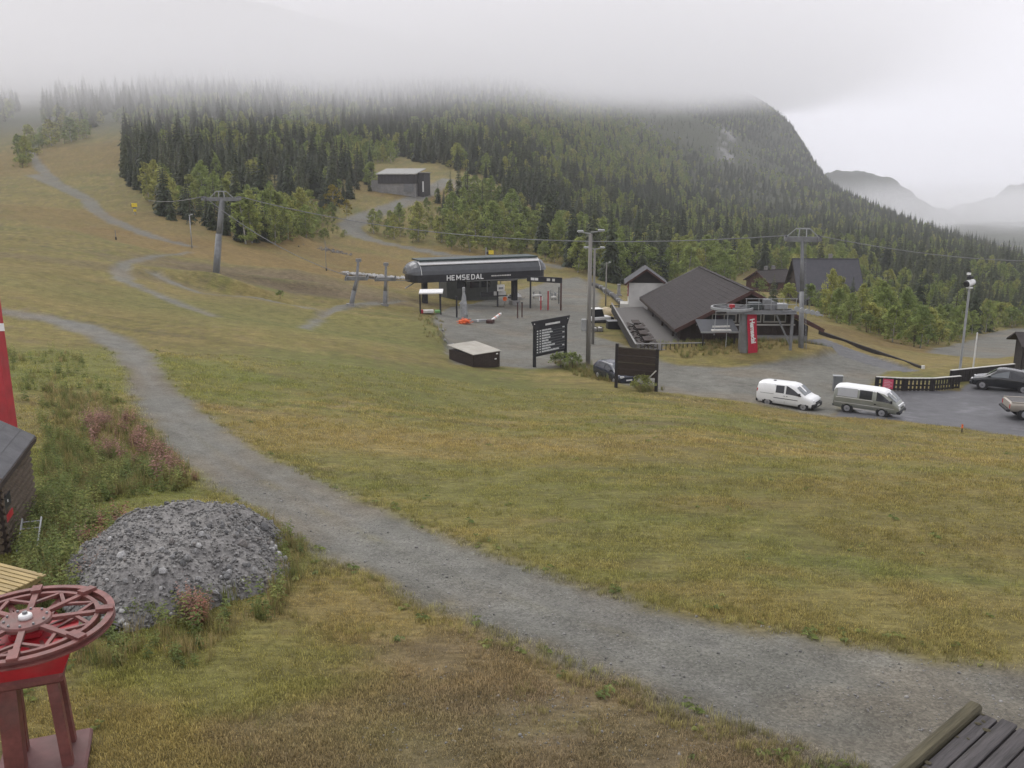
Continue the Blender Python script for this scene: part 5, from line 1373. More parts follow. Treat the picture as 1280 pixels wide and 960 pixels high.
MB().box((-.32, -.2, 0), (.32, .2, 1.15), .02).build("housing", M_STEEL, e); MB().box((-.28, -.215, .08), (.28, -.202, 1.08)).build("door", mat("cabinet_grey", (.16, .17, .17), .6, .1, 4), e); MB().box((-.36, -.24, 1.15), (.36, .24, 1.2), .01).build("cap", M_GALV, e); MB().box((-.34, -.22, -.2), (.34, .22, .04)).build("plinth", M_CONC, e)
p = G(1216, 464); t = p.y * CP - p.z * SP; h = P(1217, 415, t).z - p.z
e = empty("flagpole", p, 0, "bare white flagpole behind the dark timber wall", "flagpole"); MB().tube((0, 0, -.2), (0, 0, h), .075, .05, 10).build("shaft", M_WHITE, e); MB().tube((0, 0, -.1), (0, 0, .3), .12, .12, 10).build("sleeve", M_STEEL, e); MB().tube((0, 0, h), (0, 0, h + .1), .07, .03, 10).build("finial", M_WHITE, e)
# kiosk at the right edge
p = G(1284, 474); e = empty("kiosk", (p.x + .3, p.y + 1.8, p.z), math.radians(-14), "black timber kiosk with an overhanging roof behind the black car", "kiosk")
MB().box((0.5, .4, -.2), (4, 3.4, 2.3)).build("wall", M_BLACKWOOD, e)
for k in range(12): MB().box((k * .28 + .52, .37, 0), (k * .28 + .77, .398, 2.25)).build("board", M_BLACKWOOD, e)
MB().prism([(-.35, 2.2), (1.8, 3.1), (4.0, 2.2), (4.0, 2.33), (1.8, 3.23), (-.35, 2.33)], 'x', -.1, 4.5).build("roof", M_ROOFFELT, e)
MB().box((.02, -.22, -.2), (.14, -.1, 2.25)).build("post", M_BLACKWOOD, e)
for u, v in ((1202, 541), (1076, 505), (1283, 556)):
    p = G(u, v); e = empty("marker_stake", p, 0, "short orange marker stake at the edge of the car park", "stake", "orange stakes by the car park"); MB().box((-.03, -.03, -.2), (.03, .03, .5)).build("stake", M_GREYWOOD, e); MB().box((-.035, -.035, .28), (.035, .035, .5)).build("orange_top", M_ORANGE, e)
# ------------------------------------------------------------------ chairlift bottom station
sl = GT(528, 117.5); sr = GT(672, 124.5)
rz = heading(sl, sr); SL = math.hypot(sr.x - sl.x, sr.y - sl.y) + 2.0
gz = (sl.z + sr.z) / 2
e = empty("lift_station", (sl.x, sl.y, gz), rz, "long black chairlift station with a barrel roof and white lettering", "lift station")
zb = P(528, 353, 117.5).z - gz            # underside of the black band
SWD = 5.2
# black fascia band all round with rounded ends
def stadium(x0, x1, w, n_=9):
    L = []
    for i in range(n_ + 1): a = -math.pi / 2 + math.pi * i / n_; L.append((x1 + math.cos(a) * 1.3, w / 2 + math.sin(a) * w / 2))
    for i in range(n_ + 1): a = math.pi / 2 + math.pi * i / n_; L.append((x0 + math.cos(a) * 1.3, w / 2 + math.sin(a) * w / 2))
    return L
st_ = stadium(0, SL - 1.6, SWD)
hull = MB().prism(st_, 'z', zb, zb + 1.0).build("fascia_band", M_BLACK, e)
# barrel roof in panels
M_SHELL = mat("dark_grey_shell", (.050, .054, .060), .35, .15, 1.2, spec=.5, grime=.1)
prof = [(-.04, 1.0), (.06, 1.5), (.45, 2.05), (1.2, 2.5), (2.1, 2.68), (SWD / 2, 2.72)]; prof = prof + [(SWD - y, z) for y, z in prof[-2::-1]]
n_ = 12; pw = (SL - 1.6) / n_
sh_me = None
for k in range(n_):
    if sh_me is None:
        b = MB(); m_ = len(prof)
        for i in range(m_ - 1): b.quad((.015, prof[i][0], zb + prof[i][1]), (pw - .015, prof[i][0], zb + prof[i][1]), (pw - .015, prof[i + 1][0], zb + prof[i + 1][1]), (.015, prof[i + 1][0], zb + prof[i + 1][1]))
        o = b.build("shell_panel", M_SHELL, e); sh_me = o.data
    else: o = link("shell_panel", sh_me, e)
    o.location = (k * pw, 0, 0)
for k in range(n_ + 1):
    b = MB(); x = k * pw
    for i in range(len(prof) - 1): b.bar((x, prof[i][0], zb + prof[i][1] + .012), (x, prof[i + 1][0], zb + prof[i + 1][1] + .012), .05, .03)
    b.build("shell_rib", M_WHITE if k in (0, n_) else M_SHELL, e)
MB().prism([(1.15, 2.48), (1.15, 2.58), (2.1, 2.80), (2.1, 2.70)], 'x', 0, n_ * pw).V
b = MB(); b.prism([(.62, zb + 2.24), (.58, zb + 2.34), (1.3, zb + 2.72), (1.34, zb + 2.60)], 'x', -.1, n_ * pw + .1); b.build("ridge_stripe", M_WHITE, e)
MB().box((0, .9, zb + 2.74), (n_ * pw, SWD - .9, zb + 2.95)).build("ridge_box", mat("dark_green_ridge", (.03, .05, .05), .5, .2, 2), e)
for x0, s in ((0, -1), (n_ * pw, 1)):   # glazed rounded noses
    b = MB(); rows = 6; m_ = len(prof)
    G_ = []
    for j in range(rows + 1):
        f = j / rows * math.pi / 2
        G_.append([(x0 + s * 1.55 * math.sin(f), SWD / 2 + (y - SWD / 2) * (math.cos(f) * .75 + .25), zb + 1.0 + (z - 1.0) * math.cos(f)) for y, z in prof])
    for j in range(rows):
        for i in range(m_ - 1): b.quad(G_[j][i], G_[j][i + 1], G_[j + 1][i + 1], G_[j + 1][i])
    b.build("nose_cone", mat("smoked_cover", (.075, .08, .085), .25, .15, 1.5, spec=.6), e, True)
GLYPH = {"H": [((0, 0), (0, 1)), ((1, 0), (1, 1)), ((0, .5), (1, .5))], "E": [((0, 0), (0, 1)), ((0, 0.08), (.9, .08)), ((0, .5), (.75, .5)), ((0, .92), (.9, .92))],
         "M": [((0, 0), (0, 1)), ((1.25, 0), (1.25, 1)), ((0.02, .95), (.62, .3)), ((1.23, .95), (.62, .3))], "S": [((.05, .08), (.9, .08)), ((.95, .1), (.95, .5)), ((.05, .5), (.95, .5)), ((.05, .5), (.05, .92)), ((.05, .92), (.95, .92))],
         "D": [((0, 0), (0, 1)), ((0, .08), (.7, .08)), ((0, .92), (.7, .92)), ((.7, .06), (1, .32)), ((1, .3), (1, .7)), ((1, .68), (.7, .94))], "A": [((0, 0), (.5, 1)), ((1, 0), (.5, 1)), ((.22, .32), (.78, .32))], "L": [((0, 0), (0, 1)), ((0, .08), (.85, .08))]}
x = 3.55; gh, gw = .70, .44
for k, ch_ in enumerate("HEMSEDAL"):
    b = MB()
    for i_, (p_, q_) in enumerate(GLYPH[ch_]): b.bar((x + p_[0] * gw, -.055 - .002 * i_, zb + .16 + p_[1] * gh), (x + q_[0] * gw, -.055 - .002 * i_, zb + .16 + q_[1] * gh), .03, .13, (0, 0, 1) if abs(q_[0] - p_[0]) > .3 else (1, 0, 0))
    b.build("letter", M_WHITE, e); x += gw * (1.25 if ch_ == "M" else 1) + .24
b = MB(); x = 10.0; r = random.Random(4)
while x < 12.7: w = r.uniform(.12, .4); b.box((x, -.045, zb + .44), (x + w, -.015, zb + .60)); x += w + .06
b.build("small_lettering", M_OFFWHITE, e)
for x in (1.2, 14.6):
    c_ = MB().box((x - .32, SWD / 2 - .4, -.6), (x + .32, SWD / 2 + .4, zb)).build("column", M_BLACK, e); MB().box((x - .6, SWD / 2 - .7, -.6), (x + .6, SWD / 2 + .7, .1)).build("footing", M_CONC, c_)
MB().bar((.2, SWD / 2, zb), (-1.6, SWD / 2 - .2, zb - .9), .12, .12).build("tension_strut", M_GALV, e)
cab = MB().box((6.6, SWD + 3.5, -.6), (14.6, SWD + 7.0, zb - .25)).build("control_cabin", mat("cabin_grey_green", (.07, .075, .07), .7, .2, 2), e)
for x in (8.2, 10.2, 12.0): MB().box((x, SWD + 3.46, 1.4), (x + 1.4, SWD + 3.497, 2.5)).build("cabin_window", M_GLASS, cab)
MB().box((6.5, .3, zb - .16), (n_ * pw, .55, zb - .02)).build("guide_rail", M_GALV, e)
b = MB().ring([(2.1, .1), (2.1, -.1), (1.8, -.1), (1.8, .1)], 32, (13.0, SWD / 2, zb - .25)); b.build("bull_wheel_ring", M_STEEL, e)
for k in range(6): a = k * math.pi / 3; MB().bar((13, SWD / 2, zb - .25), (13 + 1.85 * math.cos(a), SWD / 2 + 1.85 * math.sin(a), zb - .25), .12, .1).build("wheel_spoke", M_STEEL, e)
for k, (x, y) in enumerate(((9.6, .55), (11.6, .55))):  # parked chairs under the roof
    c_ = empty("lift_chair", e.matrix_basis @ Vector((x, y, zb - .16)), rz, "dark chairlift chair hanging inside the lift station", "lift chair", "chairs parked in the station")
    MB().bar((0, 0, 0), (0, 0, -1.6), .07, .07).build("hanger", M_STEEL, c_); MB().box((-.9, -.3, -2.25), (.9, .25, -2.15)).build("seat", M_PLASTIC, c_); MB().box((-.9, .2, -2.15), (.9, .28, -1.6)).build("backrest", M_OFFWHITE if k else M_PLASTIC, c_)

# gantry with sign panels at the right end, ticket posts and barriers
ga = GT(663, 122); gb_ = GT(701, 120)
rzg = heading(ga, gb_); GL = math.hypot(gb_.x - ga.x, gb_.y - ga.y)
e = empty("entrance_gantry", (ga.x, ga.y, ga.z), rzg, "black entrance gantry with white sign panels beside the lift station", "gantry")
zt = P(701, 346, 120).z - ga.z
for x in (0, GL): MB().box((x - .09, -.09, -.3), (x + .09, .09, zt)).build("post", M_BLACK if x == 0 else M_REDBROWN, e)
bm_ = MB().box((-.5, -.1, zt - .75), (GL + .12, .1, zt)).build("beam", M_BLACK, e)
for x0, x1, m_ in ((.1, .65, M_WHITE), (.72, 1.2, M_WHITE), (2.5, 3.0, M_OFFWHITE), (3.3, 3.7, M_OFFWHITE)): MB().box((x0, -.115, zt - .55), (x1, -.102, zt - .2)).build("sign_panel", m_, bm_)
def post_thing(name, label, cat, u, v, top_v, rad, m_, grp=None, cap=None, head=None):
    p = G(u, v); t = p.y * CP - p.z * SP; h = P(u, top_v, t).z - p.z
    e = empty(name, p, 0, label, cat, grp); MB().box((-rad, -rad, -.2), (rad, rad, h), .01).build("post", m_, e); MB().box((-rad * 2.2, -rad * 2.2, -.1), (rad * 2.2, rad * 2.2, .05)).build("foot_plate", M_STEEL, e)
    if cap: MB().box((-rad * 1.5, -rad * 1.5, h), (rad * 1.5, rad * 1.5, h + .08)).build("cap", cap, e)
    if head: MB().box((-head[0] / 2, -.07, h - head[1]), (head[0] / 2, .07, h), .02).build("head", head[2], e)
    return e, h
post_thing("gate_post", "lone black steel post beside the grey wrapped snow lance", "post", 571, 397, 370, .10, M_BLACK)
post_thing("ticket_post", "dark red ticket reader post, one of a close pair in the yard", "post", 647, 398, 378, .08, M_REDBROWN, "pair of ticket posts", M_BLACK)
post_thing("ticket_post", "dark red ticket reader post, one of a close pair in the yard", "post", 652.5, 397, 378, .08, M_REDBROWN, "pair of ticket posts", M_BLACK)
post_thing("ticket_reader", "red post with a white reader box in front of the gantry", "post", 676, 388, 370, .09, M_REDPOST, None, M_BLACK, (.4, .55, M_WHITE))
post_thing("red_post", "plain red steel post between white reader and gantry", "post", 685, 388, 363, .09, M_REDPOST)
post_thing("black_post", "slim black post in front of the gantry's red leg", "post", 698.5, 380, 358, .07, M_BLACK)
# notice on a post
p = G(622, 384); t = p.y * CP - p.z * SP; h = P(622, 355, t).z - p.z
e = empty("info_sign", p, rz, "pale info sign on a black post under the lift station roof", "sign"); MB().box((-.09, -.09, -.2), (.09, .09, h)).build("post", M_BLACK, e); MB().box((-.1, -.14, h - .9), (1.0, -.095, h)).build("panel", M_OFFWHITE, e); MB().box((.1, -.15, h - .65), (.8, -.141, h - .35)).build("print", M_STEEL, e); MB().box((-.8, -.3, -.1), (.9, .3, .06)).build("base", M_GREYWOOD, e)
# round red and white barrier pad, rails and skis by the gantry
p = G(631, 382); e = empty("warning_disc", p, rz, "small orange warning disc on a stand under the station", "sign"); MB().tube((0, 0, 0), (0, 0, .75), .04, .04, 8).build("stand", M_STEEL, e); MB().tube((0, -.04, .95), (0, .0, .95), .32, .32, 20).build("disc", M_ORANGE, e)
pa = G(688, 372); pb = G(699, 376)
e = empty("guard_rail", pa, heading(pa, pb), "dark tubular guard rail under the gantry", "rail"); L = (pb - pa).length
for z in (.45, .8, 1.15): MB().tube((0, 0, z), (L, 0, z - .15), .045, .045, 8).build("bar", M_STEEL, e)
for x in (0, L / 2, L): MB().tube((x, 0, -.1), (x, 0, 1.15 - .15 * x / L), .05, .05, 8).build("post", M_STEEL, e)
for u, v, w, lab in ((671, 373, 1.5, "white padded loading gate left of the guard rail"), (692, 375, .8, "small white padded block at the foot of the guard rail")):
    p = G(u, v); e = empty("loading_gate", p, rz, lab, "gate"); MB().box((-w / 2, -.25, .25), (w / 2, .25, .6), .08).build("pad", M_OFFWHITE, e)
    for x in (-w * .35, w * .35): MB().box((x - .06, -.1, -.1), (x + .06, .1, 1.05)).build("leg", M_STEEL, e)
p = G(643, 374); e = empty("snowmobile", p, rz + .3, "dark snowmobile with white cowl parked under the station", "snowmobile")
MB().box((-1.1, -.35, .2), (.5, .35, .5), .1).build("tunnel", M_PLASTIC, e); MB().box((-.9, -.2, .5), (.1, .2, .75), .08).build("seat", M_PLASTIC, e)
MB().prism([(.0, .35), (1.1, .3), (.95, .6), (.3, 1.05), (.0, .8)], 'y', -.38, .38).build("cowl", M_WHITE, e)
for s in (-1, 1): MB().bar((.6, s * .42, .06), (1.7, s * .42, .12), .14, .04).build("ski", M_PLASTIC, e)
MB().bar((.25, -.4, 1.05), (.25, .4, 1.05), .05, .05).build("handlebar", M_STEEL, e)

# white-topped shelter
p = G(538, 391); e = empty("ticket_shelter", p, math.radians(8), "open shelter with a flat white roof on four black posts", "shelter")
h = 2.45
for x in (-1.25, 1.25):
    for y in (-.8, .8): MB().box((x - .07, y - .07, -.3), (x + .07, y + .07, h)).build("post", M_BLACK, e)
b = MB().box((-1.4, -.95, h), (1.5, .95, h + .16))
for i_, v_ in enumerate(b.V): b.V[i_] = (v_[0] + .2 * (v_[1] > 0), v_[1], v_[2] + (.22 if v_[1] > 0 else 0))
b.build("roof", M_WHITE, e)
MB().box((-1.1, -.7, .05), (.4, .6, .35), .04).build("bench_pad", M_OFFWHITE, e); MB().box((.55, -.6, .03), (1.2, .6, .28), .04).build("green_mat", mat("green_mat", (.14, .32, .10), .8, .2, 3), e); MB().box((-1.2, -.75, .05), (-.9, -.5, .5)).build("red_box", M_RED, e)

# snow guns
def snow_gun(u, v, tv, label, yellow=True, pole_r=.1, size=1.0):
    p = G(u, v); t = p.y * CP - p.z * SP; h = P(u, tv, t).z - p.z
    e = empty("snow_gun", p, .4, label, "snow gun")
    MB().tube((0, 0, -.3), (0, 0, h), pole_r, pole_r * .8, 10).build("mast", M_GALV, e)
    s = size
    b = MB(); b.tube((-.55 * s, 0, h + .35 * s), (.55 * s, 0, h + .55 * s), .42 * s, .36 * s, 16); b.build("barrel", M_BLACK if yellow else M_WHITE, e)
    MB().tube((-.75 * s, 0, h + .31 * s), (-.55 * s, 0, h + .35 * s), .34 * s, .42 * s, 16).build("fan_grille", M_PLASTIC, e)
    MB().tube((.55 * s, 0, h + .55 * s), (.62 * s, 0, h + .56 * s), .38 * s, .38 * s, 16).build("nozzle_ring", M_STEEL, e)
    MB().box((-.35 * s, -.3 * s, h - .25 * s), (.35 * s, .3 * s, h - .03), .05).build("yoke", M_STEEL if yellow else M_WHITE, e)
    if yellow:
        MB().box((-.62 * s, -.52 * s, h + .05 * s), (.62 * s, -.43 * s, h + .95 * s), .03).build("cover", M_YELLOW2, e)
        MB().box((-.3 * s, -.35 * s, h - 1.0 * s), (.3 * s, -.1 * s, h - .45 * s), .03).build("control_box", M_YELLOW2, e)
    else:
        MB().box((-.5 * s, -.4 * s, h + 1.0 * s), (.1 * s, .2 * s, h + 1.35 * s), .05).build("hood", M_PLASTIC, e); MB().bar((0, 0, h + .9 * s), (-.35 * s, 0, h + 1.75 * s), .12 * s, .12 * s).build("lance", M_PLASTIC, e)
        MB().box((-.7 * s, -.25 * s, h + 1.5 * s), (-.3 * s, .05 * s, h + 1.75 * s)).build("sensor", M_WHITE, e)
    return e
snow_gun(169, 268, 259, "snow gun with a yellow cover beside the spruce edge on the slope", True, .1, .85)
snow_gun(613, 323, 318, "snow gun with a yellow cover behind the lift station roof", True, .14, .95)
e = snow_gun(607.5, 322, 309, "bare hydrant pole beside the yellow snow gun behind the station", True, .16, .01); 
for c_ in list(e.children):
    if c_.name.split('.')[0] in ("cover", "control_box", "nozzle_ring", "fan_grille", "yoke", "barrel"): bpy.data.objects.remove(c_)
e.name = "hydrant_pole"; e["category"] = "pole"
snow_gun(1198, 478, 355, "white and black snow gun on a tall slim mast by the car park wall", False, .10, .62)
# grey wrapped lance near the orange net
p = G(580, 399); e = empty("wrapped_lance", p, 0, "snow lance wrapped in a pale grey tarpaulin beside a black post", "snow lance")
MB().tube((0, 0, 0), (0, 0, 3.9), .06, .05, 8).build("pipe", M_GALV, e)
b = MB(); R_ = [(.52, 0), (.5, .5), (.44, 1.2), (.42, 1.9), (.30, 2.3), (.26, 2.7), (.17, 3.1), (.14, 3.4)]
for (r0, z0_), (r1, z1_) in zip(R_[:-1], R_[1:]): b.tube((.03 * math.sin(z0_ * 3), 0, z0_), (.03 * math.sin(z1_ * 3), 0, z1_), r0, r1, 9, False)
b.build("tarpaulin", mat("grey_tarpaulin", (.30, .31, .31), .6, .25, 2.5, grime=.2), e); MB().box((-.16, -.16, 3.4), (.16, .16, 3.85), .04).build("nozzle_head", M_GALV, e); MB().bar((-.1, -.1, 2.4), (-.55, -.25, 1.85), .1, .1).build("side_pipe", M_GALV, e)
# orange net and barrier pieces
p = G(580, 405); e = empty("orange_net", p, 0, "bright orange safety net bundled on the gravel", "safety net")
rn = random.Random(5); me_ = MB()
for k in range(70):
    a = rn.random() * 6.28; r_ = rn.uniform(.05, .75); c0 = Vector((math.cos(a) * r_, math.sin(a) * r_ * .8, rn.uniform(.0, .75) * (1 - r_ * .8)))
    c1 = c0 + Vector((rn.uniform(-.5, .5), rn.uniform(-.4, .4), rn.uniform(-.2, .3))); c1.z = max(c1.z, .02); me_.bar(c0, c1, .14, .02)
me_.build("mesh_folds", M_ORANGE, e); MB().tube((-.6, 0, .2), (.6, .1, .25), .22, .2, 12).build("roll", M_ORANGE, e)
pa = G(588, 403); pb = G(608, 404); pc = G(627, 400)
e = empty("barrier_beam", pa, heading(pa, pb), "long pale barrier beam lying on the gravel beside the orange net", "barrier"); L = (pb - pa).length; MB().box((0, -.12, .02), (L, .12, .28), .03).build("beam", M_GALV, e); MB().box((L * .4, -.13, .02), (L * .5, .13, .285)).build("band", M_WHITE, e)
e = empty("barrier_beam", pb + Vector((.4, 0, 0)), heading(pb, pc) + .1, "red and white barrier beam propped on a dark block", "barrier"); L = (pc - pb).length
MB().bar((-.2, 0, .15), (L, .1, .5), .22, .2).build("beam", M_WHITE, e)
for f in (.15, .5, .85): MB().bar((L * f - .2, .1 * f, .15 + .35 * f), (L * f, .1 * f, .15 + .35 * (f + .06)), .235, .215).build("red_band", M_ORANGE, e)
MB().box((-.5, -.5, 0), (.35, .3, .4), .04).build("block", M_REDBROWN, e)

# ------------------------------------------------------------------ lift towers and ropes
def tower(u, v, top_u, top_v, label, arm=3.4, arm_dir=.3, w=.42, t=0, frame=True, rad2=None, platform=True):
    p = GT(u, t) if t else G(u, v)
    t = p.y * CP - p.z * SP; tp = P(top_u, top_v, t)
    e = empty("lift_tower", p, 0, label, "lift tower")
    d = Vector((tp.x - p.x, tp.y - p.y, tp.z - p.z))
    MB().tube((0, 0, -.5), d * .55, w, w * .85, 14).build("lower_shaft", M_TOWER, e, True); MB().tube(d * .55, d, w * .72, w * .6, 14).build("upper_shaft", M_TOWER, e, True)
    MB().tube((0, 0, -.6), (0, 0, .25), w * 1.6, w * 1.6, 14).build("footing", M_CONC, e)
    a = Vector((math.cos(arm_dir), math.sin(arm_dir), 0)); 
    ar = MB().bar(d - a * arm / 2, d + a * arm / 2, .36, .46).build("cross_arm", M_TOWER, e)
    ld = Vector((a.y, -a.x, 0))
    for s in (-1, 1):
        c_ = d + a * arm / 2 * s + Vector((0, 0, .05))
        st2 = MB().bar(c_ - ld * 1.3, c_ + ld * 1.3, .22, .34).build("sheave_beam", M_TOWER, ar)
        for k in range(4): q = c_ + ld * (-1.05 + .7 * k) + Vector((0, 0, .1)); MB().tube(q - a * .07, q + a * .07, .2, .2, 12).build("sheave", M_PLASTIC, st2)
    if frame:
        for s in (-1, 1): MB().bar(d + a * .35 * s, d + a * .30 * s + Vector((0, 0, .95)), .1, .1).build("lifting_frame", M_GALV, ar)
        MB().bar(d - a * .6 + Vector((0, 0, .95)), d + a * .6 + Vector((0, 0, .95)), .1, .12).build("lifting_beam", M_GALV, ar)
        for s in (-1, 1): MB().bar(d + a * .6 * s + Vector((0, 0, .95)), d + a * 1.4 * s + Vector((0, 0, .2)), .07, .07).build("stay", M_GALV, ar)
    lad = MB(); 
    for s in (-1, 1): lad.bar(Vector((w + .12, -.15 + .3 * (s > 0), .6)), d + Vector((w * .6 + .12, -.15 + .3 * (s > 0), 0)), .03, .03)
    n_ = int(d.length / .4)
    for k in range(n_): q = Vector((w + .12, 0, .6)).lerp(d + Vector((w * .6 + .12, 0, 0)), (k + .5) / n_); lad.bar(q - Vector((0, .15, 0)), q + Vector((0, .15, 0)), .025, .025)
    lad.build("ladder", M_STEEL, e)
    return e, p + d, a, arm
tL, topL, aL, armL = tower(269, 346, 277, 249, "tall grey lift tower with wide cross arm standing on the ski slope", 4.1, .1, .42)
tR, topR, aR, armR = tower(1001.5, 426, 1003, 299, "tall grey tubular lift tower in front of the lodge", 2.9, -.25, .25, 80.0)
tA, topA, aA, armA = tower(438, 382, 446, 348, "short leaning lift tower left of its straight twin near the station", 2.4, .1, .30, 0, False)
tB, topB, aB, armB = tower(481, 382, 482, 349, "short straight lift tower next to the lift station", 2.4, .1, .30, 0, False)
for e_, tp_, u_, v_ in ((tA, topA, 448, 325), (tB, topB, 482.5, 330)):
    base = e_.location; t = tp_.y * CP - tp_.z * SP; q = P(u_, v_, t)
    MB().bar(tp_ - base, q - base, .26, .26, (0, 1, 0)).build("mast_head", M_STEEL, e_); MB().box((q.x - base.x - .3, q.y - base.y - .2, q.z - base.z - .2), (q.x - base.x + .3, q.y - base.y + .2, q.z - base.z + .15)).build("head_bracket", M_STEEL, e_)
stn = bpy.data.objects["lift_station"].location
def rope(p0, p1, sag, label, r=.035, grp=None):
    b = MB(); n_ = 18; L = []
    for i in range(n_ + 1):
        f = i / n_; p = Vector(p0).lerp(Vector(p1), f); p.z -= sag * 4 * f * (1 - f); L.append(p - Vector(p0))
    b.path(L, r, 5); o = b.build("haul_rope", M_STEEL, None); o.location = Vector(p0); tag(o, label, "rope", grp); return o
pst = P(517, 350, 119)
rope(topA + aA * armA / 2, pst, .15, "steel lift rope between the short towers and the station", .05)
far_l = P(150, 228, 330)
rope(topL - aL * armL / 2 + Vector((0, 0, .35)), far_l, 3.0, "lift rope climbing from the tall slope tower along the spruce edge", .05)
rope(topL + aL * armL / 2 + Vector((0, 0, .35)), topR - aR * armR / 2 + Vector((0, 0, .3)), 2.4, "long lift rope spanning from the slope tower to the lodge tower", .045)
rope(topL - aL * armL / 2 + Vector((0, 0, .3)), topA, 1.2, "lift rope from the slope tower down to the short towers", .045)
rope(topR + aR * armR / 2 + Vector((0, 0, .3)), P(1420, 318, 120), 1.5, "lift rope leaving the lodge tower towards the valley", .04)

# ------------------------------------------------------------------ lodge: one long gabled roof, gable to the camera
ly0, ly1 = 83.0, 106.6; lx0, lxm, lx1 = 15.55, 22.65, 29.75; ze, zr = -14.0, -10.3
e = empty("lodge", (lx0, ly0, -15.9), 0, "large brown lodge with a broad dark gable roof beside the lift tower", "lodge")
Wd = lx1 - lx0; Ln = ly1 - ly0; h_e = ze + 15.9; h_r = zr + 15.9
rb = (h_r - h_e) / (Wd / 2)
def roof_z(x): return h_e + rb * min(x, Wd - x)
wl = MB().prism([(.9, -2.6), (Wd - .9, -2.6), (Wd - .9, roof_z(.9) - .25), (Wd / 2, h_r - .25), (.9, roof_z(.9) - .25)], 'y', 1.8, Ln - .4).build("wall", M_BROWN, e)
# vertical cladding boards on the gable end
bw = .30; k = 0; x = .95
while x + bw < Wd - .9:
    zt_ = roof_z(x + (0 if x < Wd / 2 - bw / 2 else bw)) - .3; MB().box((x + .008, 1.768 - .012 * (k % 2), .02), (x + bw - .008, 1.798, zt_)).build("board", M_BROWN, wl); x += bw; k += 1
# window bands in the gable
M_FRAME = mat("pale_window_frame", (.32, .31, .28), .6, .1, 3)
for (x0, x1, z0_, z1_, n_) in ((3.9, 6.2, 2.55, 3.3, 2), (6.5, 8.6, 2.55, 3.3, 2), (8.9, 11.0, 2.55, 3.3, 2)):
    w_ = MB().box((x0, 1.70, z0_), (x1, 1.745, z1_)).build("window", M_GLASS, wl)
    b = MB()
    for z in (z0_, z1_): b.box((x0 - .06, 1.66, z - .07), (x1 + .06, 1.70, z + .07))
    for i_ in range(n_ + 1): xx = x0 + (x1 - x0) * i_ / n_; b.box((xx - .05, 1.665, z0_ + .071), (xx + .05, 1.70, z1_ - .071))
    b.build("frame", M_FRAME, w_)
MB().box((2.4, 1.70, 2.18), (12.0, 1.745, 2.32)).build("belt_rail", M_OFFWHITE, wl)
for s, nm_ in ((0, "left"), (1, "right")):
    xs_ = [0, Wd / 2] if s == 0 else [Wd, Wd / 2]
    rfp = MB().prism([(xs_[0], h_e), (xs_[1], h_r), (xs_[1], h_r + .22), (xs_[0], h_e + .22)], 'y', 0, Ln).build("roof_slope", M_ROOFFELT, e)
    n_ = 15
    for k in range(1, n_):     # courses of roofing felt
        f = k / n_; xx = xs_[0] + (xs_[1] - xs_[0]) * f; MB().box((min(xx, xx + .02), .02, h_e + (h_r - h_e) * f + .222), (max(xx, xx + .02) + .06, Ln - .02, h_e + (h_r - h_e) * f + .24)).build("felt_course", M_ROOFFELT, rfp)
    MB().bar((xs_[0], -.06, h_e + .04), (xs_[1], -.06, h_r + .04), .10, .34, (0, 0, 1)).build("barge_board", M_REDBROWN, e)
    MB().bar((xs_[0], Ln + .06, h_e + .08), (xs_[1], Ln + .06, h_r + .12), .10, .34, (0, 0, 1)).build("barge_board", M_CONC if s == 0 else M_REDBROWN, e)
    MB().box((xs_[0] - .05, 0, h_e - .1), (xs_[0] + .05, Ln, h_e + .2)).build("eaves_board", M_BROWN, e)
MB().box((Wd / 2 - .2, .02, h_r + .16), (Wd / 2 + .2, Ln - .02, h_r + .27)).build("ridge_cap", M_ROOFFELT, e)
for y in range(3): MB().box((.5, 4.0 + y * 6.5, -.2), (.7, 4.2 + y * 6.5, h_e + .2)).build("eaves_post", M_BROWN, e)
MB().box((.80, 9.5, 1.35), (.88, 17.5, 1.55)).build("light_strip", M_OFFWHITE, e)
for k in range(6): MB().box((.84, 3.6 + k * 2.6, .9), (.895, 5.2 + k * 2.6, 1.9)).build("side_window", M_GLASS, e)
MB().box((7.2, 1.0, -2.8), (Wd - 1.2, 1.70, 1.25)).build("foundation", M_CONC, e)
MB().box((.95, 1.75, -2.6), (7.2, 1.79, .0)).build("foundation", M_BLACKWOOD, e)
# entrance awning
aw = P(873, 403, 81.5); aw2 = P(920, 406, 81.5)
e = empty("entrance_awning", (aw.x, aw.y, float(Hs(aw.x, aw.y))), 0, "grey lean-to awning under the lodge gable behind the old lift", "awning")
hA = aw.z - e.location.z; L = aw2.x - aw.x
b = MB(); b.prism([(-1.2, hA - .75), (1.4, hA - .02), (1.4, hA + .08), (-1.2, hA - .65)], 'x', 0, L); b.build("roof", mat("grey_sheet_roof", (.042, .045, .05), .5, .15, 2), e)
for x in (.3, L - .3): MB().box((x - .07, -1.0, -.3), (x + .07, -.86, hA - .7)).build("post", M_BLACKWOOD, e)
MB().bar((0, -1.22, hA - .72), (L, -1.22, hA - .72), .04, .16).build("gutter", M_GALV, e)
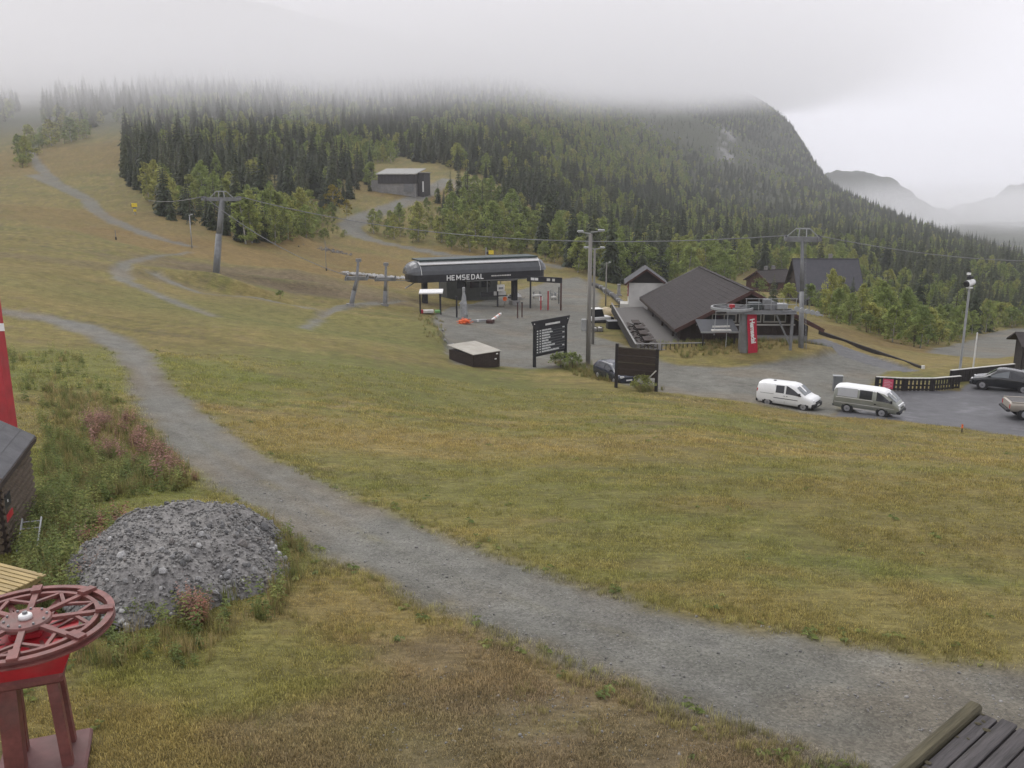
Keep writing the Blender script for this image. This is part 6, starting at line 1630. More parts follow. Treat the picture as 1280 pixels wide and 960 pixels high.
# terrace with benches
tz = -16.15
e = empty("terrace", (9.8, 80.5, tz), 0, "timber terrace with dark side boards and pale top rail beside the lodge", "terrace")
c1_ = P(795, 431, 80.5); c2_ = P(765, 399, 100)
xL0, yL0 = c1_.x - 9.8, c1_.y - 80.5
corner = Vector((c1_.x, c1_.y, 0)); back = Vector((G(764, 402).x, G(764, 402).y, 0)); right = Vector((lx0 + 2.2, corner.y + .6, 0))
zt = float(Hs(corner.x, corner.y)) ; O = e.location
def L_(v, z): return Vector((v.x - O.x, v.y - O.y, z - O.z))
e.location.z = zt; O = e.location
dk = MB(); bk_r = Vector((lx0 + .6, back.y + 1.0, 0))
zd = zt + .42
dk.quad(L_(corner, zd), L_(right, zd), L_(bk_r, zd), L_(back, zd)); dk.build("deck", mat("grey_deck", (.115, .108, .10), .8, .2, 2, stretch=(1, 8, 1)), e)
def parapet(a, b_, n_, nm_="side_board"):
    d = (b_ - a); me0 = None
    for k in range(n_):
        p0_ = a + d * (k / n_); p1_ = a + d * ((k + .93) / n_)
        for z in (0,):
            MB().bar(L_(p0_, zt + .45), L_(p1_, zt + .45), .06, 1.05).build(nm_, M_BLACKWOOD, e)
    MB().bar(L_(a, zt + 1.02), L_(b_, zt + 1.02), .16, .06).build("top_rail", M_CONC, e)
parapet(corner, back, 22)
dR = right - corner; n_ = 16
for k in range(n_ + 1): q = corner + dR * (k / n_); MB().box(tuple(L_(q, zt - .3) - Vector((.04, .04, 0))), tuple(L_(q, zt + 1.0) + Vector((.04, .04, 0)))).build("baluster", M_GREYWOOD, e)
MB().bar(L_(corner, zt + 1.03), L_(right, zt + 1.03), .16, .07).build("top_rail", M_CONC, e)
MB().bar(L_(corner + Vector((0, .1, 0)), zt + .1), L_(right + Vector((0, .1, 0)), zt + .1), .08, .6).build("skirt_board", M_BLACKWOOD, e)
db = (back - corner).normalized(); nb = Vector((db.y, -db.x, 0)); nb = nb if nb.x > 0 else -nb
kk = 0
for row in range(2):
    for j in range(4):
        q = corner + db * (2.2 + j * 3.4) + nb * (1.3 + row * 2.5)
        if q.x > lx0 - .6: continue
        t_ = empty("picnic_table", (q.x, q.y, zd), math.atan2(db.y, db.x), "dark picnic table in the row along the %s of the terrace" % ("outer parapet" if row == 0 else "lodge wall side"), "picnic table", "picnic tables on the terrace, %s row" % ("outer" if row == 0 else "inner"))
        MB().box((-1.1, -.4, .7), (1.1, .4, .76)).build("table_top", M_BROWN, t_)
        for s in (-1, 1):
            MB().box((-1.1, s * .75 - .14, .42), (1.1, s * .75 + .14, .47)).build("bench", M_BROWN, t_)
            MB().bar((s * .8, -.8, 0), (s * .8, .8, 0.44), .08, .08).build("leg", M_BROWN, t_); MB().bar((s * .8, .8, 0), (s * .8, -.8, .44), .08, .08).build("leg", M_BROWN, t_); MB().box((s * .8 - .04, -.1, .0), (s * .8 + .04, .1, .7)).build("support", M_BROWN, t_)
# white gabled tower house at the back corner of the lodge
tb = GT(803, 112); zt_ = P(803, 350, 112).z
e = empty("tower_house", (tb.x - 2.1, tb.y - 2.0, tb.z), math.radians(-6), "small white house with dark gable and red lettering board behind the lodge", "house")
h_ = zt_ - tb.z
MB().box((0, 0, -.5), (4.2, 4.2, h_)).build("wall", mat("white_render", (.60, .59, .56), .85, .08, 1.2, grime=.2), e)
MB().prism([(-.02, h_ + .003), (4.22, h_ + .003), (2.1, h_ + 1.5)], 'y', -.04, 4.24).build("gable", M_BLACKWOOD, e)
for s in (0, 1):
    xa = -.55 if s == 0 else 4.75
    MB().prism([(xa, h_ - .25), (2.1, h_ + 1.62), (2.1, h_ + 1.8), (xa, h_ - .07)], 'y', -.6, 4.8).build("roof_slope", M_ROOFGREY, e)
    MB().bar((xa, -.64, h_ - .2), (2.1, -.64, h_ + 1.68), .06, .22).build("barge_board", M_REDBROWN, e)
sgn = MB().box((-.14, .3, h_ - 1.7), (-.01, 2.6, h_ - .1)).build("sign_board", mat("red_sign_board", (.30, .05, .045), .6, .15, 4), e)
for k in range(3): MB().box((-.16, .5, h_ - 1.5 + k * .48), (-.142, 2.3 - .5 * (k == 1), h_ - 1.25 + k * .48)).build("sign_print", M_OFFWHITE, sgn)
MB().box((-1.0, .2, -.4), (-.02, 2.8, 2.2)).build("porch", M_OFFWHITE, e); MB().box((.6, -.05, -.3), (3.9, -.01, .9)).build("lower_boards", M_STEEL, e)

# ------------------------------------------------------------------ old chairlift drive in front of the lodge
pp = GT(929, 79.5); pp.z += .65; t = pp.y * CP - pp.z * SP; ht = P(929, 388, t).z - pp.z
e = empty("old_lift_station", pp, 0, "old open lift drive station with horizontal wheel on a concrete pillar before the lodge", "lift station")
MB().box((-.42, -.45, -1.2), (.22, .45, ht)).build("pillar", M_TOWER, e); MB().box((-.7, -.7, -1.3), (.5, .7, -.35)).build("footing", M_CONC, e)
RB = 1.85; cxw = P(912, 379, t); cw_ = Vector((cxw.x - pp.x, 0, ht + .35))
MB().ring([(RB, .10), (RB, -.10), (RB - .16, -.10), (RB - .06, 0), (RB - .16, .10)], 48, cw_).build("bull_wheel_rim", M_GALV, e)
for k in range(8): a = k * math.pi / 4; MB().bar(cw_, cw_ + Vector((math.cos(a) * (RB - .1), math.sin(a) * (RB - .1), 0)), .1, .1).build("wheel_spoke", M_STEEL, e)
MB().tube(cw_ + Vector((0, 0, -.45)), cw_ + Vector((0, 0, .3)), .3, .25, 14).build("hub", M_REDPOST, e)
frm = MB()
for y in (-.6, .6): frm.bar(Vector((cw_.x - .6, y, ht + .05)), Vector((4.3, y, ht + .05)), .16, .3)
for x in (-.6, .4, 1.4, 2.4, 3.4, 4.2): frm.bar((x, -.6, ht + .05), (x, .6, ht + .05), .12, .2)
frm.build("main_frame", M_STEEL, e)
MB().box((.2, -.5, ht + .25), (1.3, .5, ht + .85), .06).build("motor", mat("dark_machine_paint", (.06, .07, .07), .5, .2, 3), e); MB().box((1.5, -.4, ht + .2), (2.1, .4, ht + 1.15), .06).build("gearbox", M_STEEL, e); MB().tube((2.3, -.3, ht + .55), (2.3, .3, ht + .55), .42, .42, 18).build("brake_disc", M_STEEL, e)
MB().box((2.6, -.45, ht + .25), (3.6, .45, ht + .75), .05).build("control_cabinet", M_GALV, e)
for x in (-.2, .9, 2.0, 3.1, 4.2):
    MB().tube((x, -.75, ht + .2), (x, -.75, ht + 1.3), .03, .03, 6).build("rail_post", M_GALV, e)
for z in (.75, 1.25): MB().tube((-.3, -.75, ht + z), (4.3, -.75, ht + z), .025, .025, 6).build("hand_rail", M_GALV, e)
MB().box((-.3, -.85, ht - .12), (4.3, -.62, ht - .04)).build("walkway", M_STEEL, e)
MB().bar((4.2, 0, -.6), (4.2, 0, ht), .22, .22, (0, 1, 0)).build("rear_post", M_STEEL, e); MB().bar((4.2, 0, .3), (2.6, 0, ht), .14, .14, (0, 1, 0)).build("rear_brace", M_STEEL, e)
for k in range(5): q = Vector((4.4 + k * .5, -.4 + .1 * k, ht + .3 - .12 * k)); MB().tube(q - Vector((0, .08, 0)), q + Vector((0, .08, 0)), .23, .23, 12).build("guide_sheave", M_GALV, e)
MB().bar((4.2, -.4, ht + .25), (6.9, .0, ht - .35), .14, .14).build("guide_beam", M_GALV, e)
# chair hanging at the wheel
ch = empty("lift_chair", pp + Vector((cw_.x - 1.15, -1.2, ht + .2)), .1, "empty two-seat lift chair hanging from the old drive wheel", "lift chair")
MB().bar((-.55, 0, 0), (-.62, 0, -2.1), .045, .045).build("hanger", M_GALV, ch); MB().bar((.55, 0, 0), (.50, 0, -3.2), .045, .045).build("hanger", M_GALV, ch)
MB().box((-.85, -.25, -1.72), (.85, .2, -1.62)).build("seat", M_OFFWHITE, ch); MB().box((-.75, .18, -1.45), (.85, .24, -1.30)).build("backrest", M_OFFWHITE, ch); MB().bar((-.8, -.4, -1.85), (.6, -.4, -1.85), .04, .04).build("foot_rest", M_REDBROWN, ch); MB().bar((-.6, 0, -.02), (.6, 0, -.02), .05, .06).build("cross_bar", M_GALV, ch)
# red banner with white script
e = empty("banner", pp + Vector((-.02, -.62, 0)), math.radians(14), "tall red banner with white upright script on the concrete pillar", "banner")
b = MB(); n_ = 10
hB = ht + .12; xw0, xw1 = .0, .92
for k in range(n_):
    f0, f1 = k / n_, (k + 1) / n_
    def ed(f): s = .28 * (1 - f) ** 1.2; return (xw0 + s + .02 * math.sin(f * 7), xw1 + s + .03 * math.sin(f * 6 + 1)), -.02 - .03 * math.sin(f * 5)
    (a0, a1), y0_ = ed(f0); (b0, b1), y1_ = ed(f1)
    z0_, z1_ = -.25 + (hB + .25) * f0, -.25 + (hB + .25) * f1
    b.quad((a0, y0_, z0_), (a1, y0_, z0_), (b1, y1_, z1_), (b0, y1_, z1_)); b.quad((a0, y0_ + .02, z0_), (b0, y1_ + .02, z1_), (b1, y1_ + .02, z1_), (a1, y0_ + .02, z0_))
cl_ = b.build("cloth", mat("red_banner_cloth", (.42, .018, .045), .6, .12, 3), e)
text_mesh("script", "Hemsedal", .62, M_WHITE, cl_, (.57, -.08, hB * .50), (math.pi / 2, math.radians(82), 0), .006, .9, 1.0, .02)
MB().bar((.0, 0, hB + .02), (.95, 0, hB + .02), .05, .05).build("top_bar", M_STEEL, e)
# ------------------------------------------------------------------ houses further off
def house(name, label, u, v, t, w, l, hw, hr, rz, wallm, roofm, win=2, chim=True, over=.5, cat="house"):
    p = GT(u, t)
    e = empty(name, p, rz, label, cat)
    # ridge along x
    MB().prism([(-w / 2, -2.5), (w / 2, -2.5), (w / 2, hw), (0, hw + hr * .96), (-w / 2, hw)], 'x', -l / 2, l / 2).build("wall", wallm, e)
    for s in (-1, 1):
        k_ = hr / (w / 2)
        rs_ = MB().prism([(s * (w / 2 + over), hw - over * k_), (0, hw + hr), (0, hw + hr + .2), (s * (w / 2 + over), hw - over * k_ + .2)], 'x', -l / 2 - over, l / 2 + over).build("roof_slope", roofm, e)
    MB().box((-l / 2 - over, -.15, hw + hr + .12), (l / 2 + over, .15, hw + hr + .27)).build("ridge_cap", roofm, e)
    for k in range(win):
        x = -l / 2 + l * (k + .5) / win; w_ = MB().box((x - .6, -w / 2 - .05, hw * .35), (x + .6, -w / 2 - .01, hw * .85)).build("window", M_GLASS, e); MB().box((x - .7, -w / 2 - .07, hw * .85), (x + .7, -w / 2 - .012, hw * .85 + .1)).build("frame", M_FRAME, w_)
    for s in (-1, 1):
        w_ = MB().box((s * (l / 2 + .01) - .02, -.7, hw * .35), (s * (l / 2 + .01) + .02, .7, hw * .85)).build("window", M_GLASS, e)
        MB().bar((s * (l / 2 + over + .03), -(w / 2 + over), hw - over * k_ + .05), (s * (l / 2 + over + .03), 0, hw + hr + .05), .06, .25).build("barge_board", wallm, e); MB().bar((s * (l / 2 + over + .03), (w / 2 + over), hw - over * k_ + .05), (s * (l / 2 + over + .03), 0, hw + hr + .05), .06, .25).build("barge_board", wallm, e)
    if chim:
        for x in ([-l * .15, l * .12] if chim == 2 else [l * .1]): c_ = MB().box((x - .3, .3, hw + hr * .6), (x + .3, .9, hw + hr + .9)).build("chimney", mat("chimney_stone", (.22, .21, .20), .9, .2, 3), e); MB().box((x - .36, .24, hw + hr + .9), (x + .36, .96, hw + hr + 1.0)).build("chimney_cap", M_STEEL, c_)
    return e
hs = house("steep_roof_house", "house with a big steep dark grey roof behind the lodge tower", 1027, 372, 168, 11.5, 11.0, 2.4, 6.2, math.radians(-4), M_BROWN, mat("slate_roofing", (.066, .066, .074), .8, .15, 1.5, bump=.2, bscale=20), 4, 1, .6)
MB().box((-3.2, -4.1, 3.0), (-2.7, -3.6, 4.2)).build("roof_vent", M_OFFWHITE, hs)
house("brown_cabin", "low brown cabin with twin chimneys left of the steep-roofed house", 963, 345, 196, 7.0, 8.0, 2.4, 2.0, math.radians(28), mat("red_brown_boards", (.085, .04, .032), .8, .25, 2), M_ROOFFELT, 2, 2)
house("small_cabin", "small grey-roofed cabin among the birches right of the steep-roofed house", 1099, 352, 262, 4.5, 6.0, 2.0, 1.6, math.radians(10), M_BROWN, M_ROOFGREY, 1, False)
house("hillside_cabin", "tiny grey-roofed cabin half hidden in the birches above the white tower house", 840, 312, 300, 4.5, 6.0, 2.0, 1.6, math.radians(-20), M_BROWN, M_ROOFGREY, 1, False)
# grey pump house on the hill
p = GT(503, 283); p.z += 1.3
e = empty("pump_house", p, math.radians(-14), "grey flat building with concrete base above the curving hill road", "building")
MB().box((-8, 0, -2), (4.5, 8, 2.3)).build("base_wall", M_CONC, e)
MB().box((-8.2, -.25, 2.3), (4.7, 8.2, 5.2)).build("upper_wall", mat("charcoal_cladding", (.05, .048, .05), .8, .2, 1.5), e)
for k in range(12): MB().box((-8.2 + k * 1.075 + .03, -.31, 2.32), (-8.2 + k * 1.075 + 1.04, -.255, 5.15)).build("cladding_panel", mat("charcoal_cladding", (.05, .048, .05)), e)
b = MB(); b.prism([(-.8, 5.2), (8.8, 6.9), (8.8, 7.15), (-.8, 5.45)], 'x', -8.6, 5.1); b.build("roof", mat("pale_sheet_roof", (.26, .26, .245), .6, .12, 1), e)
MB().bar((-8.6, -.85, 5.33), (5.1, -.85, 5.33), .1, .32).build("fascia", M_OFFWHITE, e)
MB().box((4.72, 1.6, -2), (6.9, 7.5, 5.6)).build("side_wing", mat("charcoal_cladding", (.05, .048, .05)), e); MB().box((4.75, 1.2, 5.6), (7.3, 7.9, 5.85)).build("wing_roof", mat("pale_sheet_roof", (.26, .26, .245)), e)
d_ = MB().box((.6, -.30, -.2), (3.8, -.02, 2.2)).build("garage_door", M_STEEL, e)
for k in range(4): MB().box((.65, -.33, -.15 + k * .58), (3.75, -.303, .38 + k * .58)).build("door_panel", M_STEEL, d_)
MB().box((-11.0, 1.0, -1.6), (-8.02, 5, 3.4)).build("annex", M_CONC, e); MB().box((6.3, 1.55, -.3), (6.8, 1.59, 3.0)).build("white_panel", M_WHITE, e)

# ------------------------------------------------------------------ yard odds and ends, banks and walls
pa = [G(u, v) for u, v in ((740, 357), (752, 362), (765, 371), (776, 381), (784, 388))]
e = empty("retaining_wall", pa[0], 0, "low dark stone retaining wall curving from the yard to the white tower house", "wall")
rr_ = random.Random(31)
for a, b_ in zip(pa[:-1], pa[1:]):
    L = (b_ - a).length; n_ = max(3, int(L / 1.0)); d = (b_ - a) / n_
    for row in range(2):
        for k in range(n_):
            q = a - pa[0] + d * (k + .5 + .3 * row)
            o = MB().box((-d.length * .48, -.4, -.5 + row * .62), (d.length * .48, .4, .05 + row * .62), .12).build("stone", [M_STEEL, mat("dark_wall_stone", (.085, .083, .08), .9, .3, 2)][rr_.random() < .8], e, loc=q, rot=(0, 0, math.atan2(d.y, d.x) + rr_.uniform(-.1, .1)))
p = G(773.5, 370); e = empty("stone_pillar", p, 0, "slim grey stone pillar beside the retaining wall", "pillar"); MB().box((-.45, -.4, -.2), (.45, .4, .3), .05).build("base", M_CONC, e); MB().tube((0, 0, .3), (0, 0, 1.7), .32, .26, 9).build("shaft", M_CONC, e); MB().box((-.3, -.26, 1.7), (.3, .26, 2.0), .1).build("top", M_CONC, e)
p = G(760, 413); e = empty("steel_crate", p, .1, "black open steel crate at the corner of the lodge terrace", "crate")
MB().box((0, 0, 0), (1.7, 1.2, .12)).build("floor", M_BLACK, e)
for (lo, hi) in (((0, 0, .12), (1.7, .05, .95)), ((0, 1.15, .12), (1.7, 1.2, .95)), ((0, .05, .12), (.05, 1.15, .95)), ((1.65, .05, .12), (1.7, 1.15, .95))): MB().box(lo, hi).build("side_panel", M_BLACK, e)
MB().box((-.03, -.03, .95), (1.73, 1.23, 1.02)).build("rim", M_STEEL, e)
p = G(745, 415); e = empty("pallet_stack", p, .25, "stack of pale pallets beside the black crate", "pallet stack")
for k in range(4): MB().box((-.6, -.4, k * .15), (.7, .5, k * .15 + .03)).build("pallet_top", M_OFFWHITE, e); [MB().box((x, -.4, k * .15 + .031), (x + .1, .5, k * .15 + .149)).build("runner", M_GREYWOOD, e) for x in (-.6, 0, .6)]
p = G(748, 404); e = empty("groomer_sled", p, .35, "white and black piste machine parked beyond the pallets", "snow machine")
MB().box((-1.0, -.7, .25), (1.4, .7, .85), .1).build("body", M_WHITE, e); MB().prism([(-.9, .85), (.5, .85), (.2, 1.75), (-.8, 1.75)], 'y', -.6, .6).build("cab", M_GLASS, e); MB().box((-.95, -.65, 1.75), (.3, .65, 1.83), .03).build("cab_roof", M_WHITE, e)
for s in (-1, 1): MB().box((-1.2, s * .85 - .18, .0), (1.5, s * .85 + .18, .5), .18).build("track", M_RUBBER, e)
MB().box((1.5, -1.0, .1), (1.62, 1.0, .75)).build("blade", M_PLASTIC, e)
p = G(757, 395); e = empty("tarp_bundle", p, 0, "cream coloured bundled tarpaulin behind the piste machine", "bundle"); bm = bmesh.new(); bmesh.ops.create_icosphere(bm, subdivisions=3, radius=.8)
for v in bm.verts: k_ = 1 + .35 * (vnoise(v.co.x * 3, v.co.y * 3 + v.co.z * 2, 3) - .5); v.co = Vector((v.co.x * 1.25 * k_, v.co.y * .8 * k_, max(-.1, v.co.z * .8 * k_ + .5)))
me = bpy.data.meshes.new("cover"); bm.to_mesh(me); bm.free(); me.materials.append(mat("cream_tarp", (.62, .52, .34), .7, .15, 2)); link("cover", me, e); MB().tube((-.85, 0, .55), (.85, 0, .55), .05, .05, 6).build("strap_bar", M_STEEL, e)
pa_ = G(763, 392); pb_ = G(784, 393)
e = empty("ski_rack", pa_, heading(pa_, pb_), "black tubular ski rack in front of the white tower house", "ski rack"); L = (pb_ - pa_).length
for z in (.35, 1.05): MB().tube((0, 0, z), (L, 0, z), .06, .06, 8).build("rail", M_BLACK, e)
for x in (0, L / 2, L): MB().tube((x, 0, -.1), (x, 0, 1.15), .07, .07, 8).build("upright", M_BLACK, e); MB().bar((x, -.5, .03), (x, .5, .03), .1, .06).build("foot", M_BLACK, e)
MB().tube((L * .85, -.12, .62), (L * .85, .05, .62), .28, .28, 14).build("white_disc", M_WHITE, e)
# low boards along the ramp
P_ = [G(u, v) for u, v in ((1024, 417), (1060, 430), (1100, 444), (1152, 463))]
e = empty("ramp_edging", P_[0], 0, "dark timber edging along the paved ramp beside the lodge", "edging")
for a, b_ in zip(P_[:-1], P_[1:]): MB().bar(a - P_[0] + Vector((0, 0, .12)), b_ - P_[0] + Vector((0, 0, .12)), .2, .45).build("edge_beam", M_BLACKWOOD, e)
q = P_[-1] - P_[0]; MB().box((q.x - .1, q.y - .3, q.z - .2), (q.x + .12, q.y - .1, q.z + .45)).build("end_post", M_WHITE, e)

# rock heaps on the slope (a mass of stones nobody could count)
def rock_bank(name, label, line, n_, spread, smin, smax, m_):
    Vs, Fs, off = [], [], 0; r = random.Random(n_)
    for k in range(n_):
        f = r.random() * (len(line) - 1); i_ = int(f); u = line[i_][0] + (line[i_ + 1][0] - line[i_][0]) * (f - i_); v = line[i_][1] + (line[i_ + 1][1] - line[i_][1]) * (f - i_)
        p = G(u, v); p = p + Vector((r.gauss(0, spread), r.gauss(0, spread * .8), 0)); s_ = r.uniform(smin, smax)
        v0, f0 = base_s[r.randrange(14)]; a = r.random() * 6.28; c_, s2 = math.cos(a), math.sin(a)
        Vs.append(v0 @ np.array([[c_, -s2, 0], [s2, c_, 0], [0, 0, 1]]) * s_ + np.array([p.x, p.y, float(Hs(p.x, p.y)) + s_ * .2 + .15])); Fs.append(f0 + off); off += len(v0)
    o = link(name, mesh_np(name, np.concatenate(Vs), np.concatenate(Fs), m_)); tag(o, label, kind="stuff")
rock_bank("rock_bank", "row of pale grey boulders beside the short lift towers", [(432, 343), (460, 346), (490, 349), (515, 350)], 230, .7, .15, .5, M_STONES[3])
rock_bank("spoil_heap", "grey spoil heap of stones above the slope", [(335, 298), (352, 298), (378, 304), (400, 312), (420, 317)], 420, 1.6, .15, .5, mat("spoil_stone", (.15, .14, .125), .9, .4, 2))
rock_bank("yard_rubble", "grey rubble at the grassy corner of the yard", [(525, 408), (535, 418), (545, 430)], 130, .8, .1, .32, M_STONES[1])

# ------------------------------------------------------------------ ground cover
def spread(polys, n_, seed, tmax=400):
    """random ground points inside survey-pixel polygons, even on the ground"""
    g = np.random.default_rng(seed); out = []
    for poly, k in zip(polys, n_ if isinstance(n_, (list, tuple)) else [n_] * len(polys)):
        W_ = np.array([tuple(G(u, v))[:2] for u, v in poly]); lo, hi = W_.min(0), W_.max(0)
        x = g.uniform(lo[0], hi[0], k * 4); y = g.uniform(lo[1], hi[1], k * 4)
        ok = sdist([tuple(w) for w in W_], x, y) > 0
        out.append(np.stack([x[ok], y[ok]], 1)[:k])
    return np.concatenate(out)
def blade_mat(name, k):
    """blades take the colour of the turf they grow in"""
    m, nt, b = new_mat(name)
    ti = nt.nodes.new("ShaderNodeAttribute"); ti.attribute_type = 'INSTANCER'; ti.attribute_name = "gtint"
    at = nt.nodes.new("ShaderNodeAttribute"); at.attribute_name = "shade"
    oi = nt.nodes.new("ShaderNodeObjectInfo"); mr = nt.nodes.new("ShaderNodeMapRange"); mr.inputs['To Min'].default_value = .55 * k; mr.inputs['To Max'].default_value = 1.45 * k; lk(nt, oi.outputs['Random'], mr.inputs['Value'])
    v1 = nt.nodes.new("ShaderNodeVectorMath"); v1.operation = 'MULTIPLY'; lk(nt, ti.outputs['Vector'], v1.inputs[0]); lk(nt, at.outputs['Vector'], v1.inputs[1])
    v2 = nt.nodes.new("ShaderNodeVectorMath"); v2.operation = 'SCALE'; lk(nt, v1.outputs[0], v2.inputs[0]); lk(nt, mr.outputs[0], v2.inputs['Scale'])
    lk(nt, v2.outputs[0], b.inputs['Base Color']); b.inputs['Roughness'].default_value = .7; b.inputs['Specular IOR Level'].default_value = .15
    tr = nt.nodes.new("ShaderNodeBsdfTranslucent"); lk(nt, v2.outputs[0], tr.inputs[0]); mx = nt.nodes.new("ShaderNodeMixShader"); mx.inputs[0].default_value = .5
    lk(nt, b.outputs[0], mx.inputs[1]); lk(nt, tr.outputs[0], mx.inputs[2]); lk(nt, mx.outputs[0], nt.nodes["Material Output"].inputs[0])
    return m
M_BLADE = blade_mat("turf_blades", 2.45)
M_GRASS = foliage_mat("grass_blades", (.21, .185, .075), (.27, .225, .095), (.37, .29, .145), .4)
M_GRASSG = foliage_mat("green_grass_blades", (.15, .175, .06), (.195, .21, .07), (.26, .235, .09), .4)
M_WEED = foliage_mat("weed_leaves", (.140, .180, .062), (.195, .235, .075), (.275, .280, .095), .45)
M_FIRE = foliage_mat("fireweed", (.300, .190, .130), (.360, .205, .165), (.390, .240, .200), .4)
M_REDWEED = foliage_mat("sorrel", (.32, .16, .11), (.35, .17, .12), (.32, .21, .13), .3)
def tuft(h, n_, spread_, wdt, seed, m_, lean=.6):
    r = random.Random(seed); V_, F_, S_ = [], [], []
    for k in range(n_):
        a = r.random() * 6.283; x, y = r.gauss(0, spread_), r.gauss(0, spread_); L = h * r.uniform(.5, 1.15); ln = lean * r.uniform(.2, 1) * L; w = wdt * r.uniform(.7, 1.3)
        ca_, sa_ = math.cos(a), math.sin(a); o = len(V_)
        V_ += [(x - sa_ * w, y + ca_ * w, -.02), (x + sa_ * w, y - ca_ * w, -.02), (x + ca_ * ln * .4 + sa_ * w * .7, y + sa_ * ln * .4 - ca_ * w * .7, L * .6), (x + ca_ * ln * .4 - sa_ * w * .7, y + sa_ * ln * .4 + ca_ * w * .7, L * .6), (x + ca_ * ln, y + sa_ * ln, L)]
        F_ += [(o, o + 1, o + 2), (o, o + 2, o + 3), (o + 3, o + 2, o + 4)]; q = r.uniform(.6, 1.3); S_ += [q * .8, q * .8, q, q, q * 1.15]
    me = mesh_np("tuft", V_, F_, m_); col_attr(me, "shade", np.array(S_)); return me
def weed(h, seed, m_, tip=None):
    r = random.Random(seed); V_, F_, S_ = [], [], []
    for s in range(r.randint(3, 5)):
        bx_, by_ = r.gauss(0, .09), r.gauss(0, .09); lx_, ly_ = r.gauss(0, .12), r.gauss(0, .12); hh_ = h * r.uniform(.7, 1.15)
        for k in range(int(hh_ / .045)):
            f = (k + 1) * .045 / hh_; a = k * 2.4 + r.uniform(-.4, .4); L = (.10 + .07 * (1 - f)) * r.uniform(.6, 1.2) * (.45 if tip and f > .62 else 1); w = L * (.22 if not (tip and f > .62) else .5)
            x, y, z = bx_ + lx_ * f, by_ + ly_ * f, hh_ * f; ca_, sa_ = math.cos(a), math.sin(a); o = len(V_)
            V_ += [(x, y, z), (x + ca_ * L * .5 - sa_ * w, y + sa_ * L * .5 + ca_ * w, z + L * .2), (x + ca_ * L, y + sa_ * L, z - L * .15), (x + ca_ * L * .5 + sa_ * w, y + sa_ * L * .5 - ca_ * w, z + L * .2)]
            F_.append((o, o + 1, o + 2)); F_.append((o, o + 2, o + 3)); q = r.uniform(.6, 1.3); S_ += [q] * 4
        o = len(V_); V_ += [(bx_ - .008, by_, 0), (bx_ + .008, by_, 0), (bx_ + lx_, by_ + ly_, hh_)]; S_ += [.6] * 3; F_.append((o, o + 1, o + 2))
    me = mesh_np("weed", V_, F_, m_); col_attr(me, "shade", np.array(S_)); return me
# turf blades over the near meadow, thinner with distance
g = np.random.default_rng(77)
NG = 150000
a_ = g.uniform(math.radians(-33), math.radians(33), NG); r_ = np.exp(g.uniform(math.log(10.5), math.log(60), NG))
x = r_ * np.sin(a_); y = r_ * np.cos(a_)
patch = fbm(x / 1.1, y / 1.1, 4, 91)
dr = sdist(ROAD, x, y); dy_ = sdist(YARD, x, y); dc = sdist(CARPARK, x, y); q_ = np.hypot((x - rc.x) / RX, (y - rc.y) / RY)
keep = (dr + (patch - .5) * 1.6 < .05) & (dy_ < -.2) & (dc < -.1) & (q_ > .93) & (g.random(NG) < np.clip(.35 + (patch - .4) * 2.2, .15, 1))
x, y, r_, patch = x[keep], y[keep], r_[keep], patch[keep]
# follow the relief of the built ground
from mathutils.bvhtree import BVHTree
def ground_z(x, y):
    """height of the built ground (grid lookup)"""
    a = np.arctan2(x, y); rl_ = np.hypot(x, y)
    i = np.clip(np.searchsorted(az, a) - 1, 0, len(az) - 2); j = np.clip(np.searchsorted(rr, rl_) - 1, 0, len(rr) - 2)
    fa = (a - az[i]) / (az[i + 1] - az[i]); fr = (rl_ - rr[j]) / (rr[j + 1] - rr[j]); ZZ = Z.reshape(sh)
    return (ZZ[j, i] * (1 - fa) + ZZ[j, i + 1] * fa) * (1 - fr) + (ZZ[j + 1, i] * (1 - fa) + ZZ[j + 1, i + 1] * fa) * fr
def ground_tint(x, y):
    a = np.arctan2(x, y); rl_ = np.hypot(x, y)
    i = np.clip(np.searchsorted(az, a), 0, len(az) - 1); j = np.clip(np.searchsorted(rr, rl_), 0, len(rr) - 1)
    return T.reshape(sh + (3,))[j, i]
z = ground_z(x, y)
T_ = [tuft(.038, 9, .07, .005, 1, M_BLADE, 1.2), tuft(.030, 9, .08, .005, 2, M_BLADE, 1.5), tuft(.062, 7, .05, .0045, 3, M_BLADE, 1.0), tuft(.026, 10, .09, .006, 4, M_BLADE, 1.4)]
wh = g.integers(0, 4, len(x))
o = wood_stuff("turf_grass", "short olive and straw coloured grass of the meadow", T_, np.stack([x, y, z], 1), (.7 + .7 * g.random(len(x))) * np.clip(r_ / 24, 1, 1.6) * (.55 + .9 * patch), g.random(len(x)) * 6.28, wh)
flo_attr(o.data, "gtint", ground_tint(x, y).astype(np.float32), 'FLOAT_VECTOR')
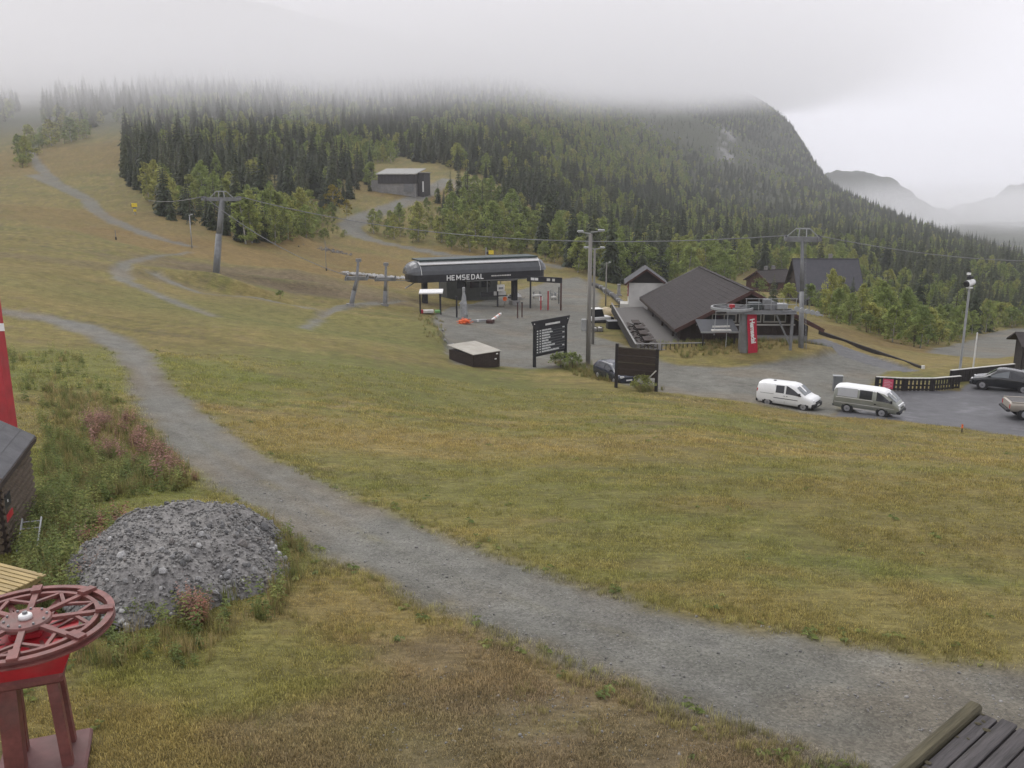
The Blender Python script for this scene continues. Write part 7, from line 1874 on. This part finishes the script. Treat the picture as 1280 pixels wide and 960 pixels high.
# rank weeds round the hut, the heap and the bend of the track
W_ = [weed(.7, 1, M_WEED), weed(.9, 2, M_WEED), weed(.55, 3, M_WEED), weed(1.05, 4, M_FIRE, True), weed(.9, 5, M_FIRE, True), weed(.8, 6, M_REDWEED), tuft(.55, 30, .1, .008, 7, M_GRASS, .5), tuft(.6, 26, .1, .009, 8, M_GRASSG, .5)]
def weeds(name, label, polys, n_, kinds, seed, smin=.6, smax=1.2, avoid=True):
    q = spread(polys, n_, seed); g = np.random.default_rng(seed)
    if avoid: q = q[(sdist(ROAD, q[:, 0], q[:, 1]) < -.1) & (np.hypot((q[:, 0] - rc.x) / RX, (q[:, 1] - rc.y) / RY) > .8)]
    z = ground_z(q[:, 0], q[:, 1])
    hd = np.array(hut_e.location)[:2]; c_, s_ = math.cos(hut_e.rotation_euler.z), math.sin(hut_e.rotation_euler.z)
    lx_ = (q[:, 0] - hd[0]) * c_ + (q[:, 1] - hd[1]) * s_; ly_ = -(q[:, 0] - hd[0]) * s_ + (q[:, 1] - hd[1]) * c_
    ok = ~((lx_ > -.1) & (lx_ < HL + .1) & (ly_ > -.1) & (ly_ < HD))
    q = q[ok]; z = z[ok]
    wood_stuff(name, label, W_, np.stack([q[:, 0], q[:, 1], z], 1), g.uniform(smin, smax, len(q)), g.random(len(q)) * 6.28, np.array(kinds)[g.integers(0, len(kinds), len(q))])
weeds("green_weeds", "rank green weeds between the hut and the rubble heap", [[(46, 625), (115, 620), (120, 700), (108, 760), (60, 770), (20, 705)], [(60, 540), (190, 590), (235, 612), (150, 625), (50, 630)], [(120, 770), (350, 735), (360, 770), (250, 800), (130, 800)], [(0, 440), (90, 440), (150, 500), (120, 540), (50, 540)]], [520, 380, 36, 110], [0, 1, 2, 2, 0, 7, 7, 6, 6], 41, .45, 1.0)
weeds("fireweed_patch", "reddish faded fireweed at the bend of the gravel track", [[(105, 528), (165, 522), (195, 560), (245, 600), (240, 612), (190, 600), (130, 575)]], [130], [3, 4, 4, 6, 6, 7], 42, .5, 1.1)
weeds("tall_grass", "tall straw and green grass around the rubble heap and track edge", [[(50, 480), (150, 500), (250, 600), (100, 620)], [(345, 640), (380, 690), (350, 780), (330, 730), (300, 660)], [(90, 790), (300, 790), (260, 840), (100, 830)]], [620, 200, 60], [6, 7, 6, 2], 43, .35, .8)
weeds("heap_weeds", "weeds growing on the rubble heap", [[(105, 660), (150, 650), (150, 730), (100, 740)], [(230, 770), (260, 760), (250, 790)]], [130, 20], [0, 2, 5, 4], 44, .5, .9, False)
weeds("yard_grass", "tall dry grass and weeds on the bank before the lodge", [[(815, 434), (880, 432), (1000, 428), (1050, 440), (960, 446), (850, 450)], [(690, 453), (740, 458), (770, 480), (720, 470)], [(790, 482), (830, 488), (800, 492)], [(520, 395), (556, 400), (560, 440), (530, 430)]], [900, 260, 90, 90], [6, 7, 6, 7, 0, 6], 45, .3, .85, False)
for u, v, s, lab in ((700, 459, .55, "brown-green bush at the foot of the piste board"), (716, 461, .6, "low green bush between piste board and thick pole"), (803, 489, .5, "reddish low bush under the plank board"), (350, 372, .35, "low bush on the earth bank of the slope")):
    p = G(u, v); plant("low_bush", BUS[1], p, s, u, lab, "bush", None)

# loose stones and clods on the track and on the worn earth beside it
Vs, Fs, off = [], [], 0; r = random.Random(17); gq = np.random.default_rng(18)
q = spread([[(330, 600), (700, 740), (1290, 850), (1290, 940), (900, 900), (500, 735), (250, 590)], [(520, 830), (900, 900), (1100, 955), (420, 955)]], [2600, 520], 19)
zz = ground_z(q[:, 0], q[:, 1])
for (x_, y_), z_ in zip(q, zz):
    s_ = r.uniform(.009, .026) if r.random() < .96 else r.uniform(.03, .055); v0, f0 = base_s[r.randrange(14)]; a = r.random() * 6.28; c_, s2 = math.cos(a), math.sin(a)
    Vs.append(v0 @ np.array([[c_, -s2, 0], [s2, c_, 0], [0, 0, 1]]) * s_ + np.array([x_, y_, z_ + s_ * .25])); Fs.append(f0 + off); off += len(v0)
o = link("loose_stones", mesh_np("loose_stones", np.concatenate(Vs), np.concatenate(Fs), mat("pale_pebble", (.24, .235, .22), .9, .6, 3))); tag(o, "loose pebbles scattered over the track and bare earth", kind="stuff")

# taller tufts standing out of the mown turf and along the ragged verge of the track
g = np.random.default_rng(55)
n_ = 60000; a_ = g.uniform(math.radians(-32), math.radians(32), n_); r_ = np.exp(g.uniform(math.log(11), math.log(62), n_)); x = r_ * np.sin(a_); y = r_ * np.cos(a_)
dr = sdist(ROAD, x, y); dy_ = sdist(YARD, x, y); dc = sdist(CARPARK, x, y); q_ = np.hypot((x - rc.x) / RX, (y - rc.y) / RY)
edge = (dr < .12) & (dr > -.7) & (g.random(n_) < .34)
clump = (dr < -.3) & (g.random(n_) < np.clip((fbm(x / 1.4, y / 1.4, 3, 95) - .56) * .9, 0, .16))
ok = (edge | clump) & (dy_ < -.2) & (dc < -.2) & (q_ > .97)
x, y, e_ = x[ok], y[ok], edge[ok]; z = ground_z(x, y)
TT2 = [tuft(.16, 22, .05, .005, 61, M_BLADE, .8), tuft(.12, 18, .06, .005, 62, M_BLADE, 1.0), tuft(.20, 16, .04, .0045, 63, M_BLADE, .6), weed(.16, 64, M_WEED)]
o = wood_stuff("grass_tufts", "taller tufts of grass standing out of the mown turf and along the track", TT2, np.stack([x, y, z], 1), g.uniform(.45, 1.05, len(x)), g.random(len(x)) * 6.28, np.where(g.random(len(x)) < .06, 3, g.integers(0, 3, len(x))))
flo_attr(o.data, "gtint", (ground_tint(x, y) * .35 + np.array([.125, .118, .040]) * .65).astype(np.float32), 'FLOAT_VECTOR')
